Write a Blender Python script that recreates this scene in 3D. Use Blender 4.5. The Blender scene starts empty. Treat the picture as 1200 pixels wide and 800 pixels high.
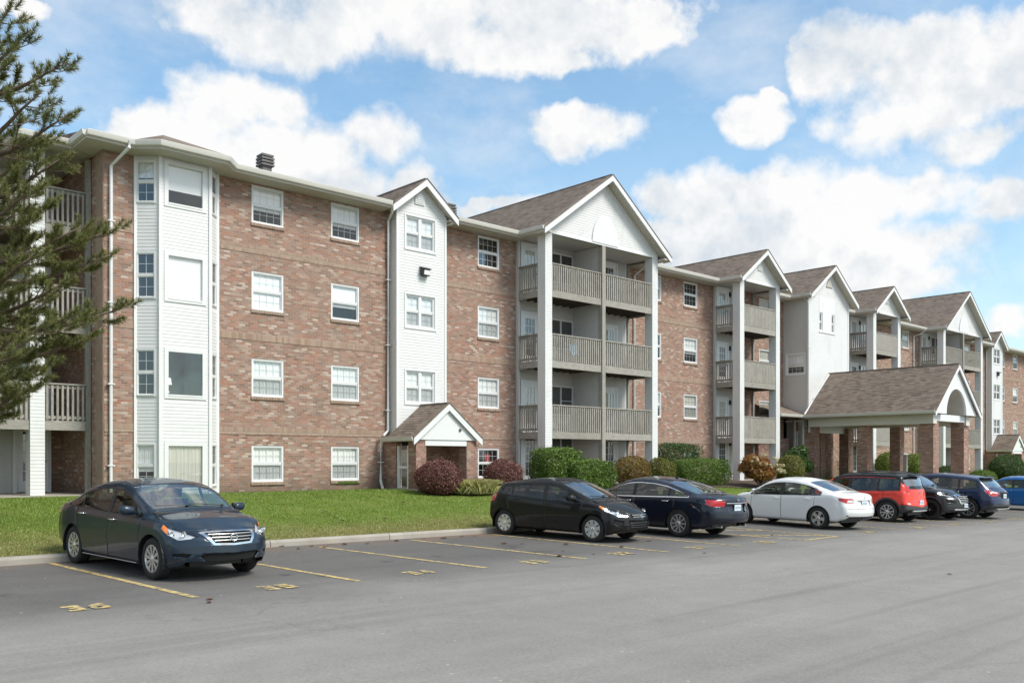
import bpy, bmesh, math, random
import numpy as np
from mathutils import Vector, Matrix
R = math.radians
random.seed(7); rng = np.random.default_rng(7)
sc = bpy.context.scene
col = sc.collection

# ------------------------------------------------------------------ camera
F_PX, HORIZON, W_PX = 1060.0, 539.0, 1200.0
YAW = math.atan2(1140, 1060)               # facade runs along +X, camera turned this far from it
CA, SA = math.cos(YAW), math.sin(YAW)
cam = bpy.data.cameras.new("camera"); camo = bpy.data.objects.new("camera", cam); col.objects.link(camo)
camo.location = (0, 0, 0)                   # eye level is z = 0
camo.rotation_euler = (R(90), 0, YAW - R(90))
cam.sensor_fit = 'HORIZONTAL'; cam.sensor_width = 36; cam.lens = F_PX / W_PX * 36
cam.shift_y = (HORIZON - 400) / W_PX
cam.clip_start = .1; cam.clip_end = 4000
sc.camera = camo

# ------------------------------------------------------------------ light
sc.view_settings.view_transform = 'Standard'; sc.view_settings.look = 'None'
sc.view_settings.exposure = 0.64; sc.view_settings.gamma = 1.0
sc.cycles.use_denoising = True
sc.cycles.max_bounces = 8; sc.cycles.transparent_max_bounces = 16; sc.cycles.caustics_reflective = False; sc.cycles.caustics_refractive = False
SUN = Vector((0.22, -0.62, 0.75)).normalized()   # towards the sun: behind the camera
SUN_EL, SUN_ROT = math.asin(SUN.z), math.atan2(SUN.x, SUN.y)
sl = bpy.data.lights.new("sun", 'SUN'); sl.energy = 2.4; sl.angle = R(20); sl.color = (1, .95, .87)
so = bpy.data.objects.new("sun", sl); col.objects.link(so)
so.rotation_euler = SUN.to_track_quat('Z', 'Y').to_euler()
CLOUDS = [  # photographed cumulus: centre and radii, as bearings seen from the car park
 (255,18,85,42),(345,50,125,45),(470,22,170,72),(570,62,110,36),(650,22,130,60),(745,32,85,46),(640,72,60,22),
 (180,150,60,42),(250,135,85,46),(305,128,60,32),(230,185,130,55),(360,190,110,58),(452,172,62,42),(400,222,110,45),(500,228,44,32),
(690,160,68,34),(655,142,36,20),(882,152,42,26),(903,128,20,18),
 (1010,62,90,66),(1080,100,130,66),(1100,55,75,55),(1172,95,70,76),(1195,40,50,60),(965,85,42,44),(1050,152,95,38),(1150,168,90,32),(1110,130,115,60),(1060,40,70,40),
 (820,245,75,45),(900,232,85,40),(1000,228,110,48),(1090,216,95,38),(1172,232,60,45),(900,285,150,45),(1050,292,150,45),(1000,332,220,36),(790,300,60,40),
 (1190,385,34,34),(10,-8,50,16),(585,238,70,14)]
def bearing(px, py):
    u = (px - 600) / F_PX
    v = Vector((CA + u*SA, SA - u*CA, (HORIZON - py) / F_PX)).normalized()
    return math.atan2(v.x, v.y), math.asin(v.z)
wd = bpy.data.worlds.new("World"); sc.world = wd; wd.use_nodes = True
def build_world():
    nt = wd.node_tree; N = nt.nodes; L = nt.links; N.clear()
    def nd(t, **k):
        n = N.new(t)
        for a, v in k.items(): setattr(n, a, v)
        return n
    def ma(op, a, b=None, c=None):
        n = nd('ShaderNodeMath', operation=op)
        for i, v in enumerate((a, b, c)):
            if v is None: continue
            if isinstance(v, (int, float)): n.inputs[i].default_value = v
            else: L.new(v, n.inputs[i])
        return n.outputs[0]
    sky = nd('ShaderNodeTexSky', sky_type='NISHITA', sun_disc=False, sun_elevation=SUN_EL, sun_rotation=SUN_ROT)
    sky.air_density = 1.0; sky.dust_density = 1.2; sky.ozone_density = .9
    tc = nd('ShaderNodeTexCoord'); sp = nd('ShaderNodeSeparateXYZ'); L.new(tc.outputs['Generated'], sp.inputs[0])
    az = ma('ARCTAN2', sp.outputs[0], sp.outputs[1]); el = ma('ARCSINE', sp.outputs[2])
    cb = nd('ShaderNodeCombineXYZ'); L.new(az, cb.inputs[0]); L.new(el, cb.inputs[1])
    def noise(vec, scale, detail, rough, off=(0,0,0)):
        m = nd('ShaderNodeVectorMath', operation='ADD'); L.new(vec, m.inputs[0]); m.inputs[1].default_value = off
        n = nd('ShaderNodeTexNoise'); n.inputs['Scale'].default_value = scale; n.inputs['Detail'].default_value = detail; n.inputs['Roughness'].default_value = rough
        L.new(m.outputs[0], n.inputs['Vector']); return n.outputs['Fac']
    P = cb.outputs[0]; DV = tc.outputs['Generated']      # bearings for the photographed clouds, plain direction for all noise: no seams
    def warp(vec, k, amp, off):
        n = nd('ShaderNodeTexNoise'); n.inputs['Scale'].default_value = k; n.inputs['Detail'].default_value = 3
        a = nd('ShaderNodeVectorMath', operation='ADD'); L.new(vec, a.inputs[0]); a.inputs[1].default_value = off; L.new(a.outputs[0], n.inputs['Vector'])
        s1 = nd('ShaderNodeVectorMath', operation='SUBTRACT'); L.new(n.outputs['Color'], s1.inputs[0]); s1.inputs[1].default_value = (.5, .5, .5)
        s2 = nd('ShaderNodeVectorMath', operation='MULTIPLY'); L.new(s1.outputs[0], s2.inputs[0]); s2.inputs[1].default_value = (amp, amp*.7, 0)
        s3 = nd('ShaderNodeVectorMath', operation='ADD'); L.new(vec, s3.inputs[0]); L.new(s2.outputs[0], s3.inputs[1]); return s3.outputs[0]
    PW = warp(warp(P, 9, .085, (1, 2, 3)), 30, .035, (4, 0, 2))
    f = None
    for (px, py, rx, ry) in CLOUDS:
        a0, e0 = bearing(px, py); a1, _ = bearing(px + rx, py); _, e1 = bearing(px, py - ry)
        s = nd('ShaderNodeVectorMath', operation='SUBTRACT'); L.new(PW, s.inputs[0]); s.inputs[1].default_value = (a0, e0, 0)
        m = nd('ShaderNodeVectorMath', operation='MULTIPLY'); L.new(s.outputs[0], m.inputs[0]); m.inputs[1].default_value = (1/abs(a1-a0), 1/abs(e1-e0), 0)
        l = nd('ShaderNodeVectorMath', operation='LENGTH'); L.new(m.outputs[0], l.inputs[0])
        d = ma('SUBTRACT', 1.0, l.outputs['Value'])
        f = d if f is None else ma('SMOOTH_MAX', f, d, .22)
    # the same kind of cumulus goes on all round the sky
    g = noise(warp(DV, 9, .085, (1, 2, 3)), 2.6, 4, .5, (5.3, 1.7, 2)); gen = ma('SUBTRACT', ma('MULTIPLY', g, 4.2), 2.0)
    (al, _), (ar, _) = bearing(-40, 200), bearing(1240, 200)
    def fade(v, a, b):
        n = nd('ShaderNodeMapRange', interpolation_type='SMOOTHSTEP'); L.new(v, n.inputs[0]); n.inputs[1].default_value = a; n.inputs[2].default_value = b; return n.outputs[0]
    top = bearing(600, -30)[1]
    inside = ma('MULTIPLY', fade(az, al - .5, al), ma('MULTIPLY', fade(az, ar + .5, ar), fade(el, top + .35, top)))
    gen = ma('SUBTRACT', gen, ma('MULTIPLY', inside, 3.0))
    f = ma('MAXIMUM', f, gen)
    def ma3(vec, k, det, rough, off=(0,0,0)): return ma('SUBTRACT', noise(vec, k, det, rough, off), .5)
    def dens_at(off, fb):
        big = ma('MULTIPLY', ma3(DV, 8, 3, .5, off), .9); fine = ma('MULTIPLY', ma3(DV, 22, 10, .60, off), 1.25)
        return ma('ADD', ma('ADD', fb, .08), ma('ADD', big, fine))
    dens = dens_at((0,0,0), f); dens2 = dens_at((.002, .002, .020), f); n3 = noise(DV, 5.5, 6, .55, (3, 2, 1))
    # soft wind-drawn edges in places, crisp heads in others
    soft = ma('MULTIPLY', noise(DV, 6, 2, .5, (9, 4, 2)), 1.15)
    edge = ma('DIVIDE', ma('ADD', dens, .10), ma('ADD', .10, soft))
    mr = nd('ShaderNodeMapRange', interpolation_type='SMOOTHSTEP'); L.new(edge, mr.inputs[0]); mr.inputs[1].default_value = 0; mr.inputs[2].default_value = 1
    stretch = nd('ShaderNodeVectorMath', operation='MULTIPLY'); L.new(DV, stretch.inputs[0]); stretch.inputs[1].default_value = (1, 1, 2.2)
    wisp = noise(stretch.outputs[0], 5, 8, .6, (1, 7, 3)); veil = ma('ADD', .10, ma('MULTIPLY', ma('MAXIMUM', ma('SUBTRACT', wisp, .48), 0), 1.6))
    haze = ma('MULTIPLY', ma('MAXIMUM', ma('SUBTRACT', .36, el), 0), 1.1)
    thin = ma('MINIMUM', ma('MAXIMUM', mr.outputs[0], ma('ADD', veil, haze)), .98)
    relief = ma('MULTIPLY', ma('SUBTRACT', dens, dens2), .50)
    lum = ma('ADD', ma('ADD', .885, relief), ma('MULTIPLY', ma('SUBTRACT', n3, .5), 1.1))
    lum = ma('MINIMUM', ma('MAXIMUM', lum, .70), 1.02)
    cc = nd('ShaderNodeMix', data_type='RGBA'); cc.inputs['A'].default_value = (.70, .76, .82, 1); cc.inputs['B'].default_value = (1, .995, .985, 1)
    mr2 = nd('ShaderNodeMapRange'); L.new(lum, mr2.inputs[0]); mr2.inputs[1].default_value = .7; mr2.inputs[2].default_value = .98
    L.new(mr2.outputs[0], cc.inputs['Factor'])
    bc = nd('ShaderNodeBackground'); L.new(cc.outputs['Result'], bc.inputs[0]); bc.inputs[1].default_value = CLOUD_STR
    tint = nd('ShaderNodeMix', data_type='RGBA', blend_type='MULTIPLY'); tint.inputs['Factor'].default_value = 1; L.new(sky.outputs[0], tint.inputs['A']); tint.inputs['B'].default_value = (.74, 1.0, 1.02, 1)
    bs = nd('ShaderNodeBackground'); L.new(tint.outputs['Result'], bs.inputs[0]); bs.inputs[1].default_value = SKY_STR
    mx = nd('ShaderNodeMixShader'); L.new(thin, mx.inputs[0]); L.new(bs.outputs[0], mx.inputs[1]); L.new(bc.outputs[0], mx.inputs[2])
    out = nd('ShaderNodeOutputWorld'); L.new(mx.outputs[0], out.inputs[0])
SKY_STR, CLOUD_STR = .14, .64
build_world()

# ------------------------------------------------------------------ helpers
WL = {}                                      # world position of every unrotated parent
def new_empty(name, loc, rz=0, parent=None):
    o = bpy.data.objects.new(name, None); col.objects.link(o); o.location = loc; o.rotation_euler = (0, 0, rz); o.empty_display_size = .2
    if parent: o.parent = parent
    return o
def tag(o, label, cat, group=None):
    o["label"] = label; o["category"] = cat
    if group: o["group"] = group
    return o
class MB:
    "collects faces, then links them as one mesh object"
    def __init__(s): s.v = []; s.f = []; s.m = []; s.mi = 0
    def add(s, vs, fs):
        b = len(s.v); s.v += [tuple(p) for p in vs]
        for f in fs: s.f.append(tuple(b + i for i in f)); s.m.append(s.mi)
        return s
    def box(s, x0, x1, y0, y1, z0, z1):
        return s.add([(x0,y0,z0),(x1,y0,z0),(x1,y1,z0),(x0,y1,z0),(x0,y0,z1),(x1,y0,z1),(x1,y1,z1),(x0,y1,z1)],
                     [(0,3,2,1),(4,5,6,7),(0,1,5,4),(1,2,6,5),(2,3,7,6),(3,0,4,7)])
    def poly(s, pts): return s.add(pts, [tuple(range(len(pts)))])
    def prism(s, pts, d):
        d = Vector(d); n = len(pts); P = [Vector(p) for p in pts]; Q = [p + d for p in P]
        return s.add(P + Q, [tuple(range(n))[::-1], tuple(range(n, 2*n))] + [(i, (i+1) % n, n + (i+1) % n, n + i) for i in range(n)])
    def tube(s, pts, r, n=8, cap=True):
        P = [Vector(p) for p in pts]; rs = r if isinstance(r, (list, tuple)) else [r]*len(P); rings = []
        for i, p in enumerate(P):
            t = (P[min(i+1, len(P)-1)] - P[max(i-1, 0)]).normalized()
            a = t.cross(Vector((0, 0, 1)));
            if a.length < 1e-3: a = t.cross(Vector((1, 0, 0)))
            a.normalize(); b = t.cross(a)
            rings.append([p + (a*math.cos(k*2*math.pi/n) + b*math.sin(k*2*math.pi/n))*rs[i] for k in range(n)])
        fs = [(i*n + k, (i+1)*n + k, (i+1)*n + (k+1) % n, i*n + (k+1) % n) for i in range(len(P)-1) for k in range(n)]
        if cap: fs += [tuple(range(n)), tuple(reversed(range((len(P)-1)*n, len(P)*n)))]
        return s.add([q for r_ in rings for q in r_], fs)
    def lathe(s, prof, n=24, axis='y', o=(0,0,0)):
        "profile of (radius, along) turned round an axis"
        vs = []
        for (r, h) in prof:
            for k in range(n):
                a = 2*math.pi*k/n; c_, s_ = r*math.cos(a), r*math.sin(a)
                p = (c_, h, s_) if axis == 'y' else ((c_, s_, h) if axis == 'z' else (h, c_, s_))
                vs.append((p[0]+o[0], p[1]+o[1], p[2]+o[2]))
        fs = [(i*n+k, i*n+(k+1) % n, (i+1)*n+(k+1) % n, (i+1)*n+k) for i in range(len(prof)-1) for k in range(n)]
        return s.add(vs, fs)
    def ball(s, c, r, n=12, m=8):
        r = r if isinstance(r, (tuple, list)) else (r, r, r); vs = []
        for j in range(m+1):
            t = math.pi*j/m
            for k in range(n):
                a = 2*math.pi*k/n
                vs.append((c[0]+r[0]*math.sin(t)*math.cos(a), c[1]+r[1]*math.sin(t)*math.sin(a), c[2]+r[2]*math.cos(t)))
        return s.add(vs, [(j*n+k, (j+1)*n+k, (j+1)*n+(k+1) % n, j*n+(k+1) % n) for j in range(m) for k in range(n)])
    def sweep(s, prof, path):
        "closed profile of (out, up) carried along a level polyline; out is to the right of travel"
        n = len(prof); rings = []; Pp = [Vector(p) for p in path]
        for i, p in enumerate(Pp):
            t0 = (p - Pp[i-1]).normalized() if i else None; t1 = (Pp[i+1] - p).normalized() if i < len(Pp)-1 else None
            t = ((t0 or t1) + (t1 or t0)).normalized(); k = 1/max(.3, t.dot(t1 or t0)); o = Vector((t.y, -t.x, 0))*k
            rings.append([p + o*a + Vector((0, 0, b)) for a, b in prof])
        fs = [(i*n+k, i*n+(k+1) % n, (i+1)*n+(k+1) % n, (i+1)*n+k) for i in range(len(Pp)-1) for k in range(n)]
        fs += [tuple(reversed(range(n))), tuple(range((len(Pp)-1)*n, len(Pp)*n))]
        return s.add([q for r_ in rings for q in r_], fs)
    def mesh(s, name, mats, smooth=False):
        me = bpy.data.meshes.new(name); me.from_pydata(s.v, [], s.f)
        for m in (mats if isinstance(mats, (list, tuple)) else [mats]): me.materials.append(m)
        if any(s.m): me.polygons.foreach_set('material_index', s.m)
        bm = bmesh.new(); bm.from_mesh(me); bmesh.ops.recalc_face_normals(bm, faces=bm.faces); bm.to_mesh(me); bm.free()
        if smooth: me.polygons.foreach_set('use_smooth', [True]*len(me.polygons))
        me.update(); return me
    def build(s, name, mats, parent=None, smooth=False, local=False, kind=None, raw=False):
        o = bpy.data.objects.new(name, s.mesh(name, mats, smooth)); col.objects.link(o)
        if parent is not None: attach(o, parent, local)
        if kind: o["kind"] = kind
        return o
def attach(o, parent, local=False):
    o.parent = parent
    if not local: o.matrix_parent_inverse = Matrix.Translation(-world_at(parent))
def world_at(o):
    return Vector(WL.get(o.name, (0, 0, 0)))
def inst(name, me, parent, loc, scale=(1,1,1), rz=0, rot=None):
    "one more object on shared mesh data, placed in world space"
    o = bpy.data.objects.new(name, me); col.objects.link(o); o.location = loc; o.scale = scale
    o.rotation_euler = rot if rot else (0, 0, rz)
    if parent: attach(o, parent)
    return o
def big_mesh(name, V, Fc, mats, mi=None, smooth=False):
    "fast triangles from numpy"
    me = bpy.data.meshes.new(name); V = np.asarray(V, np.float32); Fc = np.asarray(Fc, np.int32); k = Fc.shape[1]
    me.vertices.add(len(V)); me.vertices.foreach_set('co', V.ravel())
    me.loops.add(Fc.size); me.loops.foreach_set('vertex_index', Fc.ravel())
    me.polygons.add(len(Fc)); me.polygons.foreach_set('loop_start', np.arange(0, Fc.size, k, dtype=np.int32))
    if mi is not None: me.polygons.foreach_set('material_index', np.asarray(mi, np.int32))
    for m in (mats if isinstance(mats, (list, tuple)) else [mats]): me.materials.append(m)
    if smooth: me.polygons.foreach_set('use_smooth', np.ones(len(Fc), bool))
    me.update(calc_edges=True); return me
# pixel bearings of the photograph turned into places on a known upright plane (Y = const)
def RAT(px):
    u = (px - 600) / F_PX; return (CA + u*SA) / (SA - u*CA)
def DEP(px, Y):
    u = (px - 600) / F_PX; return Y / (SA - u*CA)
def ZAT(px, py, Y): return (HORIZON - py) / F_PX * DEP(px, Y)

# ------------------------------------------------------------------ materials
class NT:
    def __init__(s, name):
        s.mat = bpy.data.materials.new(name); s.mat.use_nodes = True; s.nt = s.mat.node_tree; s.N = s.nt.nodes; s.L = s.nt.links
        s.bsdf = s.N['Principled BSDF']; s.out = s.N['Material Output']
    def nd(s, t, **k):
        n = s.N.new(t)
        for a, v in k.items(): setattr(n, a, v)
        return n
    def put(s, sock, v):
        if hasattr(v, 'is_linked') or isinstance(v, bpy.types.NodeSocket): s.L.new(v, sock)
        else: sock.default_value = (tuple(v) + (1,) if isinstance(v, tuple) and len(v) == 3 and sock.type == 'RGBA' else v)
    def ma(s, op, *a, clamp=False):
        n = s.nd('ShaderNodeMath', operation=op, use_clamp=clamp)
        for i, v in enumerate(a): s.put(n.inputs[i], v)
        return n.outputs[0]
    def mix(s, f, a, b, mode='MIX'):
        n = s.nd('ShaderNodeMix', data_type='RGBA', blend_type=mode); s.put(n.inputs['Factor'], f); s.put(n.inputs['A'], a); s.put(n.inputs['B'], b); return n.outputs['Result']
    def pos(s): return s.nd('ShaderNodeNewGeometry').outputs['Position']
    def obj(s): return s.nd('ShaderNodeTexCoord').outputs['Object']
    def xyz(s, v):
        n = s.nd('ShaderNodeSeparateXYZ'); s.L.new(v, n.inputs[0]); return n.outputs
    def comb(s, x, y, z=0.0):
        n = s.nd('ShaderNodeCombineXYZ')
        for i, v in enumerate((x, y, z)): s.put(n.inputs[i], v)
        return n.outputs[0]
    def scale(s, v, k):
        n = s.nd('ShaderNodeVectorMath', operation='MULTIPLY'); s.put(n.inputs[0], v); n.inputs[1].default_value = k if isinstance(k, tuple) else (k,k,k); return n.outputs[0]
    def noise(s, v, sc_, det=4, rough=.55):
        n = s.nd('ShaderNodeTexNoise'); s.L.new(v, n.inputs['Vector']); n.inputs['Scale'].default_value = sc_; n.inputs['Detail'].default_value = det; n.inputs['Roughness'].default_value = rough; return n.outputs['Fac']
    def white(s, v):
        n = s.nd('ShaderNodeTexWhiteNoise', noise_dimensions='3D'); s.L.new(v, n.inputs['Vector']); return n.outputs['Value']
    def ramp(s, f, stops, interp='LINEAR'):
        n = s.nd('ShaderNodeValToRGB'); s.put(n.inputs[0], f); r = n.color_ramp; r.interpolation = interp
        while len(r.elements) < len(stops): r.elements.new(.5)
        for e, (p, c) in zip(r.elements, stops): e.position = p; e.color = tuple(c) + (1,) if len(c) == 3 else c
        return n.outputs[0]
    def rng(s, v, a, b, c=0.0, d=1.0, smooth=False):
        n = s.nd('ShaderNodeMapRange'); n.interpolation_type = 'SMOOTHSTEP' if smooth else 'LINEAR'
        s.put(n.inputs[0], v)
        for i, x in enumerate((a, b, c, d)): n.inputs[i+1].default_value = x
        return n.outputs[0]
    def bump(s, h, strength=.3, dist=.01):
        n = s.nd('ShaderNodeBump'); n.inputs['Strength'].default_value = strength; n.inputs['Distance'].default_value = dist
        s.L.new(h, n.inputs['Height']); s.L.new(n.outputs[0], s.bsdf.inputs['Normal'])
    def set(s, **k):
        names = dict(color='Base Color', rough='Roughness', metal='Metallic', coat='Coat Weight', coat_rough='Coat Roughness', spec='Specular IOR Level', sub='Subsurface Weight', trans='Transmission Weight', sheen='Sheen Weight', alpha='Alpha')
        for a, v in k.items(): s.put(s.bsdf.inputs[names[a]], v)
        return s
def simple(name, color, rough=.6, var=.12, sc_=3.0, bump=0, metal=0, coat=0, spec=.5, dirt=None):
    t = NT(name); p = t.pos(); n = t.noise(p, sc_, 6, .6)
    c = t.mix(t.rng(n, .3, .7), tuple(x*(1-var) for x in color), tuple(min(1, x*(1+var)) for x in color))
    if dirt: c = t.mix(t.rng(t.noise(t.scale(p, (1, 1, .35)), 1.7, 6, .65), .52, .75, 0, dirt[1]), c, dirt[0])
    t.set(color=c, rough=rough, metal=metal, coat=coat, spec=spec)
    if bump: t.bump(t.noise(p, sc_*12, 4), bump, .01)
    return t.mat
def brick_mat(name, stops, bw=.20, bh=.072, mortar=(.38, .31, .26), stain=True):
    t = NT(name); p = t.pos(); g = t.nd('ShaderNodeNewGeometry'); x, y, z = t.xyz(p); nx, ny, nz = t.xyz(g.outputs['Normal'])
    side = t.ma('GREATER_THAN', t.ma('ABSOLUTE', nx), .6)
    u = t.ma('ADD', t.ma('MULTIPLY', x, t.ma('SUBTRACT', 1.0, side)), t.ma('MULTIPLY', y, side))
    row = t.ma('FLOOR', t.ma('DIVIDE', t.ma('ADD', z, 20.0), bh)); fz = t.ma('FRACT', t.ma('DIVIDE', t.ma('ADD', z, 20.0), bh))
    us = t.ma('ADD', t.ma('DIVIDE', t.ma('ADD', u, 50.0), bw), t.ma('MULTIPLY', .5, t.ma('MODULO', row, 2.0)))
    colm = t.ma('FLOOR', us); fu = t.ma('FRACT', us)
    rnd = t.white(t.comb(colm, row, side)); rnd2 = t.white(t.comb(row, colm, 7.0))
    c = t.ramp(rnd, stops, 'CONSTANT')
    c = t.mix(.28, c, t.ramp(rnd2, [(0, (.20, .115, .085)), (1, (.50, .36, .295))]))
    big = t.noise(p, .55, 5, .6); c = t.mix(t.rng(big, .35, .7, 0, .28), c, (.30, .225, .175))
    mm = t.ma('MAXIMUM', t.rng(t.ma('ABSOLUTE', t.ma('SUBTRACT', fu, .5)), .465, .485), t.rng(t.ma('ABSOLUTE', t.ma('SUBTRACT', fz, .5)), .40, .455))
    c = t.mix(mm, c, mortar)
    if stain:
        damp = t.ma('MULTIPLY', t.rng(t.ma('ADD', z, t.ma('MULTIPLY', t.noise(p, 1.4, 5, .6), 1.1)), .35, -.55, 0, .75, True), .8); c = t.mix(damp, c, (.13, .10, .075))
        st = t.noise(t.scale(p, (1.2, 1.2, .5)), 1.3, 6, .65); c = t.mix(t.rng(st, .56, .78, 0, .5), c, (.17, .13, .095))
    t.set(color=c, rough=.88, spec=.25)
    h = t.ma('ADD', t.ma('MULTIPLY', t.ma('SUBTRACT', 1.0, mm), 1.0), t.ma('MULTIPLY', t.noise(p, 60, 4), .35))
    t.bump(h, .55, .008); return t.mat
M = {}
BRK = [(0, (.335, .168, .120)), (.20, (.25, .152, .116)), (.38, (.38, .165, .106)), (.53, (.335, .23, .18)), (.70, (.445, .315, .25)), (.84, (.205, .122, .09)), (.945, (.56, .47, .40))]
M['brick'] = brick_mat("brick_masonry", BRK)
M['brick_dark'] = brick_mat("porch_brick", [(0, (.30, .14, .10)), (.35, (.22, .115, .085)), (.6, (.38, .19, .135)), (.85, (.45, .31, .25))], bw=.235, bh=.08)
M['band'] = brick_mat("soldier_course", [(0, (.37, .255, .185)), (.4, (.33, .23, .17)), (.75, (.40, .29, .22))], bw=.075, bh=.24, mortar=(.34, .27, .215), stain=False)
M['siding'] = simple("vinyl_siding", (.725, .72, .71), .42, .02, 1.5, dirt=((.56, .56, .52), .5))
M['siding_taupe'] = simple("taupe_siding", (.59, .57, .535), .5, .03, 1.5, dirt=((.46, .44, .40), .35))  # greyer, browner siding for balcony recesses and entrance tower flanks
M['trim'] = simple("white_trim", (.76, .76, .755), .38, .02, 2, dirt=((.62, .61, .57), .22))
M['gutter'] = simple("cream_gutter", (.64, .615, .565), .4, .03, 2, dirt=((.46, .43, .37), .35))
M['beam'] = simple("pale_beam", (.68, .645, .58), .6, .04, 1.2)
M['soffit'] = simple("beige_soffit", (.52, .485, .43), .6, .05, 1.2)
M['wood'] = None
def wood(name="weathered_wood", gs=(14, 14, 1.6)):
    t = NT(name); p = t.pos(); r = t.nd('ShaderNodeObjectInfo').outputs['Random']
    g = t.noise(t.scale(p, gs), 3, 6, .65); c = t.ramp(g, [(.25, (.21, .195, .17)), (.55, (.40, .375, .335)), (.8, (.55, .525, .48))])
    c = t.mix(t.rng(r, 0, 1, 0, .30), c, (.20, .18, .14)); c = t.mix(t.rng(t.noise(p, 1.1, 5, .6), .5, .75, 0, .30), c, (.17, .165, .12))
    t.set(color=c, rough=.85, spec=.25); t.bump(g, .3, .004); return t.mat
M['wood'] = wood(); M['wood_level'] = wood('weathered_rim_wood', (1.6, 1.6, 14))
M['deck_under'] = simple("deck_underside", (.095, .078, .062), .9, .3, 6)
def shingle():
    t = NT("asphalt_shingle"); p = t.pos(); g = t.nd('ShaderNodeNewGeometry'); x, y, z = t.xyz(p); nx, ny, nz = t.xyz(g.outputs['Normal'])
    alongy = t.ma('GREATER_THAN', t.ma('ABSOLUTE', nx), .25)
    u = t.ma('ADD', t.ma('MULTIPLY', y, alongy), t.ma('MULTIPLY', x, t.ma('SUBTRACT', 1.0, alongy)))
    v = t.ma('ADD', t.ma('MULTIPLY', z, alongy), t.ma('MULTIPLY', y, t.ma('SUBTRACT', 1.0, alongy)))
    row = t.ma('FLOOR', t.ma('DIVIDE', t.ma('ADD', v, 20.0), .085)); off = t.white(t.comb(row, 1.0, 3.0))
    cell = t.ma('FLOOR', t.ma('ADD', t.ma('DIVIDE', u, .26), t.ma('MULTIPLY', off, 3.0)))
    rnd = t.white(t.comb(cell, row, 2.0))
    c = t.ramp(rnd, [(0, (.14, .108, .086)), (.4, (.20, .158, .128)), (.75, (.25, .20, .165)), (1, (.17, .13, .104))])
    c = t.mix(t.rng(t.noise(p, .8, 6, .65), .45, .75, 0, .5), c, (.245, .195, .155))
    c = t.mix(t.rng(t.noise(t.scale(p, (1, 2.5, 1)), 2.6, 6, .7), .60, .70, 0, .55), c, (.055, .043, .035))
    t.set(color=c, rough=.92, spec=.2); t.bump(t.noise(p, 90, 3), .4, .004); return t.mat
M['shingle'] = shingle()
def glass_mat(name, tint, base):
    t = NT(name); lw = t.nd('ShaderNodeLayerWeight'); lw.inputs[0].default_value = .5
    fac = t.ma('ADD', t.ma('MULTIPLY', t.ma('POWER', lw.outputs['Facing'], 5.0), .9), base + .04, clamp=True)
    tr = t.nd('ShaderNodeBsdfTransparent'); tr.inputs[0].default_value = tuple(tint) + (1,)
    gl = t.nd('ShaderNodeBsdfGlossy'); gl.inputs['Roughness'].default_value = .012; gl.inputs[0].default_value = (.95, .97, 1, 1)
    mx = t.nd('ShaderNodeMixShader'); t.L.new(fac, mx.inputs[0]); t.L.new(tr.outputs[0], mx.inputs[1]); t.L.new(gl.outputs[0], mx.inputs[2])
    t.L.new(mx.outputs[0], t.out.inputs[0]); t.N.remove(t.bsdf); return t.mat
M['pane'] = glass_mat("window_glass", (.98, .99, .985), .09)
M['car_glass'] = glass_mat("car_glass", (.70, .76, .73), .02)
M['screen_glass'] = glass_mat("windscreen_glass", (.68, .76, .71), .26)
M['clear_lens'] = glass_mat("clear_lens", (.95, .96, .97), .05)
def screen():
    t = NT("insect_screen"); tr = t.nd('ShaderNodeBsdfTransparent'); df = t.nd('ShaderNodeBsdfDiffuse'); df.inputs[0].default_value = (.07, .08, .085, 1)
    mx = t.nd('ShaderNodeMixShader'); mx.inputs[0].default_value = .26; t.L.new(tr.outputs[0], mx.inputs[1]); t.L.new(df.outputs[0], mx.inputs[2]); t.L.new(mx.outputs[0], t.out.inputs[0]); return t.mat
M['screen'] = screen()
def curtain(name, c):
    t = NT(name); x, y, z = t.xyz(t.pos()); w = t.noise(t.comb(t.ma('MULTIPLY', t.ma('ADD', x, y), 9.0), t.ma('MULTIPLY', z, .4)), 1.0, 3)
    t.set(color=t.mix(t.rng(w, .3, .7), tuple(a*.82 for a in c), c), rough=.9, spec=.1); t.bump(w, .5, .03); return t.mat
M['curtain'] = curtain("white_curtain", (.94, .94, .93)); M['curtain_cream'] = curtain("cream_curtain", (.66, .64, .56))
M['blind'] = simple("roller_blind", (.95, .95, .95), .8, .02, 2)
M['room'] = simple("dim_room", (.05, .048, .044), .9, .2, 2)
M['red_cloth'] = simple("red_cloth", (.45, .05, .05), .8, .2, 6)
M['metal_vent'] = simple("roof_vent_metal", (.135, .128, .122), .6, .2, 5)
M['dark'] = simple("dark_fitting", (.03, .03, .03), .5, .2, 5)
M['concrete'] = simple("concrete", (.37, .335, .29), .85, .14, 1.6, bump=.3, dirt=((.25, .20, .155), .6))
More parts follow.
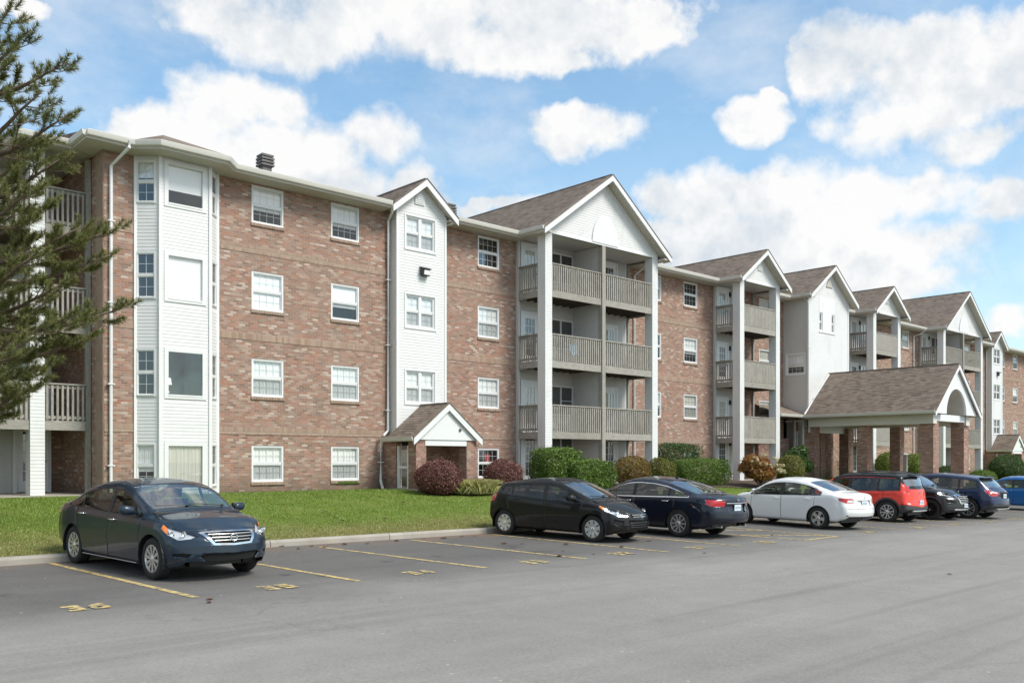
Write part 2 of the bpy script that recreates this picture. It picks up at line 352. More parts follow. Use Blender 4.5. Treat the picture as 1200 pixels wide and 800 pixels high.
# ------------------------------------------------------------------ ground
LOT = (-1.9976, -.009, .0175)
def lot_z(x, y): return LOT[0] + LOT[1]*max(-60, min(x, 130)) + LOT[2]*max(-80, min(y, 17.5))
def kerb_y(x):
    pts = [(-60, 15.2), (-6, 16.15), (3.96, 16.61), (8.92, 16.95), (15.2, 17.05), (45, 17.2), (140, 17.4)]
    return float(np.interp(x, [p[0] for p in pts], [p[1] for p in pts]))
BASE = -1.0
def sm(a, b, x): t = min(1, max(0, (x-a)/(b-a))); return t*t*(3-2*t)
def lawn_z(x, y):
    k = kerb_y(x) + .18; t = sm(0, 1, (y-k)/8.0); t = .55*t + .45*min(1, max(0, (y-k)/7.5))
    return (lot_z(x, k) + .125)*(1-t) + (BASE - .0)*t + .03*math.sin(x*.7+y)*min(1, max(0, (y-k)/2))*(1-sm(23, 26, y))
def asphalt():
    t = NT("worn_asphalt"); p = t.pos(); x, y, z = t.xyz(p)
    fine = t.noise(p, 30, 5, .75); grit = t.white(t.scale(p, 0)) ; mid = t.noise(p, 2.2, 7, .68)
    streak = t.noise(t.comb(t.ma('MULTIPLY', x, .10), t.ma('MULTIPLY', y, .85), 0.0), 1.1, 6, .62)
    big = t.noise(p, .16, 4, .55)
    v = t.ma('ADD', t.ma('MULTIPLY', t.ma('SUBTRACT', streak, .5), .30), t.ma('MULTIPLY', t.ma('SUBTRACT', mid, .5), .20))
    v = t.ma('ADD', v, t.ma('MULTIPLY', t.ma('SUBTRACT', fine, .5), .62)); v = t.ma('ADD', v, t.ma('MULTIPLY', t.ma('SUBTRACT', big, .5), .30))
    # the driven lane is polished pale, the bays stay darker and oil-stained
    edge = t.ma('ADD', y, t.ma('MULTIPLY', t.ma('SUBTRACT', t.noise(p, .35, 4), .5), 3.4))
    lane = t.rng(edge, 9.4, 13.4, 0, 1, True)
    base = t.mix(lane, (.250, .234, .216), (.126, .119, .112))
    c = t.mix(1.0, base, t.comb(*[t.ma('ADD', 1.0, t.ma('MULTIPLY', v, 1.55))]*3), 'MULTIPLY')
    vor = t.nd('ShaderNodeTexVoronoi', feature='DISTANCE_TO_EDGE'); t.L.new(t.scale(t.nd('ShaderNodeNewGeometry').outputs['Position'], 1), vor.inputs['Vector'])
    wob = t.nd('ShaderNodeVectorMath', operation='ADD'); t.L.new(p, wob.inputs[0])
    nn = t.nd('ShaderNodeTexNoise'); nn.inputs['Scale'].default_value = 1.3; nn.inputs['Detail'].default_value = 5; t.L.new(p, nn.inputs['Vector']); t.L.new(nn.outputs['Color'], wob.inputs[1])
    t.L.new(wob.outputs[0], vor.inputs['Vector']); vor.inputs['Scale'].default_value = .17
    crack = t.ma('MULTIPLY', t.ma('LESS_THAN', vor.outputs['Distance'], .0035), t.rng(t.noise(p, .25, 3), .5, .62))
    c = t.mix(t.ma('MULTIPLY', crack, .18), c, (.055, .05, .046))
    oil = t.ma('MULTIPLY', t.rng(t.noise(p, .75, 4, .6), .58, .72), t.rng(y, 11.5, 13.5)); c = t.mix(t.ma('MULTIPLY', oil, .75), c, (.06, .055, .05))
    spk = t.nd('ShaderNodeTexVoronoi'); t.L.new(p, spk.inputs['Vector']); spk.inputs['Scale'].default_value = 5.5
    c = t.mix(t.ma('MULTIPLY', t.ma('LESS_THAN', spk.outputs['Distance'], .09), t.ma('GREATER_THAN', t.noise(p, 1.2, 2), .60)), c, (.42, .40, .36))
    tyre = t.ma('MULTIPLY', t.rng(t.noise(t.comb(t.ma('MULTIPLY', t.ma('ADD', x, t.ma('MULTIPLY', y, .9)), .05), t.ma('MULTIPLY', t.ma('SUBTRACT', y, t.ma('MULTIPLY', x, .02)), 2.6), 4.0), 1.0, 3, .5), .56, .66), .20); c = t.mix(tyre, c, (.10, .095, .09))
    drip = t.nd('ShaderNodeTexVoronoi'); t.L.new(p, drip.inputs['Vector']); drip.inputs['Scale'].default_value = .8
    c = t.mix(t.ma('MULTIPLY', t.rng(t.ma('ADD', drip.outputs['Distance'], t.ma('MULTIPLY', t.noise(p, 9, 3), .12)), .19, .11), t.ma('MULTIPLY', t.rng(y, 10.5, 12.5), .6)), c, (.045, .042, .04))
    # brown grit swept against the kerb
    c = t.mix(t.ma('MULTIPLY', t.rng(y, 15.9, 16.9), t.rng(t.noise(p, 1.5, 5), .35, .65)), c, (.20, .13, .085))
    t.set(color=c, rough=.86, spec=.3); t.bump(t.ma('ADD', fine, t.ma('MULTIPLY', t.noise(p, 180, 2), .6)), .35, .008); return t.mat
M['asphalt'] = asphalt()
def grass_soil():
    t = NT("lawn_turf"); p = t.pos(); x, y, z = t.xyz(p)
    n = t.noise(p, 1.1, 6, .65); f = t.noise(p, 30, 4, .7)
    c = t.ramp(n, [(.3, (.10, .15, .022)), (.5, (.15, .21, .034)), (.68, (.21, .24, .06))])
    c = t.mix(t.rng(f, .3, .7, 0, .4), c, (.035, .06, .012))
    e = t.ma('ADD', y, t.ma('MULTIPLY', t.ma('SUBTRACT', t.noise(p, .9, 5), .5), 4.0)); c = t.mix(t.rng(e, 20.6, 18.0, 0, .65, True), c, (.20, .17, .075))
    t.set(color=c, rough=.95, spec=.15); t.bump(f, .6, .03); return t.mat
M['turf'] = grass_soil()
def grid_sheet(name, mat, xs, ys, fz, kind='structure'):
    V = [(x, y, fz(x, y)) for y in ys for x in xs]; n = len(xs)
    F = [(j*n+i, j*n+i+1, (j+1)*n+i+1, (j+1)*n+i) for j in range(len(ys)-1) for i in range(n-1)]
    o = bpy.data.objects.new(name, big_mesh(name, V, F, mat, smooth=True)); col.objects.link(o); o["kind"] = kind; return o
fx = sorted(set(list(np.linspace(-60, 140, 101)) + [-1500, -600, -250, -120, 200, 300, 600, 1500]))
fy = sorted(set([-1500, -500, -200, -100, -60, -30, -15, -5, 0, 4, 8, 10, 12, 14, 15, 16, 17, 18, 19.]))
lot = grid_sheet('parking_lot', M['asphalt'], fx, fy, lot_z)
xs = list(np.linspace(-60, 140, 161)); 
V = []; ts = np.linspace(0, 1, 28)
for t_ in ts:
    for x in xs:
        k = kerb_y(x) + .15; y = k + t_*(31 - k); V.append((x, y, lawn_z(x, y) - .012))
n = len(xs); Fq = [(j*n+i, j*n+i+1, (j+1)*n+i+1, (j+1)*n+i) for j in range(len(ts)-1) for i in range(n-1)]
lw = bpy.data.objects.new('lawn', big_mesh('lawn', V, Fq, M['turf'], smooth=True)); col.objects.link(lw); lw['kind'] = 'structure'
far = grid_sheet('terrain', M['turf'], [-1500, -400, -60, 0, 60, 140, 400, 1500], [30.9, 60, 150, 500, 1500], lambda x, y: BASE - .03 - .004*min(60, y-30))
for nm, a, b in (('terrain', -1500, -60), ('terrain', 140, 1500)):
    grid_sheet(nm, M['turf'], [a, (a+b)/2, b], [19, 25, 31], lambda x, y: -1.35 if y < 20 else BASE - .02)
# kerb: real concrete step in lengths with open joints
kb = new_empty('kerb', (0, 17, -1.8)); kb["kind"] = 'structure'; WL[kb.name] = kb.location[:]
x = -30.0
while x < 110:
    x1 = x + 3.0
    m = MB(); ya, yb = kerb_y(x), kerb_y(x1); za, zb = lot_z(x, ya), lot_z(x1, yb); g = .008
    prof = [(0, -.15), (0, .09), (.012, .118), (.04, .13), (.17, .135), (.17, -.15)]
    P0 = [(x+g, ya+a, za+b) for a, b in prof]; P1 = [(x1-g, yb+a, zb+b) for a, b in prof]; q = len(prof)
    m.add(P0+P1, [tuple(range(q)), tuple(reversed(range(q, 2*q)))] + [(i, (i+1) % q, q+(i+1) % q, q+i) for i in range(q)])
    m.build('kerb_stone', M['concrete'], kb); x = x1

# painted bay lines and numbers, 4 mm above the asphalt
def paint():
    t = NT("yellow_road_paint"); p = t.pos(); n = t.noise(p, 9, 7, .7)
    c = t.mix(t.rng(t.noise(p, 2, 4), .3, .7), (.60, .41, .12), (.68, .53, .23)); c = t.mix(t.rng(n, .42, .60, 0, .92), c, (.17, .155, .14))
    t.set(color=c, rough=.75, spec=.3); return t.mat
M['paint'] = paint()
def decal(m, P, up=.006):
    m.poly([(x, y, lot_z(x, y) + up) for x, y in P])
LINES = [((4.72,16.60),(5.15,11.74)), ((7.30,16.75),(7.75,11.80)), ((9.86,16.45),(10.44,11.88)), ((12.34,16.70),(12.97,11.83)), ((14.90,16.80),(15.37,11.69)), ((17.45,16.8),(17.86,11.56)),
         ((19.9,16.8),(20.55,11.45)), ((22.3,16.8),(22.4,11.6)), ((25.95,16.9),(26.55,11.5)), ((28.6,16.9),(29.1,11.4)), ((31.1,16.9),(31.6,11.35)), ((33.6,16.9),(34.05,11.3)), ((36.1,16.9),(36.5,11.2)), ((38.6,16.9),(38.9,11.2)), ((41.1,17),(41.4,11.2)), ((43.6,17),(43.8,11.2))]
where = ['left of the dark slate sedan', 'just right of the dark slate sedan', 'second bare line right of the dark slate sedan', 'third line right of the slate sedan, ending nearest the black hatchback', 'beside the black hatchback on its near side', 'between the black hatchback and the navy sedan',
         'right of the navy sedan, starting the hatched aisle', 'closing the hatched aisle before the white sedan', 'between the white sedan and the red crossover', 'under the left side of the red crossover', 'between the red crossover and the black crossover', 'between the black crossover and the navy wagon', 'right of the navy wagon', 'left of the bright blue car', 'under the bright blue car', 'right of the bright blue car']
for (a, b), w in zip(LINES, where):
    m = MB(); a = Vector(a); b = Vector(b); d = (b-a).normalized(); o = Vector((-d.y, d.x))*.055; k = 6
    for i in range(k):
        p, q = a + (b-a)*i/k, a + (b-a)*(i+1)/k; decal(m, [p+o, p-o, q-o, q+o])
    tag(m.build('bay_line', M['paint']), 'yellow painted bay line ' + w, 'line marking', 'yellow bay lines')
m = MB(); decal(m, [(20.55,11.40),(22.45,11.52),(22.45,11.64),(20.55,11.52)]); decal(m, [(20.3,13.2),(22.35,11.75),(22.35,11.90),(20.3,13.35)]); decal(m, [(20.1,15.2),(22.33,13.6),(22.33,13.75),(20.1,15.35)])
tag(m.build('aisle_hatching', M['paint']), 'yellow slanting hatching in the narrow aisle between navy sedan and white sedan', 'line marking')
def glyph(ch):
    P = {'0': [[(0,0),(1,0),(1,2),(0,2),(0,0)]], '1': [[(.5,0),(.5,2)]], '2': [[(0,1.6),(.2,2),(.8,2),(1,1.6),(1,1.2),(0,0),(1,0)]], '3': [[(0,2),(1,2),(1,1.05),(.35,1.05)],[(1,1.05),(1,0),(0,0)]], '4': [[(.75,0),(.75,2),(0,.7),(1,.7)]],
         '5': [[(1,2),(0,2),(0,1.1),(1,1.1),(1,0),(0,0)]], '6': [[(1,2),(0,1.2),(0,0),(1,0),(1,1),(0,1)]], '7': [[(0,2),(1,2),(.3,0)]], '8': [[(0,0),(1,0),(1,2),(0,2),(0,0)],[(0,1.05),(1,1.05)]], '9': [[(1,0),(1,2),(0,2),(0,1),(1,1)]]}
    return P[ch]
NUMS = [('36',3.83,11.86,'left of the dark slate sedan'),('35',6.52,12.0,'in front of the dark slate sedan'),('34',9.18,12.1,'in the first empty bay right of the slate sedan'),('33',11.8,12.06,'in the empty bay left of the black hatchback'),('32',14.32,12.1,'beside the black hatchback front wheel'),
        ('31',16.75,11.95,'in front of the black hatchback'),('30',19.25,11.8,'behind the navy sedan'),('29',24.6,11.75,'behind the white sedan'),('28',27.6,11.7,'right of the white sedan'),('27',30.2,11.6,'behind the red crossover'),('26',32.7,11.5,'in front of the black crossover'),('25',35.2,11.45,'behind the navy wagon')]
for s, cx, cy, w in NUMS:
    m = MB(); sw, sh, th = .14, .16, .038
    for k, ch in enumerate(s):
        for st in glyph(ch):
            for (x0, y0), (x1, y1) in zip(st, st[1:]):
                p = Vector((cx - .28 + k*.29 + x0*sw, cy - .20 + y0*sh)); q = Vector((cx - .28 + k*.29 + x1*sw, cy - .20 + y1*sh)); d = (q-p).normalized(); o = Vector((-d.y, d.x))*th*(1 + .35*abs(d.x)); e = d*th*.7
                decal(m, [p-e+o, p-e-o, q+e-o, q+e+o], .006 + .0006*len(m.f))
    tag(m.build('bay_number', M['paint']), 'yellow bay number %s painted %s' % (s, w), 'bay number', 'stencilled bay numbers')
# ------------------------------------------------------------------ the apartment building
D = 26.5
bld = new_empty('apartment_building', (47, D, BASE)); WL[bld.name] = bld.location[:]
tag(bld, 'long four-storey brick apartment building with white sided towers and grey timber balconies', 'building')
SOF = 8.75; FL = [BASE, 1.76, 4.51, 7.26 - .0]   # floor levels
ROWB = [-.693, 2.016, 4.757, 7.50]; ROWT = [.466, 3.215, 5.98, 8.70]

def wall(m, o, u, L, z0, z1, n, holes=(), reveal=.16):
    "upright panel with real openings: origin, level direction, length, normal; holes (s0, s1, z0, z1)"
    o, u, n = Vector(o), Vector(u), Vector(n)
    S = sorted(set([0, L] + [h for q in holes for h in q[:2]])); Z = sorted(set([z0, z1] + [h for q in holes for h in q[2:]]))
    S = [s for s in S if 0 <= s <= L]; Z = [z for z in Z if z0 <= z <= z1]
    P = lambda s, z, d=0: o + u*s - n*d + Vector((0, 0, z))
    for s0, s1 in zip(S, S[1:]):
        for a, b in zip(Z, Z[1:]):
            sc_, zc = (s0+s1)/2, (a+b)/2
            if any(h[0] < sc_ < h[1] and h[2] < zc < h[3] for h in holes): continue
            m.poly([P(s0,a), P(s1,a), P(s1,b), P(s0,b)])
    for (s0, s1, a, b) in holes:
        m.poly([P(s0,a), P(s0,b), P(s0,b,reveal), P(s0,a,reveal)]); m.poly([P(s1,a), P(s1,b), P(s1,b,reveal), P(s1,a,reveal)])
        m.poly([P(s0,b), P(s1,b), P(s1,b,reveal), P(s0,b,reveal)]); m.poly([P(s0,a), P(s1,a), P(s1,a,reveal), P(s0,a,reveal)])
    return m
BOARD = [(.003, 0), (.0125, .001), (.0105, .012), (.004, .0985)]      # lapped board section (out, up)
def board_mesh(mat, key):
    m = MB(); P0 = [(0, -a, b) for a, b in BOARD]; P1 = [(1, -a, b) for a, b in BOARD]
    m.add(P0+P1, [(i, i+1, 5+i, 4+i) for i in range(3)] + [(0,1,2,3)[::-1], (4,5,6,7)]); return m.mesh('siding_board', mat)
BM = {k: board_mesh(M[k], k) for k in ('siding', 'siding_taupe')}
def spans(L, z, holes):
    out = [(0.0, L)]
    for (a, b, c, d) in holes:
        if c - .05 < z + .05 < d + .05:
            nx_ = []
            for s, e in out:
                if b <= s or a >= e: nx_.append((s, e)); continue
                if a - s > .02: nx_.append((s, a))
                if e - b > .02: nx_.append((b, e))
            out = nx_
    return out
def siding(o, u, L, z0, z1, n, holes=(), mat='siding', parent=None, single=False, clip=None, name='siding', row=.1):
    "real lapped boards; single=True makes every board an object on shared mesh data"
    o, u, n = Vector(o), Vector(u).normalized(), Vector(n).normalized(); m = MB(); k = row/.1
    rz = math.atan2(u.y, u.x); z = z0
    while z < z1 - .01:
        for s, e in spans(L, z, holes):
            if clip:
                c = clip(z + .05)
                if c is None: continue
                s, e = max(s, c[0]), min(e, c[1])
                if e - s < .03: continue
            if single:
                inst('siding_board', BM[mat], parent, o + u*s + Vector((0, 0, z)), (e - s, 1, 1), rz)
            else:
                P0 = [o + u*s + n*a*k + Vector((0,0,z+b*k)) for a, b in BOARD]; P1 = [o + u*e + n*a*k + Vector((0,0,z+b*k)) for a, b in BOARD]
                m.add(P0+P1, [(i, i+1, 5+i, 4+i) for i in range(3)])
        z += row
    if m.f: return m.build(name, M[mat], parent, kind='stuff')

# --- windows: one template per size and style, local origin at sill centre, -Y outwards
WIN = {}
def win_parts(w, h, style, mull=0, grid=(3, 2), curt='curtain', trim=.055):
    key = (round(w, 3), round(h, 3), style, mull, grid, curt, trim)
    if key in WIN: return WIN[key]
    x = w/2; fr = MB(); t = trim; y0, y1 = -.012, .07
    for a, b, c, d in ((-x, -x+t, 0, h), (x-t, x, 0, h)): fr.box(a, b, y0, y1, c, d)
    fr.box(-x+t, x-t, y0-.012, y1, 0, t); fr.box(-x+t, x-t, y0+.002, y1, h-t, h)
    lights = [(-x+t, x-t)]
    if mull:
        fr.box(-.05, .05, y0+.001, y1, t, h-t); lights = [(-x+t, -.05), (.05, x-t)]
    ps = []; md = h*.5 if style != 'fixed' else None
    mu = MB(); pn = []; scn = MB()
    for a, b in lights:
        if md:
            fr.box(a, b, .012, .06, md-.025, md+.03)
            for (c, d, dep) in ((t, md-.025, .045), (md+.03, h-t, .028)):
                s = .028
                fr.box(a, a+s, dep-.02, dep+.015, c, d); fr.box(b-s, b, dep-.02, dep+.015, c, d); fr.box(a+s, b-s, dep-.02, dep+.015, c, c+s); fr.box(a+s, b-s, dep-.02, dep+.015, d-s, d)
                p = MB(); p.poly([(a+s, dep, c+s), (b-s, dep, c+s), (b-s, dep, d-s), (a+s, dep, d-s)]); pn.append(p.mesh('pane', M['pane']))
                if grid:
                    nx_, nz_ = grid
                    for i in range(1, nx_): q = a+s+(b-a-2*s)*i/nx_; mu.box(q-.006, q+.006, dep+.004, dep+.014, c+s, d-s)
                    for j in range(1, nz_): q = c+s+(d-c-2*s)*j/nz_; mu.box(a+s, b-s, dep+.0055, dep+.0125, q-.006, q+.006)
                if c == t and style == 'screen': scn.poly([(a+s, dep-.012, c+s), (b-s, dep-.012, c+s), (b-s, dep-.012, d-s), (a+s, dep-.012, d-s)])
        else:
            p = MB(); p.poly([(a, .03, t), (b, .03, t), (b, .03, h-t), (a, .03, h-t)]); pn.append(p.mesh('pane', M['pane']))
    cm = None
    if curt:
        c = MB(); top = h - .02; bot = .02
        if curt.endswith('_half'): bot = h*.36
        if curt.endswith('_top'): bot = h*.60
        nn = 24
        P = [(-x+.03 + (w-.06)*i/nn, .075 + (.010*math.sin(i*2.4) if 'curtain' in curt else 0)) for i in range(nn+1)]
        for (xa, ya), (xb, yb) in zip(P, P[1:]): c.poly([(xa, ya, bot), (xb, yb, bot), (xb, yb, top), (xa, ya, top)])
        cm = c.mesh('curtain' if 'curtain' in curt else 'blind', M[curt.replace('_half', '').replace('_top', '')], smooth=True)
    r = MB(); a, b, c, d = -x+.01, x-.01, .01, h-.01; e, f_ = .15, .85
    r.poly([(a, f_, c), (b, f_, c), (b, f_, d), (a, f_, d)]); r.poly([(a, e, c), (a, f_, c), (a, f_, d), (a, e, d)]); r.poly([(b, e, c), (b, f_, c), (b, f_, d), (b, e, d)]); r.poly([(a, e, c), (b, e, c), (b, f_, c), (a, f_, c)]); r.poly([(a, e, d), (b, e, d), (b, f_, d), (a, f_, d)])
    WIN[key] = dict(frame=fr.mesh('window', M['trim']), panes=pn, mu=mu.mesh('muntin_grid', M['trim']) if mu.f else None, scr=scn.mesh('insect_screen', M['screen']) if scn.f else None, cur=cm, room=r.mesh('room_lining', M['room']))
    return WIN[key]
def window(x, y, z, w, h, style='screen', rz=0, mull=0, grid=(3, 2), curt='curtain', trim=.055, parent=None):
    T = win_parts(w, h, style, mull, grid, curt, trim); par = parent or bld
    o = inst('window', T['frame'], par, (x, y, z), rz=rz)
    def kid(nm, me):
        c = bpy.data.objects.new(nm, me); col.objects.link(c); c.parent = o; return c
    for p in T['panes']: kid('pane', p)
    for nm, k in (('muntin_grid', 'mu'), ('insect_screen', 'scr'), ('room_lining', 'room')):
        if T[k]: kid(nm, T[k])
    if T['cur']: kid(T['cur'].name.split('.')[0], T['cur'])
    return o
def brick_sill(x, z, w, y=D):
    m = MB(); n = max(4, int(w/.085)); q = w/n
    for i in range(n): m.box(x-w/2+i*q+.004, x-w/2+(i+1)*q-.004, y-.045, y+.05, z-.095, z-.004)
    m.build('window_sill', M['band'], bld)

# --- brick facade between the towers, with true openings
cols_bldg = [13.98, 16.87, 23.40, 33.72, 36.60, 43.30, 60.75, 71.4, 78.6, 81.6, 84.6, 87.5]
curts = {(0,0):'curtain',(0,1):'curtain',(0,2):'blind',(0,3):'blind_half',(1,0):'curtain',(1,1):'curtain',(1,2):'blind_half',(1,3):'curtain_half',
         (2,0):None,(2,1):'curtain',(2,2):'curtain',(2,3):None}
WW, segs = 1.12, [(8.94, 9.80), (12.28, 18.72), (20.85, 24.86), (31.6, 38.46), (41.12, 45.22), (49.6, 52.62), (55.28, 62.9), (69.72, 75.1), (77.2, 100.0)]
for (a, b) in segs:
    holes = [(c-WW/2-a, c+WW/2-a, ROWB[k], ROWT[k]) for c in cols_bldg if a < c-WW/2 and c+WW/2 < b for k in range(4)]
    wall(MB(), (a, D, 0), (1, 0, 0), b-a, BASE-.5, SOF+.15, (0, -1, 0), holes).build('brick_wall', M['brick'], bld)
    for zt, zb in ((6.76, 6.52), (4.0, 3.78), (1.05, .81)):
        m = MB(); m.box(a+.004, b-.004, D-.016, D+.02, zb, zt); m.build('brick_band', M['band'], bld)
for i, c in enumerate(cols_bldg):
    for k in range(4):
        ct = curts.get((i, k), ['curtain', 'curtain_half', 'blind_half', None, 'curtain_cream'][(i*3+k*7) % 5])
        window(c, D+.025, ROWB[k], WW, ROWT[k]-ROWB[k], 'screen' if (i, k) not in ((2, 0), (2, 3), (0, 2)) else 'plain', curt=ct, grid=(4, 2) if i != 1 or k != 2 else None)
        brick_sill(c, ROWB[k], WW+.06)
m = MB(); m.box(23.35, 23.6, D+.17, D+.18, -.1, .25); m.build('red_cloth', M['red_cloth'], bld)
m = MB(); m.box(16.55, 17.35, D-.05, D+.0, -.80, -.72)
m.build('moss_strip', simple("sill_moss", (.07, .12, .02), .95, .5, 20, bump=.8), bld)
# end and hidden flanks close the block
m = MB(); m.poly([(100, D, BASE-.5), (100, 45, BASE-.5), (100, 45, 8.9), (100, D, 8.9)]); m.poly([(100, 45, BASE-.5), (-9, 45, BASE-.5), (-9, 45, 8.9), (100, 45, 8.9)]); m.poly([(-9, 30.2, BASE-.5), (-9, 45, BASE-.5), (-9, 45, 8.9), (-9, 30.2, 8.9)]); m.build('brick_wall', M['brick'], bld)

# --- canted bay window on the left
bay = new_empty('bay_window', (11.07, 26.2, BASE), parent=None); attach(bay, bld); WL[bay.name] = (11.07, 26.2, BASE)
BZ = [(-.78, .47), (1.86, 3.2), (4.67, 5.99), (7.42, 8.62)]
A0, A1, A2, A3 = Vector((9.80, 26.5, 0)), Vector((10.32, 26.0, 0)), Vector((11.82, 26.0, 0)), Vector((12.28, 26.5, 0))
facets = [(A0, A1, .56, False, 'side'), (A1, A2, 1.12, True, 'front'), (A2, A3, .46, False, 'right')]
for (a, b, ww, single, nm) in facets:
    u = (b-a); L = u.length; u.normalize(); n = Vector((u.y, -u.x, 0)); rz = math.atan2(u.y, u.x); mid = L*.44 if nm == 'side' else L*.5
    holes = [(mid-ww/2-.05, mid+ww/2+.05, z0-.05, z1+.05) for z0, z1 in BZ]
    wall(MB(), a, u, L, BASE-.3, SOF+.1, n, [(mid-ww/2, mid+ww/2, z0, z1) for z0, z1 in BZ], .1).build('sheathing', M['trim'], bay)
    siding(a + n*.002, u, L, BASE+.05, SOF, n, holes, 'siding', bay, single)
    for k, (z0, z1) in enumerate(BZ):
        c = a + u*mid
        if nm == 'front': st, cu, gr = 'fixed', [ 'curtain_cream', None, 'blind', 'blind_half'][k], None
        else: st, cu, gr = 'plain', ['curtain_half', None, None, 'curtain_top'][k] if nm == 'side' else None, (2, 2)
        window(c.x - n.x*.02*-1, c.y + n.y*.02, z0, ww, z1-z0, st, rz, 0, gr, cu, .05 if nm == 'front' else .03, bay)
        t = MB(); e = .07 if nm == 'front' else .025
        for s0, s1, q0, q1 in ((mid-ww/2-e, mid-ww/2, z0-e, z1+e), (mid+ww/2, mid+ww/2+e, z0-e, z1+e), (mid-ww/2, mid+ww/2, z1, z1+e), (mid-ww/2, mid+ww/2, z0-e, z0)):
            p = a + u*s0; r = a + u*s1; t.prism([p+Vector((0,0,q0)), r+Vector((0,0,q0)), r+Vector((0,0,q1)), p+Vector((0,0,q1))], n*.032)
        t.build('window_trim', M['trim'], bay)
for p in (A0, A1, A2, A3):
    m = MB(); m.box(p.x-.045, p.x+.045, p.y-.05, p.y+.04, BASE, SOF-.002); m.build('corner_trim', M['trim'], bay)
m = MB(); m.lathe([(.0, 0), (.07, 0), (.07, .02), (.03, .05), (.05, .18), (.03, .26), (0, .26)], 12, 'z', (10.62, 26.22, 1.98)); m.build('table_lamp', M['trim'], bay)
m = MB(); m.lathe([(.13, 0), (.10, .2), (0, .2)], 16, 'z', (10.62, 26.22, 2.2)); m.build('lamp_shade', M['blind'], bay)
m = MB(); m.add([(9.5, 25.8, 8.98), (10.1, 25.25, 8.98), (12.05, 25.25, 8.98), (12.6, 25.8, 8.98), (11.1, 27.7, 10.0), (9.2, 29, 9.2), (13, 29, 9.2)], [(0,1,4), (1,2,4), (2,3,4), (0,4,5), (3,6,4)]); m.build('hip_roof', M['shingle'], bay)

# --- main roof, soffit and gutters
m = MB(); ez, ry, rz_ = 8.98, 35.5, 10.75
k_ = (rz_-ez)/(ry-25.75)
for a, b, y0 in ((8.3, 18.6, 25.75), (18.6, 20.95, 26.7), (20.95, 44.9, 25.75), (44.9, 50.0, 26.7), (50.0, 74.95, 25.75), (74.95, 77.35, 26.7), (77.35, 92, 25.75)):
    m.poly([(a, y0, ez + k_*(y0-25.75)), (b, y0, ez + k_*(y0-25.75)), (b, ry, rz_), (a, ry, rz_)])
m.add([(92, 25.75, ez), (100.6, 25.75, ez), (92, ry, rz_), (8.3, ry, rz_), (100.6, 45.4, ez), (-9, 45.4, ez), (-9, 29.5, ez), (-9, ry, 10.3), (6.85, 29.5, ez), (8.3, 25.75, ez), (6.85, 26.98, ez), (8.3, 26.98, ez)], [(0, 1, 2), (1, 4, 2), (2, 4, 5, 3), (6, 8, 3), (6, 3, 7), (7, 3, 5), (9, 3, 11), (10, 11, 3), (8, 10, 3)])
m.build('main_roof', M['shingle'], bld)
GUT = [(0, -.16), (.02, -.165), (.085, -.14), (.10, -.09), (.115, -.02), (.115, 0), (.10, 0), (.095, -.02), (.02, -.02), (0, 0)]
def gutter(path, z=8.97): MB().sweep(GUT, [(x, y, z) for x, y in path]).build('gutter', M['gutter'], bld)
def soffit(P, z=SOF):
    MB().prism([(x, y, z) for x, y in P], (0, 0, .06)).build('soffit', M['soffit'], bld)
EY = 25.82
gutter([(8.25, EY), (9.55, EY), (10.08, 25.32), (12.06, 25.32), (12.52, EY), (18.30, EY)])
soffit([(8.25, EY), (9.55, EY), (10.08, 25.32), (12.06, 25.32), (12.52, EY), (18.35, EY), (18.35, D+.02), (8.25, D+.02)])
for a, b in ((21.2, 24.42), (32.25, 38.05), (42.5, 44.8), (50.1, 52.2), (56.5, 62.5), (70.7, 74.7), (77.7, 100.6)):
    gutter([(a, EY), (b, EY)]); soffit([(a-.3, EY), (b+.4, EY), (b+.4, D+.02), (a-.3, D+.02)])

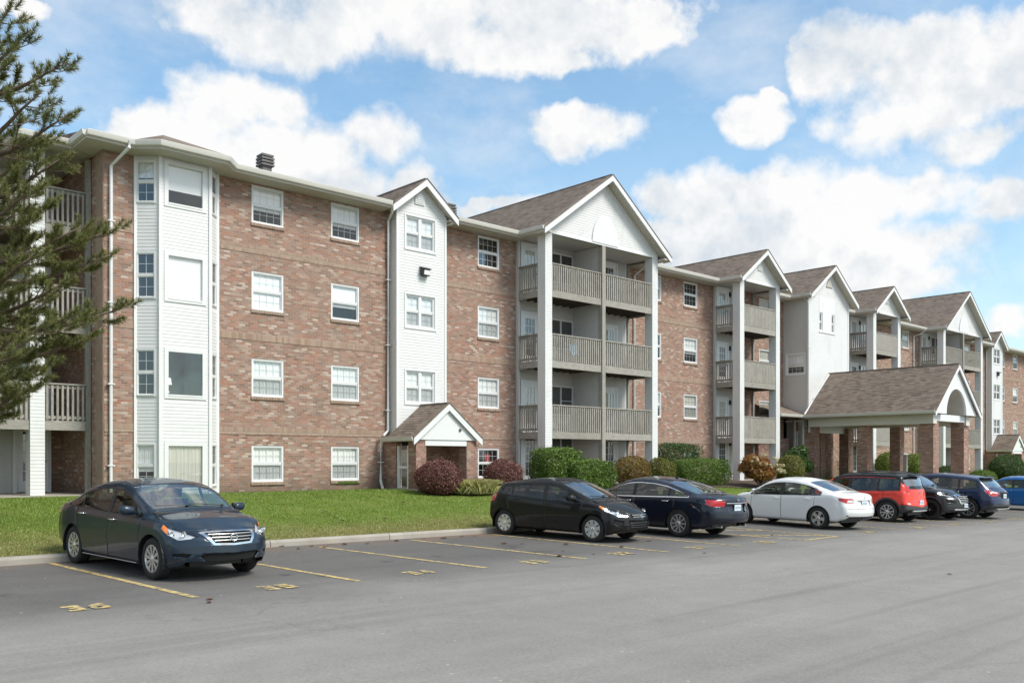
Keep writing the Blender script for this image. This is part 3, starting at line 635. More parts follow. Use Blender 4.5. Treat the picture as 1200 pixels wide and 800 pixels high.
def gable(name, x0, x1, yf, yb, ze, zr, parent, oh=.4, face_y=None, board=True, mat='siding', single=False, gut=True, vent=None):
    "steep gabled roof running back from the facade: stepped shingle courses, rakes, gable boards"
    xc = (x0+x1)/2; hw = xc-x0; st = .085; nrow = max(2, int((zr-ze)/st)); st = (zr-ze)/nrow
    rf = MB()
    for sgn in (-1, 1):
        for i in range(nrow):
            za, zb = ze+i*st, ze+(i+1)*st; xa = xc + sgn*hw*(1-(za-ze)/(zr-ze)); xb = xc + sgn*hw*(1-(zb-ze)/(zr-ze)); l = .010
            rf.add([(xa, yf, za-.02), (xa, yb, za-.02), (xa+sgn*.004, yf, za+l), (xa+sgn*.004, yb, za+l), (xb, yf, zb+.002), (xb, yb, zb+.002)], [(0, 1, 3, 2), (2, 3, 5, 4)])
    rf.box(xc-.07, xc+.07, yf, yb, zr-.035, zr+.016)
    R_ = rf.build('gable_roof', M['shingle'], parent)
    sl = math.atan2(zr-ze, hw); dn = .055
    for sgn in (-1, 1):
        for (nm, mt, t0, t1, ya, yc) in (('rake_board', 'trim', .02, .21, yf-.03, yf+.004), ('rake_soffit', 'soffit', .13, .15, yf+.006, (face_y or yf+oh) )):
            m = MB(); v = lambda x_, off: ze + (zr-ze)*(1-abs(x_-xc)/hw) - off/math.cos(sl)
            xs_ = [x0-.02, xc] if sgn < 0 else [x1+.02, xc]
            m.prism([(xs_[0], ya, v(xs_[0], t0)), (xs_[1], ya, v(xs_[1], t0)), (xs_[1], ya, v(xs_[1], t1)), (xs_[0], ya, v(xs_[0], t1))], (0, yc-ya, 0)).build(nm, M[mt], parent)
        # dark drip edge of the shingles above the rake
        m = MB(); xs_ = [x0-.03, xc] if sgn < 0 else [x1+.03, xc]
        v = lambda x_, off: ze + (zr-ze)*(1-abs(x_-xc)/hw) + off
        m.prism([(xs_[0], yf-.05, v(xs_[0], -.018)), (xs_[1], yf-.05, v(xs_[1], -.018)), (xs_[1], yf-.05, v(xs_[1], .018)), (xs_[0], yf-.05, v(xs_[0], .018))], (0, .3, 0)).build('roof_edge', M['shingle'], parent)
    if board:
        fy = face_y or yf+oh; slope = (zr-ze)/hw
        m = MB(); m.poly([(x0+oh*.9, fy+.02, ze-.06), (x1-oh*.9, fy+.02, ze-.06), (xc, fy+.02, zr-.16)]); m.build('gable_sheathing', M['trim'], parent)
        clip = lambda z: (lambda w_: None if w_ < .05 else (hw - w_, hw + w_))(min(hw-oh*.9, (zr-.17-z)/slope))
        siding((x0, fy, 0), (1, 0, 0), 2*hw, ze-.05, zr-.2, (0, -1, 0), (), mat, parent, single, clip)
    return R_
def vent_arch(x, y, z, w, h, parent=None):
    m = MB(); P = [(x-w/2, y, z), (x+w/2, y, z)] + [(x+w/2*math.cos(a), y, z+h*.45+h*.55*math.sin(a)) for a in np.linspace(0, math.pi, 11)]
    m.prism(P, (0, -.03, 0)); o = m.build('gable_vent', M['trim'], parent or bld)
    s = MB()
    for i in range(5): q = z+.05+i*h*.16; s.box(x-w*.36, x+w*.36, y-.05, y-.031, q, q+.03)
    s.build('vent_louvre', M['siding'], o)

# --- white stair towers (near and far)
def tower(x0, x1, yf, single, far=False):
    tw = new_empty('stair_tower', ((x0+x1)/2, yf, BASE)); attach(tw, bld); WL[tw.name] = tw.location[:]
    rows = [(4.74, 5.90), (2.03, 3.19), (7.53, 8.69)]; cx = (x0+x1)/2 - .06; w = 1.30
    hs = [(cx-w/2-x0, cx+w/2-x0, a, b) for a, b in rows]
    wall(MB(), (x0, yf, 0), (1, 0, 0), x1-x0, BASE-.3, 8.95, (0, -1, 0), hs, .1).build('sheathing', M['trim'], tw)
    siding((x0, yf-.002, 0), (1, 0, 0), x1-x0, .9, 8.93, (0, -1, 0), [(a-.06, b+.06, c-.06, d+.06) for a, b, c, d in hs], 'siding', tw, single)
    siding((x0, D, 0), (0, -1, 0), D-yf, .3, 8.9, (-1, 0, 0), (), 'siding', tw)
    wall(MB(), (x0+.001, D, 0), (0, -1, 0), D-yf, BASE-.3, 8.95, (-1, 0, 0)).build('sheathing', M['trim'], tw)
    wall(MB(), (x1-.001, yf, 0), (0, 1, 0), D-yf, BASE-.3, 8.95, (1, 0, 0)).build('sheathing', M['trim'], tw)
    for a, b in rows:
        window(cx, yf+.02, a, w, b-a, 'screen', 0, 1, (2, 2), 'curtain' if not far else None, .05, tw)
        t = MB(); e = .06
        for s0, s1, q0, q1 in ((cx-w/2-e, cx-w/2, a-e, b+e), (cx+w/2, cx+w/2+e, a-e, b+e), (cx-w/2, cx+w/2, b, b+e), (cx-w/2, cx+w/2, a-e, a)): t.box(s0, s1, yf-.034, yf, q0, q1)
        t.build('window_trim', M['trim'], tw)
    for xx in (x0, x1):
        m = MB(); m.box(xx-.04, xx+.05, yf-.03, yf+.05, .3, 8.92); m.build('corner_trim', M['trim'], tw)
    gable('gable', x0-.36, x1+.36, yf-.30, 34, 8.9, 10.05, tw, .4, yf, True, 'siding', single)
    vent_arch((x0+x1)/2-.1, yf-.02, 9.15, .42, .42, tw)
    m = MB(); m.box(cx-.02, cx+.30, yf-.20, yf-.03, 6.62, 6.86); m.prism([(cx-.05, yf-.26, 6.84), (cx+.33, yf-.26, 6.84), (cx+.33, yf-.02, 6.92), (cx-.05, yf-.02, 6.92)], (0, 0, .03)); lf = m.build('flood_light', M['dark'], tw)
    m = MB(); m.box(cx+.03, cx+.28, yf-.215, yf-.201, 6.65, 6.82); m.build('lamp_lens', M['blind'], lf)
    return tw
tower(18.70, 20.86, 26.05, True)
tower(75.05, 77.25, 26.05, False, True)
def pipe(name, path, r=.045):
    m = MB(); m.tube(path, r, 8); o = m.build(name, M['trim'], bld, smooth=False)
    zs = [p[2] for p in path]; k = MB()
    for z in np.arange(min(zs)+.9, max(zs)-.5, 2.3):
        best = [(a, b) for a, b in zip(path, path[1:]) if min(a[2], b[2]) <= z <= max(a[2], b[2])]
        if best:
            a, b = best[0]; t = (z-a[2])/((b[2]-a[2]) or 1); x_ = a[0]+(b[0]-a[0])*t; y_ = a[1]+(b[1]-a[1])*t; k.box(x_-.10, x_+.10, y_-.055, y_+.06, z-.015, z+.015)
    if k.f: k.build('pipe_strap', M['trim'], o)
pipe('downpipe', [(9.36, 25.72, 8.90), (9.36, 25.72, 8.72), (9.10, 26.40, 8.30), (9.10, 26.42, BASE-.05)])
pipe('downpipe', [(18.30, 25.76, 8.84), (18.42, 25.95, 8.62), (18.56, 26.38, 8.45), (18.56, 26.40, 1.05), (18.30, 26.30, .86)])
pipe('downpipe', [(18.22, 26.34, .80), (18.22, 26.36, -.72), (18.22, 26.30, -.85), (18.02, 25.95, -.97)])
pipe('downpipe', [(21.22, 25.76, 8.86), (21.10, 25.95, 8.72), (20.93, 26.35, 8.62), (20.93, 26.42, 2.2)])
pipe('downpipe', [(32.35, 25.76, 8.86), (32.3, 26.2, 8.6), (32.2, 26.42, 8.4), (32.2, 26.42, BASE)])
pipe('downpipe', [(62.3, 25.76, 8.86), (62.1, 26.1, 8.55), (61.85, 26.42, 8.4), (61.85, 26.42, BASE)])
pipe('downpipe', [(45.05, 25.3, 8.86), (45.12, 25.0, 8.62), (45.14, 24.95, 8.4), (45.14, 24.95, 2.9)])
pipe('downpipe', [(74.6, 25.76, 8.86), (74.85, 26.2, 8.6), (74.95, 26.40, 8.4), (74.95, 26.40, BASE)])

# --- timber balconies under gables
def baluster_mesh(w, h):
    m = MB(); m.box(-w/2, w/2, -.018, .018, 0, h); return m.mesh('baluster', M['wood'])
BALM = {}
def railing(par, p0, p1, z, n_out, gap=.125, bw=.062, single=True, h=1.02, skip=0):
    "hand rail, foot rail and balusters between two points on the rim"
    p0, p1 = Vector(p0), Vector(p1); u = (p1-p0); L = u.length; u.normalize(); rz = math.atan2(u.y, u.x); n = Vector(n_out)
    def bar(nm, z0, z1, a, b):
        m = MB(); c = [p0 + n*a, p1 + n*a, p1 + n*b, p0 + n*b]; m.prism([(q.x, q.y, z0) for q in c], (0, 0, z1-z0)); m.build(nm, M['wood_level'], par)
    bar('hand_rail', z+h, z+h+.045, -.06, .055); bar('top_rail', z+h-.10, z+h-.004, -.035, -.001); bar('foot_rail', z+.05, z+.14, -.035, -.001)
    k = max(2, int(round(L/gap))); key = (bw, round(h, 2))
    if key not in BALM: BALM[key] = baluster_mesh(bw, h-.03)
    m = MB()
    for i in range(k):
        q = p0 + u*(L*(i+.5)/k) + n*.0195 + Vector((0, 0, z+.02 - .012*((i*7) % 3)))
        if single: inst('baluster', BALM[key], par, q, rz=rz)
        else:
            a = u*bw/2; b = n*.018; c = [q-a-b, q+a-b, q+a+b, q-a+b]; m.prism(c, (0, 0, h-.03))
    if m.f: m.build('balustrade', M['wood'], par, kind='stuff')
def column(par, x0, x1, y0, y1, z0, z1):
    m = MB(); m.box(x0+.01, x1-.01, y0+.01, y1-.01, z0, z1); m.build('column', M['trim'], par)
    for o, u, L, n in (((x0, y0, 0), (1,0,0), x1-x0, (0,-1,0)), ((x0, y1, 0), (0,-1,0), y1-y0, (-1,0,0)), ((x1, y0, 0), (0,1,0), y1-y0, (1,0,0))):
        siding(o, u, L, z0, z1-.02, n, (), 'siding', par, name='column_cladding')
def glazed_door(par, x, y, z, w=.86, h=2.02, lites=(3, 5), full=True, rz=0):
    "white door leaf in a casing with real lites"
    m = MB(); t = .10
    m.box(x-w/2-t, x-w/2, y-.05, y+.02, z, z+h+t); m.box(x+w/2, x+w/2+t, y-.05, y+.02, z, z+h+t); m.box(x-w/2, x+w/2, y-.05, y+.02, z+h, z+h+t)
    o = m.build('glazed_door', M['trim'], par)
    lz0, lz1 = (z+.75 if not full else z+.35), z+h-.18; lx0, lx1 = x-w/2+.17, x+w/2-.17; q = MB()
    q.box(x-w/2, lx0, y-.02, y+.02, z+.02, z+h); q.box(lx1, x+w/2, y-.02, y+.02, z+.02, z+h); q.box(lx0, lx1, y-.02, y+.02, z+.02, lz0); q.box(lx0, lx1, y-.02, y+.02, lz1, z+h)
    for i in range(1, lites[0]): c = lx0+(lx1-lx0)*i/lites[0]; q.box(c-.012, c+.012, y-.015, y+.01, lz0, lz1)
    for j in range(1, lites[1]): c = lz0+(lz1-lz0)*j/lites[1]; q.box(lx0, lx1, y-.012, y+.008, c-.012, c+.012)
    return o, q, (lx0, lx1, lz0, lz1)
def door_full(par, x, y, z, warm=False, **k):
    o, q, (a, b, c, d) = glazed_door(par, x, y, z, **k)
    # kept two levels deep under the balcony: leaf and panes are its own sub-parts
    q.build('door_leaf', M['trim'], par); p = MB(); p.poly([(a, y+.003, c), (b, y+.003, c), (b, y+.003, d), (a, y+.003, d)]); p.build('door_pane', M['pane'], par)
    r = MB(); r.poly([(a-.03, y+.013, c-.03), (b+.03, y+.013, c-.03), (b+.03, y+.013, d+.03), (a-.03, y+.013, d+.03)]); r.build('door_curtain', M['curtain_cream'] if warm else M['room'], par)  # cream curtain if warm, else a dark sheet painted as the unlit room
    h = MB(); h.ball((b+.09, y-.05, z+.95), .03, 8, 6); h.build('door_knob', M['dark'], par)
    o.name = 'door_casing'
def slider(par, x, y, z0, z1, w, curt=None):
    m = MB(); t = .06
    m.box(x-w/2, x-w/2+t, y-.03, y+.03, z0, z1); m.box(x+w/2-t, x+w/2, y-.03, y+.03, z0, z1); m.box(x-t/2, x+t/2, y-.028, y+.03, z0+t, z1-t); m.box(x-w/2+t, x+w/2-t, y-.029, y+.03, z1-t, z1); m.box(x-w/2+t, x+w/2-t, y-.031, y+.03, z0, z0+t)
    m.box(x+t/2, x+w/2-t, y-.01, y+.01, (z0+z1)/2-.012, (z0+z1)/2+.012); m.build('sliding_window', M['trim'], par)
    p = MB(); p.poly([(x-w/2+t, y, z0+t), (x+w/2-t, y, z0+t), (x+w/2-t, y, z1-t), (x-w/2+t, y, z1-t)]); p.build('window_pane', M['pane'], par)
    r = MB(); r.poly([(x-w/2+.02, y+.014, z0+.02), (x+w/2-.02, y+.014, z0+.02), (x+w/2-.02, y+.014, z1-.02), (x-w/2+.02, y+.014, z1-.02)]); r.build('window_curtain', M[curt] if curt else M['room'], par)  # with no curtain given, a dark sheet carries the room's shade in its colour
RIM = [1.12, 3.90, 6.66]
def balcony_bay(x0, x1, yf, zr, double, near, peak_w):
    par = new_empty('balcony_bay', ((x0+x1)/2, yf, BASE)); attach(par, bld); WL[par.name] = par.location[:]
    cw, cd = .38, .40; yb = D; top = 8.86; mid = (x0+x1)/2 - .1
    back_end = x1 - .25 if double else x0 + 2.6
    siding((x0, yb-.012, 0), (1,0,0), back_end-x0, BASE, top, (0,-1,0), [], 'siding_taupe', par)
    wall(MB(), (x0, yb-.012, 0), (1,0,0), back_end-x0, BASE-.3, top, (0,-1,0)).build('back_wall', M['siding_taupe'], par)
    m = MB(); m.box(back_end, back_end+.12, yb-.03, yb+.05, BASE, top); m.build('corner_trim', M['trim'], par)
    column(par, x0, x0+cw, yf, yf+cd, BASE-.2, top); column(par, x1-cw, x1, yf, yf+cd, BASE-.2, top)
    posts = []
    if double:
        m = MB(); m.box(mid-.10, mid+.10, yf-.035, yf+.16, BASE-.2, top-.003); m.build('post', M['wood'], par)
        m = MB(); m.box(mid-.05, mid+.05, yf+.21, yb-.03, BASE-.2, top-.01); m.build('party_wall', M['siding_taupe'], par)
        siding((mid-.05, yb-.03, 0), (0,-1,0), yb-yf-.26, BASE, top-.02, (-1,0,0), (), 'siding_taupe', par, row=.12)
    m = MB(); m.box(x0+.01, x1-.01, yf+.03, yb, top, top+.05); m.build('ceiling', M['siding_taupe'], par)
    m = MB(); m.box(x0, x1, yf-.01, yf+.10, top, top+.12); m.build('beam', M['trim'], par)
    m = MB(); m.box(x1-.14, x1-.02, yb-.10, yb+.02, BASE, top-.01); m.build('post', M['wood'], par)
    m = MB(); m.box(x0+.012, x0+.10, yb-.16, yb-.035, BASE, top-.01); m.build('post', M['siding_taupe'], par)
    cells = [(x0, mid), (mid, x1)] if double else [(x0, x1)]
    for k, z in enumerate(RIM):
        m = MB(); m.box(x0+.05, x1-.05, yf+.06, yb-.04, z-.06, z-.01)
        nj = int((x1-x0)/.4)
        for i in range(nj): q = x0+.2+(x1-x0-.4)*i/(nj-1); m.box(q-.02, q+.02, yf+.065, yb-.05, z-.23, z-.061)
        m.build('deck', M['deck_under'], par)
        a = x0 + cw
        for (p, q) in [(a, mid-.095), (mid+.095, x1-cw)] if double else [(a, x1-cw)]:
            m = MB(); m.box(p+.003, q-.003, yf+.02, yf+.06, z-.27, z); m.build('rim_board', M['wood_level'], par)
            railing(par, (p+.004, yf+.06, 0), (q-.004, yf+.06, 0), z, (0,-1,0), .124 if double else .104, .062 if double else .088, near == 2 or (near == 1))
        m = MB(); m.box(x0+.02, x0+.06, yf+cd+.003, yb-.165, z-.27, z); m.build('rim_board', M['wood_level'], par)
        railing(par, (x0+.06, yf+cd+.004, 0), (x0+.06, yb-.165, 0), z, (-1,0,0), .124, .062, near == 2 or (near == 1))
        m = MB(); m.box(x1-.06, x1-.02, yf+cd+.003, yb-.105, z-.27, z); m.build('rim_board', M['wood_level'], par)
        railing(par, (x1-.06, yf+cd+.004, 0), (x1-.06, yb-.105, 0), z, (1,0,0), .124, .062, False)
        m = MB(); m.box(x0+1.9, x0+1.94, yf+.3, yb-.3, z-.245, z-.235); m.build('joist_strap', M['dark'], par)
    for k, z in enumerate([BASE+.02] + RIM):
        y = yb - .05
        door_full(par, x0+.75, y, z, warm=k in (1, 3), full=(k != 3), lites=(3, 5) if k != 3 else (3, 1)); lm = MB(); lm.box(x0+1.34, x0+1.44, y-.10, y-.0, z+1.72, z+1.95); lm.build('wall_lamp', M['dark'], par)
        if double:
            slider(par, x0+2.55, y, z+(.75 if k else .1), z+2.0, 1.5, [None, None, None, None][k])
            door_full(par, mid+2.25, y, z, warm=k in (1, 2), full=True)
        else:
            slider(par, x0+2.0, y, z+.12, z+2.0, .82, 'curtain' if k in (2, 3) else None)
    hw = (x1-x0)/2 + .42
    gable('gable', x0-.42, x1+.42, yf-.42, 36 if double else 34, 8.92, zr, par, .42, yf+.02, True, 'siding', near == 2)
    xc = (x0+x1)/2
    if double:   # half-round blank panel over the middle post
        P = [(xc-.80, yf-.005, 8.93), (xc+.80, yf-.005, 8.93)] + [(xc+.80*math.cos(a), yf-.005, 8.93+1.15*math.sin(a)) for a in np.linspace(.05, math.pi-.05, 15)]
        MB().prism(P, (0, -.03, 0)).build('arched_panel', M['trim'], par)
    else: vent_arch(xc, yf, 9.55, .42, .42, par)
    # side gutter returning to the facade
    MB().sweep(GUT, [(x0-.42, 25.82, 8.97), (x0-.42, yf-.40, 8.97)][::1]).build('gutter', M['gutter'], par)
    MB().sweep(GUT, [(x1+.42, yf-.40, 8.97), (x1+.42, 25.82, 8.97)]).build('gutter', M['gutter'], par)
    soffit([(x0-.42, yf-.40), (x0+.02, yf-.40), (x0+.02, D), (x0-.42, D)], 8.76); soffit([(x1-.02, yf-.40), (x1+.42, yf-.40), (x1+.42, D), (x1-.02, D)], 8.76)
    m = MB(); m.box(x0-.1, x1+.1, yf-.25, yb, BASE-.2, BASE+.02); m.build('patio_slab', M['concrete'], par)
    return par
bayA = balcony_bay(24.83, 31.84, 24.82, 11.72, True, 2, 0)
bayB = balcony_bay(38.45, 42.15, 24.92, 10.56, False, 1, 0)
balcony_bay(52.6, 56.3, 24.88, 10.56, False, 0, 0)
balcony_bay(62.87, 69.9, 24.88, 11.76, True, 0, 0)

# --- left wing balcony, mostly behind the pine
lwg = new_empty('left_balcony_bay', (8.0, 27.6, BASE)); attach(lwg, bld); WL[lwg.name] = lwg.location[:]; lwg.name = 'balcony_bay'; WL[lwg.name] = lwg.location[:]
wall(MB(), (8.94, D, 0), (0, 1, 0), 3.7, BASE-.3, SOF, (-1, 0, 0)).build('brick_return', M['brick'], lwg)
wall(MB(), (-9, 30.2, 0), (1, 0, 0), 17.94, BASE-.3, SOF, (0, -1, 0)).build('brick_back', M['brick'], lwg)
m = MB(); m.box(8.915, 8.945, D+.02, D+.62, BASE, SOF-.01); m.build('tan_brick_strip', M['band'], lwg)  # tan strip at the front end of the brick return
siding((6.0, 30.19, 0), (1, 0, 0), 1.1, BASE, SOF, (0, -1, 0), (), 'siding_taupe', lwg)
column(lwg, 7.30, 7.68, 27.5, 27.9, BASE-.2, 8.7); column(lwg, 5.7, 6.1, 27.5, 27.9, BASE-.2, 8.7)
siding((7.0, 30.18, 0), (1, 0, 0), 1.2, BASE, SOF, (0, -1, 0), (), 'siding_taupe', lwg)
m = MB(); m.box(8.79, 8.92, 27.52, 27.66, BASE-.1, 8.7); m.build('post', M['wood'], lwg)
m = MB(); m.box(6.12, 6.24, 27.55, 27.68, BASE-.1, 8.7); m.build('post', M['wood'], lwg)
for z in RIM:
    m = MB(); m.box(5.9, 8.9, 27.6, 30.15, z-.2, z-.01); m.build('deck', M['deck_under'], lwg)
    for a, b in ((6.25, 7.29), (7.69, 8.78)):
        m = MB(); m.box(a, b, 27.53, 27.59, z-.27, z); m.build('rim_board', M['wood_level'], lwg); railing(lwg, (a, 27.59, 0), (b, 27.59, 0), z, (0, -1, 0), .13, .06, True)
    railing(lwg, (7.5, 27.92, 0), (7.5, 30.1, 0), z, (-1, 0, 0), .13, .06, False)
for k, z in enumerate([BASE+.02] + RIM): door_full(lwg, 8.05, 30.12, z, full=True)
m = MB(); m.box(6.42, 6.54, 30.02, 30.15, .75, .92); m.build('wall_lamp', M['dark'], lwg)
gutter([(6.9, 29.4), (6.9, 27.0), (8.24, 27.0)], 8.96); gutter([(-8.5, 29.5), (6.9, 29.5)], 8.95); soffit([(6.9, 27.0), (8.25, 27.0), (8.9, 27.4), (8.9, 30.2), (6.9, 30.2)], 8.74); soffit([(-8.5, 29.5), (6.89, 29.5), (6.89, 30.2), (-8.5, 30.2)], 8.74); soffit([(8.255, D+.03), (8.93, D+.03), (8.93, 27.39), (8.255, 27.0)], 8.752)
gutter([(8.25, 27.0), (8.25, EY)], 8.97)
m = MB(); m.box(5.6, 9.0, 27.2, 30.2, BASE-.2, BASE+.02); m.build('patio_slab', M['concrete'], lwg)
m = MB(); m.box(6.9, 8.25, 27.01, 27.06, 8.80, 8.95); m.build('fascia', M['gutter'], lwg)

# --- entrance block tower in the middle
ct = new_empty('entrance_tower', (47.45, 25, BASE)); attach(ct, bld); WL[ct.name] = ct.location[:]
cx0, cx1, cy = 45.2, 49.7, 25.0
wall(MB(), (cx0, D, 0), (0, -1, 0), D-cy, 2.3, 9, (-1, 0, 0), [(.2, 1.28, 4.72, 5.8)], .1).build('sheathing', M['siding_taupe'], ct)
siding((cx0-.002, D, 0), (0, -1, 0), D-cy, 2.3, 8.95, (-1, 0, 0), [(.13, 1.35, 4.65, 5.87)], 'siding_taupe', ct)
window(cx0+.02, D-.74, 4.72, 1.08, 1.08, 'plain', -math.pi/2, 0, (4, 2), 'blind_half', .05, ct)
t = MB()
for s0, s1, q0, q1 in ((.13, .2, 4.65, 5.87), (1.28, 1.35, 4.65, 5.87), (.2, 1.28, 5.8, 5.87), (.2, 1.28, 4.65, 4.72)): t.box(cx0-.034, cx0, D-s1, D-s0, q0, q1)
t.build('window_trim', M['trim'], ct)
ch = [(1.2, 1.5, 7.15, 8.15), (2.55, 2.85, 7.15, 8.15)]
wall(MB(), (cx0, cy, 0), (1, 0, 0), cx1-cx0, 1.5, 9, (0, -1, 0), ch, .1).build('sheathing', M['trim'], ct)
siding((cx0, cy-.002, 0), (1, 0, 0), cx1-cx0, 2.3, 8.95, (0, -1, 0), [(1.15, 2.9, 7.05, 9.0)], 'siding', ct)
m = MB(); m.box(cx0+1.15, cx0+2.9, cy-.022, cy-.004, 8.16, 9.0); m.box(cx0+1.52, cx0+2.53, cy-.03, cy-.004, 7.1, 8.72); m.box(cx0+1.12, cx0+2.93, cy-.045, cy-.002, 7.05, 7.13); m.build('window_panel', M['trim'], ct)
for a, b, c, d in ch: window(cx0+(a+b)/2, cy+.02, c, b-a, d-c, 'plain', 0, 0, None, None, .04, ct)
wall(MB(), (cx1, cy, 0), (0, 1, 0), D-cy, 2.3, 9, (1, 0, 0)).build('sheathing', M['siding_taupe'], ct)
for xx in (cx0, cx1):
    m = MB(); m.box(xx-.05, xx+.06, cy-.03, cy+.06, 2.3, 8.95); m.build('corner_trim', M['trim'], ct)
gable('gable', cx0-.42, cx1+.42, cy-.42, 34, 8.95, 10.82, ct, .42, cy, True)
MB().sweep(GUT, [(cx0-.42, 25.82, 8.98), (cx0-.42, cy-.4, 8.98)]).build('gutter', M['gutter'], ct)
m = MB(); xq = (cx0+cx1)/2; m.prism([(xq-.35, cy-.03, 9.65), (xq+.35, cy-.03, 9.65), (xq, cy-.03, 10.2)], (0, -.03, 0)); m.build('gable_vent', M['soffit'], ct)
soffit([(cx0-.42, cy-.40), (cx0+.02, cy-.40), (cx0+.02, D), (cx0-.42, D)], 8.78)
# recessed ground-floor entrance
m = MB(); m.poly([(cx0, 25.9, BASE-.2), (cx1, 25.9, BASE-.2), (cx1, 25.9, 2.3), (cx0, 25.9, 2.3)]); m.build('entrance_wall', M['brick_dark'], ct)
m = MB()
for q in (45.5, 46.4, 47.3): m.box(q, q+.07, 25.82, 25.88, BASE, 1.5)
m.box(45.5, 47.37, 25.81, 25.87, 1.5, 1.6); m.build('entrance_frame', M['trim'], ct)
m = MB(); m.poly([(45.5, 25.86, BASE), (47.37, 25.86, BASE), (47.37, 25.86, 1.5), (45.5, 25.86, 1.5)]); m.build('entrance_glass', M['pane'], ct)

m = MB(); xg = 45.36; m.box(xg-.03, xg+.03, 25.34, 25.42, BASE, 2.25); m.box(xg-.03, xg+.03, 25.85, 25.92, BASE, 2.25); m.box(xg-.029, xg+.029, 25.43, 26.48, 2.1, 2.2); m.box(xg-.029, xg+.029, 25.43, 26.48, BASE, BASE+.15); m.build('entrance_frame', M['trim'], ct)
m = MB(); m.poly([(xg, 25.34, BASE), (xg, 26.49, BASE), (xg, 26.49, 2.25), (xg, 25.34, 2.25)]); m.build('entrance_glass', M['pane'], ct)
m = MB(); m.poly([(xg+.35, 25.34, BASE), (xg+.35, 26.6, BASE), (xg+.35, 26.6, 2.3), (xg+.35, 25.34, 2.3)]); m.build('lobby_backing', M['curtain_cream'], ct)  # pale sheet added to stand in for the room behind the glass
m = MB(); m.box(42.2, 45.3, 26.2, 26.46, BASE-.2, 1.2); m.build('planter_wall', M['brick_dark'], ct)
# --- roof vents
for vx, vy in ((15.72, 30.0), (24.55, 30.4)):
    v0 = new_empty('roof_vent', (vx, vy, 9.6)); attach(v0, bld); WL[v0.name] = v0.location[:]
    m = MB(); m.box(vx-.17, vx+.17, vy-.17, vy+.17, 9.3, 10.62); m.build('vent_curb', M['metal_vent'], v0)
    for i in range(4): m = MB(); z = 10.58+i*.115; e = .245-.02*(i == 3); m.prism([(vx-e, vy-e, z), (vx+e, vy-e, z), (vx+e, vy+e, z), (vx-e, vy+e, z)], (0, 0, .07)); m.build('vent_louvre', M['metal_vent'], v0)
    m = MB(); m.box(vx-.16, vx+.16, vy-.16, vy+.16, 10.62, 10.95); m.build('vent_core', M['dark'], v0)

# --- small gabled entrance porches
def porch(xc, near):
    ph = new_empty('entrance_porch', (xc, 25, BASE)); attach(ph, bld); WL[ph.name] = ph.location[:]
    hw, ze, zr, yf = 1.50, .80, 1.99, 24.46
    gable('gable', xc-hw, xc+hw, yf, 26.02, ze, zr, ph, .12, yf+.06, False)
    m = MB(); m.poly([(xc-hw+.15, yf+.07, ze-.1), (xc+hw-.15, yf+.07, ze-.1), (xc, yf+.07, zr-.12)]); m.build('gable_panel', M['trim'], ph)
    m = MB(); m.ball((xc+.55, yf+.05, 1.06), (.05, .05, .06), 10, 6); m.build('gable_lamp', M['metal_vent'], ph)
    m = MB(); m.box(xc-.95, xc+.88, yf+.10, yf+.28, ze-.30, ze-.11); m.build('lintel', M['trim'], ph)
    m = MB(); m.box(xc-hw+.05, xc+hw-.05, yf+.29, 26.0, ze-.12, ze-.06); m.build('ceiling', M['soffit'], ph)
    MB().sweep(GUT, [(xc-hw+.02, 26.3, ze+.0), (xc-hw+.02, yf+.02, ze+.0)]).build('gutter', M['gutter'], ph)
    for a, b in ((xc-1.33, xc-.90), (xc+.90, xc+1.36)):
        m = MB(); m.box(a, b, yf+.12, yf+.56, BASE-.3, ze-.11); m.build('brick_pier', M['brick_dark'], ph)
    m = MB(); m.box(xc-1.32, xc-1.12, 25.75, 26.49, BASE-.3, ze-.12); m.build('wing_wall', M['brick_dark'], ph)
    m = MB(); m.box(xc+1.12, xc+1.36, 25.1, 26.49, BASE-.3, ze-.12); m.build('wing_wall', M['brick_dark'], ph)
    m = MB(); m.box(xc-.35, xc+1.12, 25.92, 26.03, BASE-.3, ze-.12); m.build('back_wall', M['brick_dark'], ph)
    for (x_, y0, y1) in ((xc-1.26, 25.06, 25.70),):
        m = MB(); m.box(x_-.04, x_+.04, y0, y0+.07, BASE, ze-.3); m.box(x_-.04, x_+.04, y1-.06, y1, BASE, ze-.3); m.box(x_-.035, x_+.035, y0+.07, y1-.06, -.28, -.2); m.build('sidelight', M['trim'], ph)
        m = MB(); m.poly([(x_, y0, BASE), (x_, y1, BASE), (x_, y1, ze-.3), (x_, y0, ze-.3)]); m.build('sidelight_pane', M['pane'], ph)
    m = MB(); m.box(xc-1.05, xc-.98, 25.88, 25.96, BASE, ze-.2); m.box(xc-.42, xc-.35, 25.88, 25.96, BASE, ze-.2); m.box(xc-.98, xc-.42, 25.88, 25.96, ze-.5, ze-.43); m.build('door_frame', M['trim'], ph)
    m = MB(); m.poly([(xc-.98, 25.93, BASE), (xc-.42, 25.93, BASE), (xc-.42, 25.93, ze-.5), (xc-.98, 25.93, ze-.5)]); m.build('door_pane', M['pane'], ph)
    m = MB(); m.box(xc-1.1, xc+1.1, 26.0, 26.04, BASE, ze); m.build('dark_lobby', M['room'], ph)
    m = MB(); m.box(xc-1.4, xc+1.4, 24.4, 26.4, BASE-.25, BASE+.03); m.build('doorstep', M['concrete'], ph)
porch(19.76, True); porch(76.2, False)

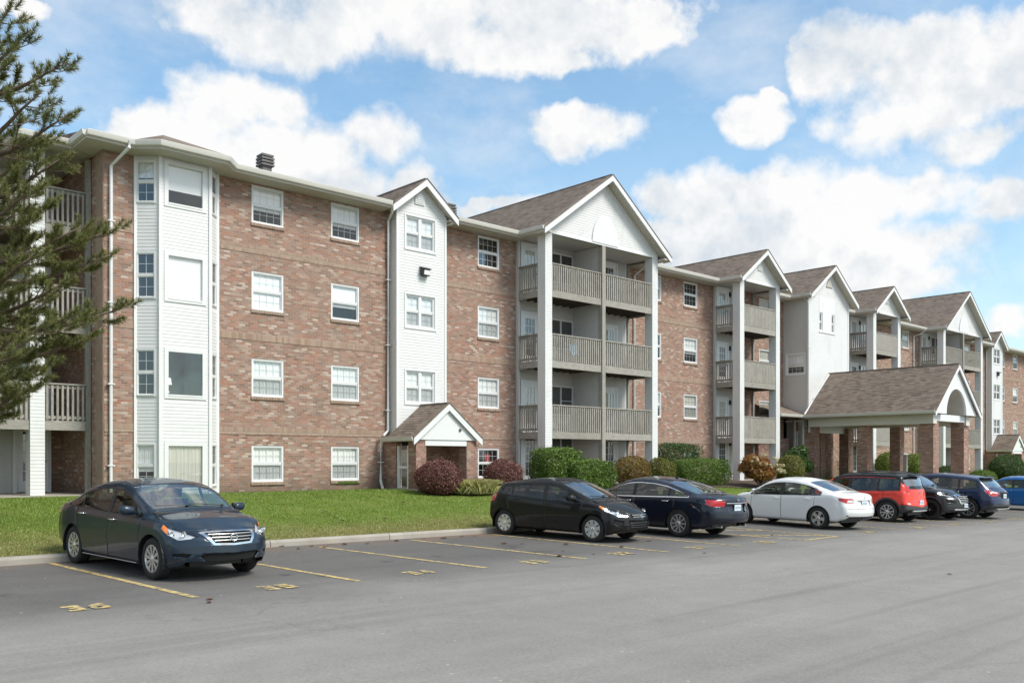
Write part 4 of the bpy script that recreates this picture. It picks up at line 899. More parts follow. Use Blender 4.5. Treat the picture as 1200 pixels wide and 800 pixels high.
# --- drive-up entrance canopy
cn = new_empty('entrance_canopy', (47.5, 21.5, BASE)); attach(cn, bld); WL[cn.name] = cn.location[:]
pc, hw, ze, zr, yf, yb = 47.45, 2.88, 2.40, 4.86, 18.0, 24.98
gable('gable', pc-hw, pc+hw, yf, yb, ze, zr, cn, .3, yf+.1, False)
m = MB(); fy = yf+.12; N_ = 18; aw, ah = 1.25, 1.28; z0 = ze-.10; sl = (zr-.14-z0)/(hw-.2)
for i in range(N_):
    t0, t1 = math.pi*(1-i/N_), math.pi*(1-(i+1)/N_); A = [(pc+aw*math.cos(t), z0+ah*math.sin(t)) for t in (t0, t1)]
    B = [(x_, z0 + sl*((hw-.2)-abs(x_-pc))) for x_, _ in A]
    m.prism([(A[0][0], fy, A[0][1]), (A[1][0], fy, A[1][1]), (B[1][0], fy, B[1][1]), (B[0][0], fy, B[0][1])], (0, .10, 0))
for s in (-1, 1): m.prism([(pc+s*aw, fy, z0), (pc+s*(hw-.2), fy, z0), (pc+s*aw, fy, z0+sl*(hw-.2-aw))], (0, .10, 0))
m.build('arched_gable_panel', M['trim'], cn)
m = MB()
for i in range(N_):
    t0, t1 = math.pi*(1-i/N_), math.pi*(1-(i+1)/N_)
    a, b = (pc+aw*math.cos(t0), z0+ah*math.sin(t0)), (pc+aw*math.cos(t1), z0+ah*math.sin(t1)); m.poly([(a[0], fy+.1, a[1]), (b[0], fy+.1, b[1]), (b[0], fy+1.6, b[1]), (a[0], fy+1.6, a[1])]); m.poly([(a[0], fy+1.6, a[1]), (b[0], fy+1.6, b[1]), (pc, fy+1.6, z0)])
m.build('arch_recess', M['soffit'], cn)
for s, x_ in ((-1, pc-hw+.62), (1, pc+hw-1.02)):
    m = MB(); m.box(x_-.02, x_+.42, yf+.35, yb, 1.80, ze-.10); m.build('eave_beam', M['beam'], cn)
m = MB(); m.box(pc-hw+.2, pc+hw-.2, yf+1.75, yb, ze-.20, ze-.12); m.build('ceiling', M['soffit'], cn)
m = MB(); m.box(pc-hw+1.1, pc+hw-1.1, yf+.4, yf+.75, 1.95, ze-.12); m.build('beam', M['trim'], cn)
MB().sweep(GUT, [(pc-hw, yb, ze+.02), (pc-hw, yf, ze+.02)]).build('gutter', M['gutter'], cn)
MB().sweep(GUT, [(pc+hw, yf, ze+.02), (pc+hw, yb, ze+.02)]).build('gutter', M['gutter'], cn)
for x_ in (45.42, 49.25):
    for y_, w_ in ((18.45, .66), (21.8, .56), (24.75, .56)):
        m = MB(); m.box(x_, x_+w_, y_, y_+w_, -2.2, 1.80 if y_ > 19 else 1.95); m.build('brick_column', M['brick_dark'], cn)
m = MB(); m.box(46.9, 47.4, 25.2, 25.7, -1.2, 2.2); m.build('brick_column', M['brick_dark'], cn)
m = MB(); m.add([(42.25, 25.0, 2.42), (45.18, 25.0, 2.42), (45.18, 26.49, 3.0), (42.25, 26.49, 3.0)], [(0, 1, 2, 3)]); m.box(42.25, 45.16, 24.99, 26.4, 2.28, 2.40); m.build('lean_to_roof', M['shingle'], cn)
gutter([(42.25, 24.99), (44.6, 24.99)], 2.44)
pipe('valley_flashing', [(44.62, 24.9, 2.46), (45.6, 24.93, 3.25), (47.35, 24.93, 4.78)], .05)
m = MB(); m.box(44.4, 50.6, 17.4, 25.0, -1.75, -1.42); m.build('canopy_paving', M['concrete'], cn)

# --- things left on the balconies
def balcony_chair(x, y, z, mat, label):
    t = new_empty('folding_chair', (x, y, z)); WL[t.name] = t.location[:]; tag(t, label, 'chair')
    m = MB(); m.box(x-.24, x+.24, y-.22, y+.22, z+.42, z+.45); m.build('seat', mat, t)
    m = MB(); m.prism([(x-.24, y+.20, z+.46), (x+.24, y+.20, z+.46), (x+.24, y+.36, z+.92), (x-.24, y+.36, z+.92)], (0, .02, 0)); m.build('backrest', mat, t)
    for sx in (-.22, .22):
        for y0, y1 in ((-.2, .16), (.2, -.18)):
            m = MB(); m.tube([(x+sx, y+y0, z+.001), (x+sx, y+y1, z+.44)], .014, 6); m.build('leg', M['trim'], t)
balcony_chair(27.55, 25.55, 3.895, simple('blue_canvas', (.22, .42, .55), .8, .1, 6), 'pale blue folding chair behind the third-floor railing of the nearest balcony')
t = new_empty('potted_plant', (67.6, 25.25, 6.655)); WL[t.name] = t.location[:]; tag(t, 'yellow green potted plant behind the top railing of the far double balcony', 'plant')
m = MB(); m.lathe([(0, 0), (.16, 0), (.2, .34), (.17, .34), (.16, .3), (0, .3)], 16, 'z', (67.6, 25.25, 6.655)); m.build('pot', M['concrete'], t)
_pm = simple('lime_foliage', (.42, .52, .06), .7, .3, 9)
m = MB()
for k in range(70):
    a, el, q = rng.uniform(0, 6.28), rng.uniform(.2, 1.5), rng.uniform(.35, .9); d_ = Vector((math.cos(a)*math.cos(el), math.sin(a)*math.cos(el), math.sin(el)))*q; b = Vector((67.6, 25.25, 6.97)); s_ = Vector((-math.sin(a), math.cos(a), 0))*.06
    m.add([b + d_*.3, b + d_*.7 + s_, b + d_, b + d_*.7 - s_], [(0, 1, 2, 3)])
m.build('leaves', _pm, t, kind='stuff')
# ------------------------------------------------------------------ vegetation
def leaf_mat(name, stops, rough=.6, back=.25):
    t = NT(name); p = t.pos(); n = t.noise(p, 3.2, 5, .65); f = t.white(t.scale(t.nd('ShaderNodeNewGeometry').outputs['True Normal'], 37.0))
    c = t.ramp(t.ma('ADD', t.ma('MULTIPLY', n, .65), t.ma('MULTIPLY', f, .35)), stops)
    df = t.nd('ShaderNodeBsdfDiffuse'); t.L.new(c, df.inputs[0]); tl = t.nd('ShaderNodeBsdfTranslucent'); t.L.new(c, tl.inputs[0])
    gl = t.nd('ShaderNodeBsdfGlossy'); gl.inputs['Roughness'].default_value = .5
    a = t.nd('ShaderNodeMixShader'); a.inputs[0].default_value = back; t.L.new(df.outputs[0], a.inputs[1]); t.L.new(tl.outputs[0], a.inputs[2])
    b = t.nd('ShaderNodeMixShader'); b.inputs[0].default_value = .04; t.L.new(a.outputs[0], b.inputs[1]); t.L.new(gl.outputs[0], b.inputs[2]); t.L.new(b.outputs[0], t.out.inputs[0]); return t.mat
M['needle'] = leaf_mat("pine_needles", [(.20, (.10, .115, .034)), (.45, (.175, .19, .058)), (.70, (.28, .27, .10)), (.88, (.36, .26, .13))], back=.3)  # olive to brown, mixed by noise
M['bark'] = simple("pine_bark", (.16, .115, .085), .95, .35, 8, bump=.8)
M['twig'] = simple("shrub_twigs", (.13, .085, .06), .95, .3, 10)
M['red_leaf'] = leaf_mat("barberry_leaves", [(.25, (.12, .05, .043)), (.5, (.20, .08, .068)), (.75, (.28, .135, .105)), (.95, (.24, .18, .09))])
M['yew'] = leaf_mat("yew_leaves", [(.22, (.05, .09, .014)), (.45, (.10, .17, .024)), (.7, (.18, .27, .04)), (.92, (.26, .34, .07))])
M['yew_dark'] = leaf_mat("dark_yew_leaves", [(.25, (.028, .060, .014)), (.5, (.055, .105, .022)), (.75, (.10, .165, .034)), (.95, (.14, .2, .05))])
M['gold'] = leaf_mat("golden_leaves", [(.25, (.12, .085, .018)), (.5, (.20, .135, .025)), (.75, (.27, .17, .035)), (.95, (.15, .16, .03))])
M['gold_green'] = leaf_mat("olive_leaves", [(.25, (.09, .10, .018)), (.5, (.16, .165, .028)), (.75, (.24, .22, .05)), (.95, (.28, .23, .06))])
M['lime'] = leaf_mat("lime_leaves", [(.25, (.11, .16, .02)), (.5, (.18, .25, .035)), (.75, (.26, .32, .05)), (.95, (.30, .34, .08))])
M['hydra'] = leaf_mat("autumn_leaves", [(.2, (.12, .10, .025)), (.4, (.28, .14, .035)), (.6, (.38, .16, .045)), (.8, (.42, .25, .08)), (.95, (.30, .27, .07))])
M['bloom'] = leaf_mat("cream_blooms", [(.3, (.55, .45, .24)), (.6, (.68, .60, .40)), (.9, (.72, .68, .52))])
M['rhodo'] = leaf_mat("broad_green_leaves", [(.25, (.03, .07, .015)), (.5, (.055, .12, .022)), (.8, (.10, .18, .035)), (.95, (.16, .22, .05))])
M['straw'] = leaf_mat("straw_blades", [(.25, (.26, .26, .07)), (.5, (.44, .41, .16)), (.75, (.56, .50, .25)), (.95, (.34, .36, .10))])
M['blade'] = leaf_mat("grass_blades", [(.2, (.11, .175, .02)), (.4, (.17, .26, .032)), (.6, (.23, .31, .05)), (.8, (.31, .32, .085)), (.95, (.38, .31, .12))])
M['dry_blade'] = leaf_mat("dry_grass_blades", [(.25, (.19, .20, .045)), (.5, (.29, .27, .08)), (.75, (.38, .32, .12)), (.95, (.25, .30, .06))])
def rot_leaves(P, Nrm, size, aspect, jit=.9, fold=.0):
    "small leaf quads at points P, roughly facing Nrm"
    n = len(P); d = Nrm + rng.normal(0, jit, (n, 3)); d /= np.linalg.norm(d, axis=1)[:, None]
    a = np.cross(d, rng.normal(0, 1, (n, 3))); a /= np.linalg.norm(a, axis=1)[:, None]; b = np.cross(d, a)
    s = (size*rng.uniform(.6, 1.3, n))[:, None]
    V = np.stack([P - a*s*.5, P + b*s*.5*aspect, P + a*s*.5, P - b*s*.5*aspect], 1).reshape(-1, 3)
    F = np.arange(4*n).reshape(-1, 4); return V, F
def shrub(name, label, cat, px, Y, w, d, h, mat, leaf=.06, count=6000, aspect=.5, shape='ball', group=None, z0=None, lump=.16, twigs=True, jit=.9, extra=None, x=None):
    x = RAT(px)*Y if x is None else x; z0 = lawn_z(x, Y) - .03 if z0 is None else z0
    root = new_empty(name, (x, Y, z0)); WL[root.name] = root.location[:]; tag(root, label, cat, group)
    count = int(count*1.7); leaf = leaf*1.25
    u = rng.normal(0, 1, (count, 3)); u /= np.linalg.norm(u, axis=1)[:, None]
    ph = rng.uniform(0, 6.28, 8); fr = rng.normal(0, 2.6, (8, 3)); fr2 = rng.normal(0, 9, (6, 3))
    lum = sum(np.sin(u@fr[i] + ph[i]) for i in range(8))/8
    fine = sum(np.sin(u@fr2[i] + ph[i]*2) for i in range(6))/6
    if shape == 'box':
        q = np.abs(u).max(1)[:, None]; p = np.clip(.70*u/q + .30*u*1.2, -1, 1)
    else: p = u
    depth = rng.uniform(0, 1, count)**3
    r = (1 - .42*depth + lump*lum + .05*fine + rng.normal(0, .02, count))[:, None]
    P = p*r*np.array([w/2, d/2, h/2]) + np.array([0, 0, h*.5])
    if shape == 'clump':
        nb = 22; bc_ = rng.normal(0, 1, (nb, 3)); bc_ /= np.linalg.norm(bc_, axis=1)[:, None]; bc_ *= rng.uniform(.35, .86, nb)[:, None]; bc_[:, 2] = np.abs(bc_[:, 2])*.95 - .25
        k = rng.integers(0, nb, count); br_ = rng.uniform(.20, .40, nb)[k][:, None]
        P = (bc_[k] + u*br_*(1-.5*depth[:, None]))*np.array([w/2, d/2, h/2])*1.02 + np.array([0, 0, h*.5])
    spr = (rng.uniform(0, 1, count) < .07)[:, None]; P = np.where(spr & (P[:, 2:3] > .3), P + u*rng.uniform(.02, .11, (count, 1)), P)
    P[:, 2] = np.maximum(P[:, 2], .04)
    V, F = rot_leaves(P, u, np.full(count, leaf), aspect, jit)
    o = bpy.data.objects.new('foliage', big_mesh('foliage', V, F, mat)); col.objects.link(o); o.parent = root
    if twigs:
        m = MB()
        for k in range(26):
            a = rng.uniform(0, 6.28); el = rng.uniform(.35, 1.5); e = np.array([math.cos(a)*math.cos(el)*w*.46, math.sin(a)*math.cos(el)*d*.46, h*(.3+.62*math.sin(el))])
            mid = e*.5 + rng.normal(0, .04, 3); m.tube([(0, 0, 0), tuple(mid), tuple(e)], [.022, .014, .006], 5)
        m.build('stems', M['twig'], root, local=True)
    kk = .5 if shape == 'clump' else 1
    c = MB(); c.ball((0, 0, h*.40), (w*.27*kk, d*.27*kk, h*.34*kk), 14, 9); c.build('inner_growth', M['twig'], root, local=True)
    if extra:
        nm, em, cnt, rad, sz = extra; P2 = []; N2 = []
        for k in range(cnt):
            v = rng.normal(0, 1, 3); v /= np.linalg.norm(v); v[2] = abs(v[2])*.9 - .15; v[1] = -abs(v[1])*.9 if rng.random() < .75 else v[1]
            c_ = v*np.array([w/2, d/2, h/2])*1.03 + np.array([0, 0, h*.5]); q = rng.normal(0, 1, (60, 3)); q /= np.linalg.norm(q, axis=1)[:, None]
            c_[2] = max(c_[2], .25); P2.append(c_ + q*rad*rng.uniform(.5, 1.1)); N2.append(q)
        V, F = rot_leaves(np.concatenate(P2), np.concatenate(N2), np.full(60*cnt, sz), .8, .4)
        o = bpy.data.objects.new(nm, big_mesh(nm, V, F, em)); col.objects.link(o); o.parent = root
    return root
shrub('barberry_bush', 'dense dark red rounded bush in front of the small white-gabled porch', 'bush', 514, 23.55, 1.55, 1.4, 1.15, M['red_leaf'], .045, 11000, .55)
shrub('barberry_bush', 'smaller dark red rounded bush between the porch window and the big green hedge', 'bush', 590, 23.8, 1.45, 1.3, 1.12, M['red_leaf'], .045, 10000, .55)
shrub('clipped_yew', 'tall bright green clipped hedge, higher left block in front of the nearest balcony column', 'hedge', 651, 23.6, 1.75, 1.3, 1.54, M['yew'], .075, 12000, .35, 'box', lump=.07)
shrub('clipped_yew', 'lower bright green clipped hedge, right block ending at the middle balcony post', 'hedge', 688, 23.0, 2.05, 1.3, 1.20, M['yew'], .075, 11000, .35, 'box', lump=.07)
shrub('golden_bush', 'low rusty gold rounded bush left of the white corner column behind the navy sedan', 'bush', 741, 23.9, 1.9, 1.3, 1.25, M['gold'], .05, 7000, .5)
shrub('golden_bush', 'small olive gold rounded bush just right of the white corner column behind the navy sedan', 'bush', 775, 23.7, 1.3, 1.1, 1.2, M['gold_green'], .05, 6000, .5)
shrub('clipped_yew', 'dark green loaf-shaped hedge standing against the brick wall under the windows', 'hedge', 795, 25.2, 2.7, 1.2, 1.75, M['yew_dark'], .07, 11000, .35, 'box', lump=.09)
shrub('clipped_yew', 'long low dark green hedge in front of the loaf-shaped one, behind the navy sedan roof', 'hedge', 822, 24.0, 3.3, 1.2, 1.15, M['yew'], .07, 11000, .35, 'box', lump=.06)
shrub('hydrangea', 'orange and gold autumn hydrangea with fading cream flower heads above the white sedan', 'shrub', 893, 22.6, 2.5, 1.9, 1.75, M['hydra'], .12, 5600, .62, 'clump', lump=.3, extra=('flower_head', M['bloom'], 30, .085, .06))
shrub('rounded_shrub', 'olive green rounded shrub squeezed between the orange hydrangea and the brick canopy columns', 'shrub', 926, 22.8, 1.6, 1.4, 1.55, M['gold_green'], .055, 7000, .5)
shrub('broadleaf_shrub', 'tall glossy green broad-leaved shrub behind the olive one, next to the entrance', 'shrub', 934, 24.2, 2.3, 1.4, 2.0, M['rhodo'], .13, 4200, .42, 'clump', lump=.25)
shrub('rose_bush', 'dark leggy rose bush with small white flowers behind the canopy columns', 'bush', 973, 27.0, 2.3, 1.3, 2.1, M['rhodo'], .07, 3200, .5, 'clump', lump=.35, extra=('white_flower', M['bloom'], 16, .04, .035), z0=-1.1)
shrub('broadleaf_shrub', 'upright green shrub seen between the second and third canopy columns', 'shrub', 1000, 27.2, 1.9, 1.2, 2.3, M['rhodo'], .11, 3200, .45, 'clump', lump=.3, z0=-1.1)
shrub('lime_bush', 'lime green rounded bush seen left of the dark canopy column', 'bush', 1040, 24.0, 1.7, 1.3, 1.65, M['lime'], .06, 6000, .5)
shrub('lime_bush', 'lime green rounded bush left of the two front canopy columns', 'bush', 1072, 22.6, 1.7, 1.3, 1.75, M['lime'], .06, 6000, .5)
shrub('dry_shrub', 'brownish twiggy shrub under the lime bush behind the red crossover', 'shrub', 1040, 21.9, 2.2, 1.1, 1.0, M['gold_green'], .05, 2600, .5, 'clump', lump=.3)
shrub('clipped_yew', 'dark green bush between the two front canopy columns', 'hedge', 1112, 21.3, 2.0, 1.3, 1.25, M['yew_dark'], .07, 7000, .35)
shrub('clipped_yew', 'low green mound of hedge just right of the front canopy columns', 'hedge', 1150, 20.6, 2.5, 1.5, 1.15, M['yew'], .07, 8000, .35)
shrub('clipped_yew', 'large dark green spreading hedge at the right edge above the bright blue car', 'hedge', 1180, 22.6, 4.2, 1.8, 1.75, M['yew_dark'], .08, 12000, .35, lump=.1)
shrub('clipped_yew', 'rounded dark green hedge at the far right edge, in front of the larger spreading one', 'hedge', 1197, 21.0, 2.8, 1.6, 1.25, M['yew_dark'], .08, 9000, .35, lump=.1)
# golden ornamental grass clump
def blades(P, hgt, wdt, lean, n_):
    n = len(P); a = rng.uniform(0, 2*math.pi, n); dirs = np.stack([np.cos(a), np.sin(a), np.zeros(n)], 1)
    side = np.stack([-np.sin(a), np.cos(a), np.zeros(n)], 1); h = hgt*rng.uniform(.55, 1.15, n)[:, None]; l = lean*rng.uniform(.3, 1.2, n)[:, None]; up = np.array([0, 0, 1.])
    b0, b1 = P - side*wdt/2, P + side*wdt/2; m0 = P + up*h*.6 + dirs*h*l*.35; t = P + up*h*.95 + dirs*h*l
    V = np.stack([b0, b1, m0 + side*wdt*.3, t], 1).reshape(-1, 3); return V, np.arange(4*n).reshape(-1, 4)
x0, y0 = RAT(553)*23.4, 23.4
gr = new_empty('grass_clump', (x0, y0, lawn_z(x0, y0))); WL[gr.name] = gr.location[:]; tag(gr, 'straw yellow ornamental grass clump between the two red bushes', 'ornamental grass')
P = np.stack([rng.normal(0, .30, 5200), rng.normal(0, .24, 5200), np.zeros(5200)], 1); V, F = blades(P, .46, .012, 1.1, 0)
o = bpy.data.objects.new('blades', big_mesh('blades', V, F, M['straw'])); col.objects.link(o); o.parent = gr; o['kind'] = 'stuff'
# dark planting bed under the shrubs
m = MB(); bedx = list(np.linspace(18.4, 44, 60))
for a, b in zip(bedx, bedx[1:]):
    f = lambda x, y: (x, y, lawn_z(x, y) + .012)
    ya, yb_ = [23.0 - .35*math.sin(q*.9) - (.0 if q < 24 else .35) for q in (a, b)]
    for k in range(5): s, t_ = k/5, (k+1)/5; m.poly([f(a, ya+(26.4-ya)*s), f(b, yb_+(26.4-yb_)*s), f(b, yb_+(26.4-yb_)*t_), f(a, ya+(26.4-ya)*t_)])
o = m.build('planting_bed', simple("bark_mulch", (.085, .055, .04), .95, .4, 9, bump=.9)); o['kind'] = 'structure'
# lawn blades: nobody could count them
n = 210000; xs_ = rng.uniform(0.5, 46, n); yy = rng.uniform(0, 1, n)
keep = rng.uniform(0, 1, n) < np.clip(1.25 - (xs_-3)/38, .12, 1); xs_, yy = xs_[keep], yy[keep]; n = len(xs_)
ky = np.interp(xs_, np.linspace(-60, 140, 400), [kerb_y(v) for v in np.linspace(-60, 140, 400)]) + .17
ys_ = ky + yy*(26.4 - ky); okb = ~((xs_ > 18.4) & (ys_ > 23.0)); xs_, ys_ = xs_[okb], ys_[okb]
zs_ = np.array([lawn_z(a, b) for a, b in zip(xs_, ys_)]) - .01
patch = np.sin(xs_*1.3+ys_*.7)*.6 + np.sin(xs_*.45-ys_*1.1+2)*.8 + rng.normal(0, .8, len(xs_)); dry = (ys_ - np.interp(xs_, [0, 46], [17.2, 17.3])) < 1.5 + patch*1.1
for nm, msk, mt, hh in (('lawn_grass', ~dry, 'blade', .042), ('dry_lawn_grass', dry, 'dry_blade', .038)):
    P = np.stack([xs_, ys_, zs_], 1)[msk]; V, F = blades(P, hh, .013, .9, 0)
    o = bpy.data.objects.new(nm, big_mesh(nm, V, F, M[mt])); col.objects.link(o); o['kind'] = 'stuff'

# --- the pine at the left edge: trunk just out of frame, limbs reaching across the balconies
def ray(px, py, dep):
    u = (px-600)/F_PX; return Vector((CA+u*SA, SA-u*CA, (HORIZON-py)/F_PX))*dep
pine = None
def make_pine():
    tx, ty = 3.35, 19.6; zb = lawn_z(tx, ty)
    root = new_empty('pine_tree', (tx, ty, zb)); WL[root.name] = root.location[:]; tag(root, 'long-needled pine reaching in from the left edge in front of the balconies', 'pine')
    m = MB(); tp = [(tx + .05*math.sin(i*.9), ty + .05*math.cos(i*1.3), zb - .2 + i*1.2) for i in range(13)]; m.tube(tp, [.24 - .0165*i for i in range(13)], 12); m.build('trunk', M['bark'], root, smooth=True)
    limbs = []
    # limbs that show in the photograph: pixel of tip, depth
    for (px, py, dp, s0) in [(95, 78, 16.6, 60), (97, 138, 16.8, 150), (88, 190, 16.4, 205), (120, 160, 0, 0), (155, 268, 17.4, 268), (166, 360, 17.2, 352), (142, 300, 18.0, 300), (108, 372, 16.2, 365), (122, 395, 17.8, 400), (75, 428, 16.4, 420), (40, 462, 16.0, 470), (62, 300, 15.8, 320), (58, 225, 15.6, 240), (30, 12, 16.2, 30), (48, 40, 16.8, 60), (35, 400, 15.4, 410), (10, 440, 15.2, 440), (70, 112, 15.6, 140), (112, 268, 16.8, 280), (60, 175, 17.6, 200), (75, 240, 17.6, 262), (90, 335, 16.4, 345), (5, 400, 17.4, 410), (55, 455, 17.0, 450), (85, 405, 17.6, 405), (20, 478, 16.4, 475), (70, 355, 17.2, 365), (40, 205, 16.2, 225), (20, 40, 15.4, 60)]:
        if dp == 0: continue
        tip = ray(px-13, py, dp); zs0 = ray(-110, s0, 15.2).z; limbs.append((Vector((tx, ty, zs0)), tip))
    for k in range(34):          # the rest of the crown, out of frame
        a = rng.uniform(0, 6.28); z = rng.uniform(1.5, 12.2); L = (2.9*(1 - (z-1.5)/12.5) + .5)*rng.uniform(.7, 1.05)
        tq = Vector((tx+L*math.cos(a), ty+L*math.sin(a), 0)); ppx = (tq.x*SA - tq.y*CA)/(tq.x*CA + tq.y*SA)*F_PX + 600
        if ppx > -45: continue
        limbs.append((Vector((tx, ty, zb+z)), Vector((tx+L*math.cos(a), ty+L*math.sin(a), zb+z+.35*L-.5))))
    SP, SD = [], []
    for (a, b) in limbs:
        d = b-a; L = d.length; side = d.cross(Vector((0,0,1))).normalized(); lift = Vector((0,0,1))
        pts = [a + d*t + lift*(-.14*L*math.sin(t*math.pi)*.75) + side*.05*L*math.sin(t*5+L) for t in np.linspace(0, 1, 8)]
        m = MB(); m.tube(pts, [.065*(1-.86*t)*min(1.3, L/3+.4) for t in np.linspace(0, 1, 8)], 7); lo = m.build('limb', M['bark'], root, smooth=True)
        tw = MB()
        def shoots(p, q, n_, spread):
            for i in range(n_):
                t = (i+.6)/n_; c = p + (q-p)*t; dr = (q-p).normalized(); SP.append(c); SD.append((dr + Vector(rng.normal(0, spread, 3)) + Vector((0,0,.62))).normalized())
        nb = int(2 + L*1.8)
        for i in range(nb):
            t = .30 + .68*i/nb + rng.uniform(-.02, .02); k = min(6, int(t*7)); c = pts[k] + (pts[k+1]-pts[k])*(t*7-k)
            sd = (1 if i % 2 else -1); l = (.30 + .85*(1-t))*rng.uniform(.7, 1.2)*min(1, L/3)
            e = c + (d.normalized()*.75 + side*sd*rng.uniform(.35, 1.0) + Vector((0, 0, rng.uniform(-.18, .40)))).normalized()*l
            tw.tube([c, (c+e)/2 + Vector((0,0,-.03)), e], [.014, .010, .005], 5); shoots(c + (e-c)*.35, e, max(2, int(l*7)), .5); SP.append(e); SD.append(((e-c).normalized() + Vector((0,0,.55))).normalized())
        shoots(pts[5], pts[7], 5, .4); SP.append(b); SD.append((d.normalized() + Vector((0,0,.7))).normalized())
        tw.build('twigs', M['bark'], lo)
    SP, SD = np.array([tuple(p) for p in SP]), np.array([tuple(p) for p in SD]); ns = len(SP)
    vis = (SP@np.array([SA, -CA, 0]))/(SP@np.array([CA, SA, 0]))*F_PX+600 > -60
    Vs = []
    for msk, K in ((vis, 112), (~vis, 26)):
        P, Dn = SP[msk], SD[msk]; n_ = len(P)
        if not n_: continue
        t = np.tile(rng.uniform(0, 1, K), (n_, 1)); base = P[:, None, :] + Dn[:, None, :]*(t[..., None]*.235)
        r = rng.normal(0, 1, (n_, K, 3)); r -= (r*Dn[:, None, :]).sum(-1, keepdims=True)*Dn[:, None, :]; r /= np.linalg.norm(r, axis=-1, keepdims=True)
        ax = Dn[:, None, :]*rng.uniform(.35, .95, (n_, K, 1)) + r*(1.05 - .45*t[..., None]); ax /= np.linalg.norm(ax, axis=-1, keepdims=True)
        ln = .115*rng.uniform(.75, 1.2, (n_, K, 1)); w = np.cross(ax, rng.normal(0, 1, (n_, K, 3))); w /= np.linalg.norm(w, axis=-1, keepdims=True); w *= .0056 if K > 50 else .010
        tri = np.stack([base - w, base + w, base + ax*ln], 2).reshape(-1, 3); Vs.append(tri)
    V = np.concatenate(Vs); F = np.arange(len(V)).reshape(-1, 3)
    o = bpy.data.objects.new('needles', big_mesh('needles', V, F, M['needle'])); col.objects.link(o); attach(o, root); o['kind'] = 'stuff'
    return root
make_pine()
# --- fallen leaves on the asphalt and the kerb
M['leaf_litter'] = simple("dead_leaf", (.13, .055, .035), .8, .5, 30)
lm = MB(); lm.add([(-.05,0,.004),(-.02,.03,.022),(.03,.025,.012),(.06,0,.006),(.03,-.03,.018),(-.02,-.028,.01)], [(0,1,2,3),(0,3,4,5)]); leaf_me = lm.mesh('fallen_leaf', M['leaf_litter'])
def on_lot(px, py):
    u = (px-600)/F_PX; r = Vector((CA+u*SA, SA-u*CA, -(py-HORIZON)/F_PX)); t = LOT[0]/(r.z - LOT[1]*r.x - LOT[2]*r.y); return r*t
for px, py in [(382,641),(404,638),(365,640),(330,640),(497,632),(465,634),(556,628),(663,638),(728,641),(660,646),(655,652),(696,649),(832,632),(826,648),(1113,673),(245,706),(247,702),(430,637),(541,629),(520,631),(590,637),(612,637),(350,643),(760,634),(905,627)]:
    p = on_lot(px, py); o = inst('fallen_leaf', leaf_me, None, (p.x, p.y, lot_z(p.x, p.y)+.006), rz=rng.uniform(0, 6.28), scale=(rng.uniform(.9, 1.8),)*3)
    tag(o, 'curled dead brown leaf lying on the grey asphalt or against the kerb', 'leaf', 'fallen leaves on the asphalt')
for k in range(26):
    x_, y_ = rng.uniform(2, 16), 0; y_ = kerb_y(x_) + rng.uniform(.5, 8.5); o = inst('fallen_leaf', leaf_me, None, (x_, y_, lawn_z(x_, y_)+.03), rz=rng.uniform(0, 6.28), scale=(rng.uniform(.9, 1.7),)*3)
    tag(o, 'small dead brown leaf lying on the green lawn', 'leaf', 'fallen leaves on the lawn')
# --- grey timber post standing before the canopy
px_ = RAT(1061)*20.4; m = MB(); z_ = lawn_z(px_, 20.4)
m.box(px_-.09, px_+.09, 20.31, 20.49, z_-.1, z_+1.85); m.prism([(px_-.11, 20.29, z_+1.85), (px_+.11, 20.29, z_+1.85), (px_+.11, 20.51, z_+1.85), (px_-.11, 20.51, z_+1.85)], (0, 0, .05))
tag(m.build('timber_post', M['wood']), 'grey weathered timber post standing before the brick canopy columns', 'post')
# ------------------------------------------------------------------ cars
def paint_mat(name, c, flake=.25, coat=.75, rough=.38, metal=.35):
    t = NT(name); p = t.obj(); n = t.noise(p, 3, 4, .6)
    x, y, z = t.xyz(p); low = t.ma('MULTIPLY', t.rng(z, .52, .18), t.rng(t.noise(p, 6, 5, .65), .35, .7))
    cc = t.mix(t.ma('MULTIPLY', low, .12), c, (.20, .165, .13))
    t.set(color=cc, rough=t.rng(n, 0, 1, rough-.05, rough+.08), metal=metal, coat=coat, spec=.3); t.bsdf.inputs['Coat Roughness'].default_value = .03; return t.mat
def plain(name, c, rough=.5, metal=0, coat=0, spec=.5):
    t = NT(name); t.set(color=tuple(c) + (1,), rough=rough, metal=metal, coat=coat, spec=spec); return t.mat
M['chrome'] = plain("chrome", (.80, .80, .80), .12, 1)
M['alloy'] = plain("alloy_wheel", (.62, .61, .60), .32, .75)
M['alloy_dark'] = plain("black_alloy", (.02, .02, .022), .3, .3)
M['tyre'] = simple("tyre_rubber", (.022, .021, .020), .85, .25, 20)
M['black_trim'] = plain("black_trim", (.016, .016, .017), .45)
M['seam'] = plain("panel_gap", (.006, .006, .006), .8)
M['clad'] = plain("grey_cladding", (.045, .045, .047), .6)
M['cabin'] = simple("cabin_trim", (.055, .052, .05), .85, .2, 6)
M['seat'] = simple("seat_cloth", (.085, .08, .075), .9, .2, 8)
M['red_lamp'] = plain("red_tail_lens", (.50, .012, .016), .12, 0, 1)
M['white_lamp'] = plain("clear_tail_lens", (.75, .70, .70), .15, 0, 1)
M['amber'] = plain("amber_lens", (.75, .20, .03), .15, 0, 1)
M['lamp_bowl'] = plain("lamp_reflector", (.82, .83, .84), .35, .45)
M['plate'] = plain("plate_white", (.62, .68, .74), .4)
M['plate_ink'] = plain("plate_lettering", (.20, .24, .32), .5)
M['silver'] = plain("silver_plastic", (.55, .55, .55), .35, .6)
def pl(pts, x):
    X_ = [p[0] for p in pts]; Y_ = [p[1] for p in pts]
    return float(np.interp(x, X_, Y_))
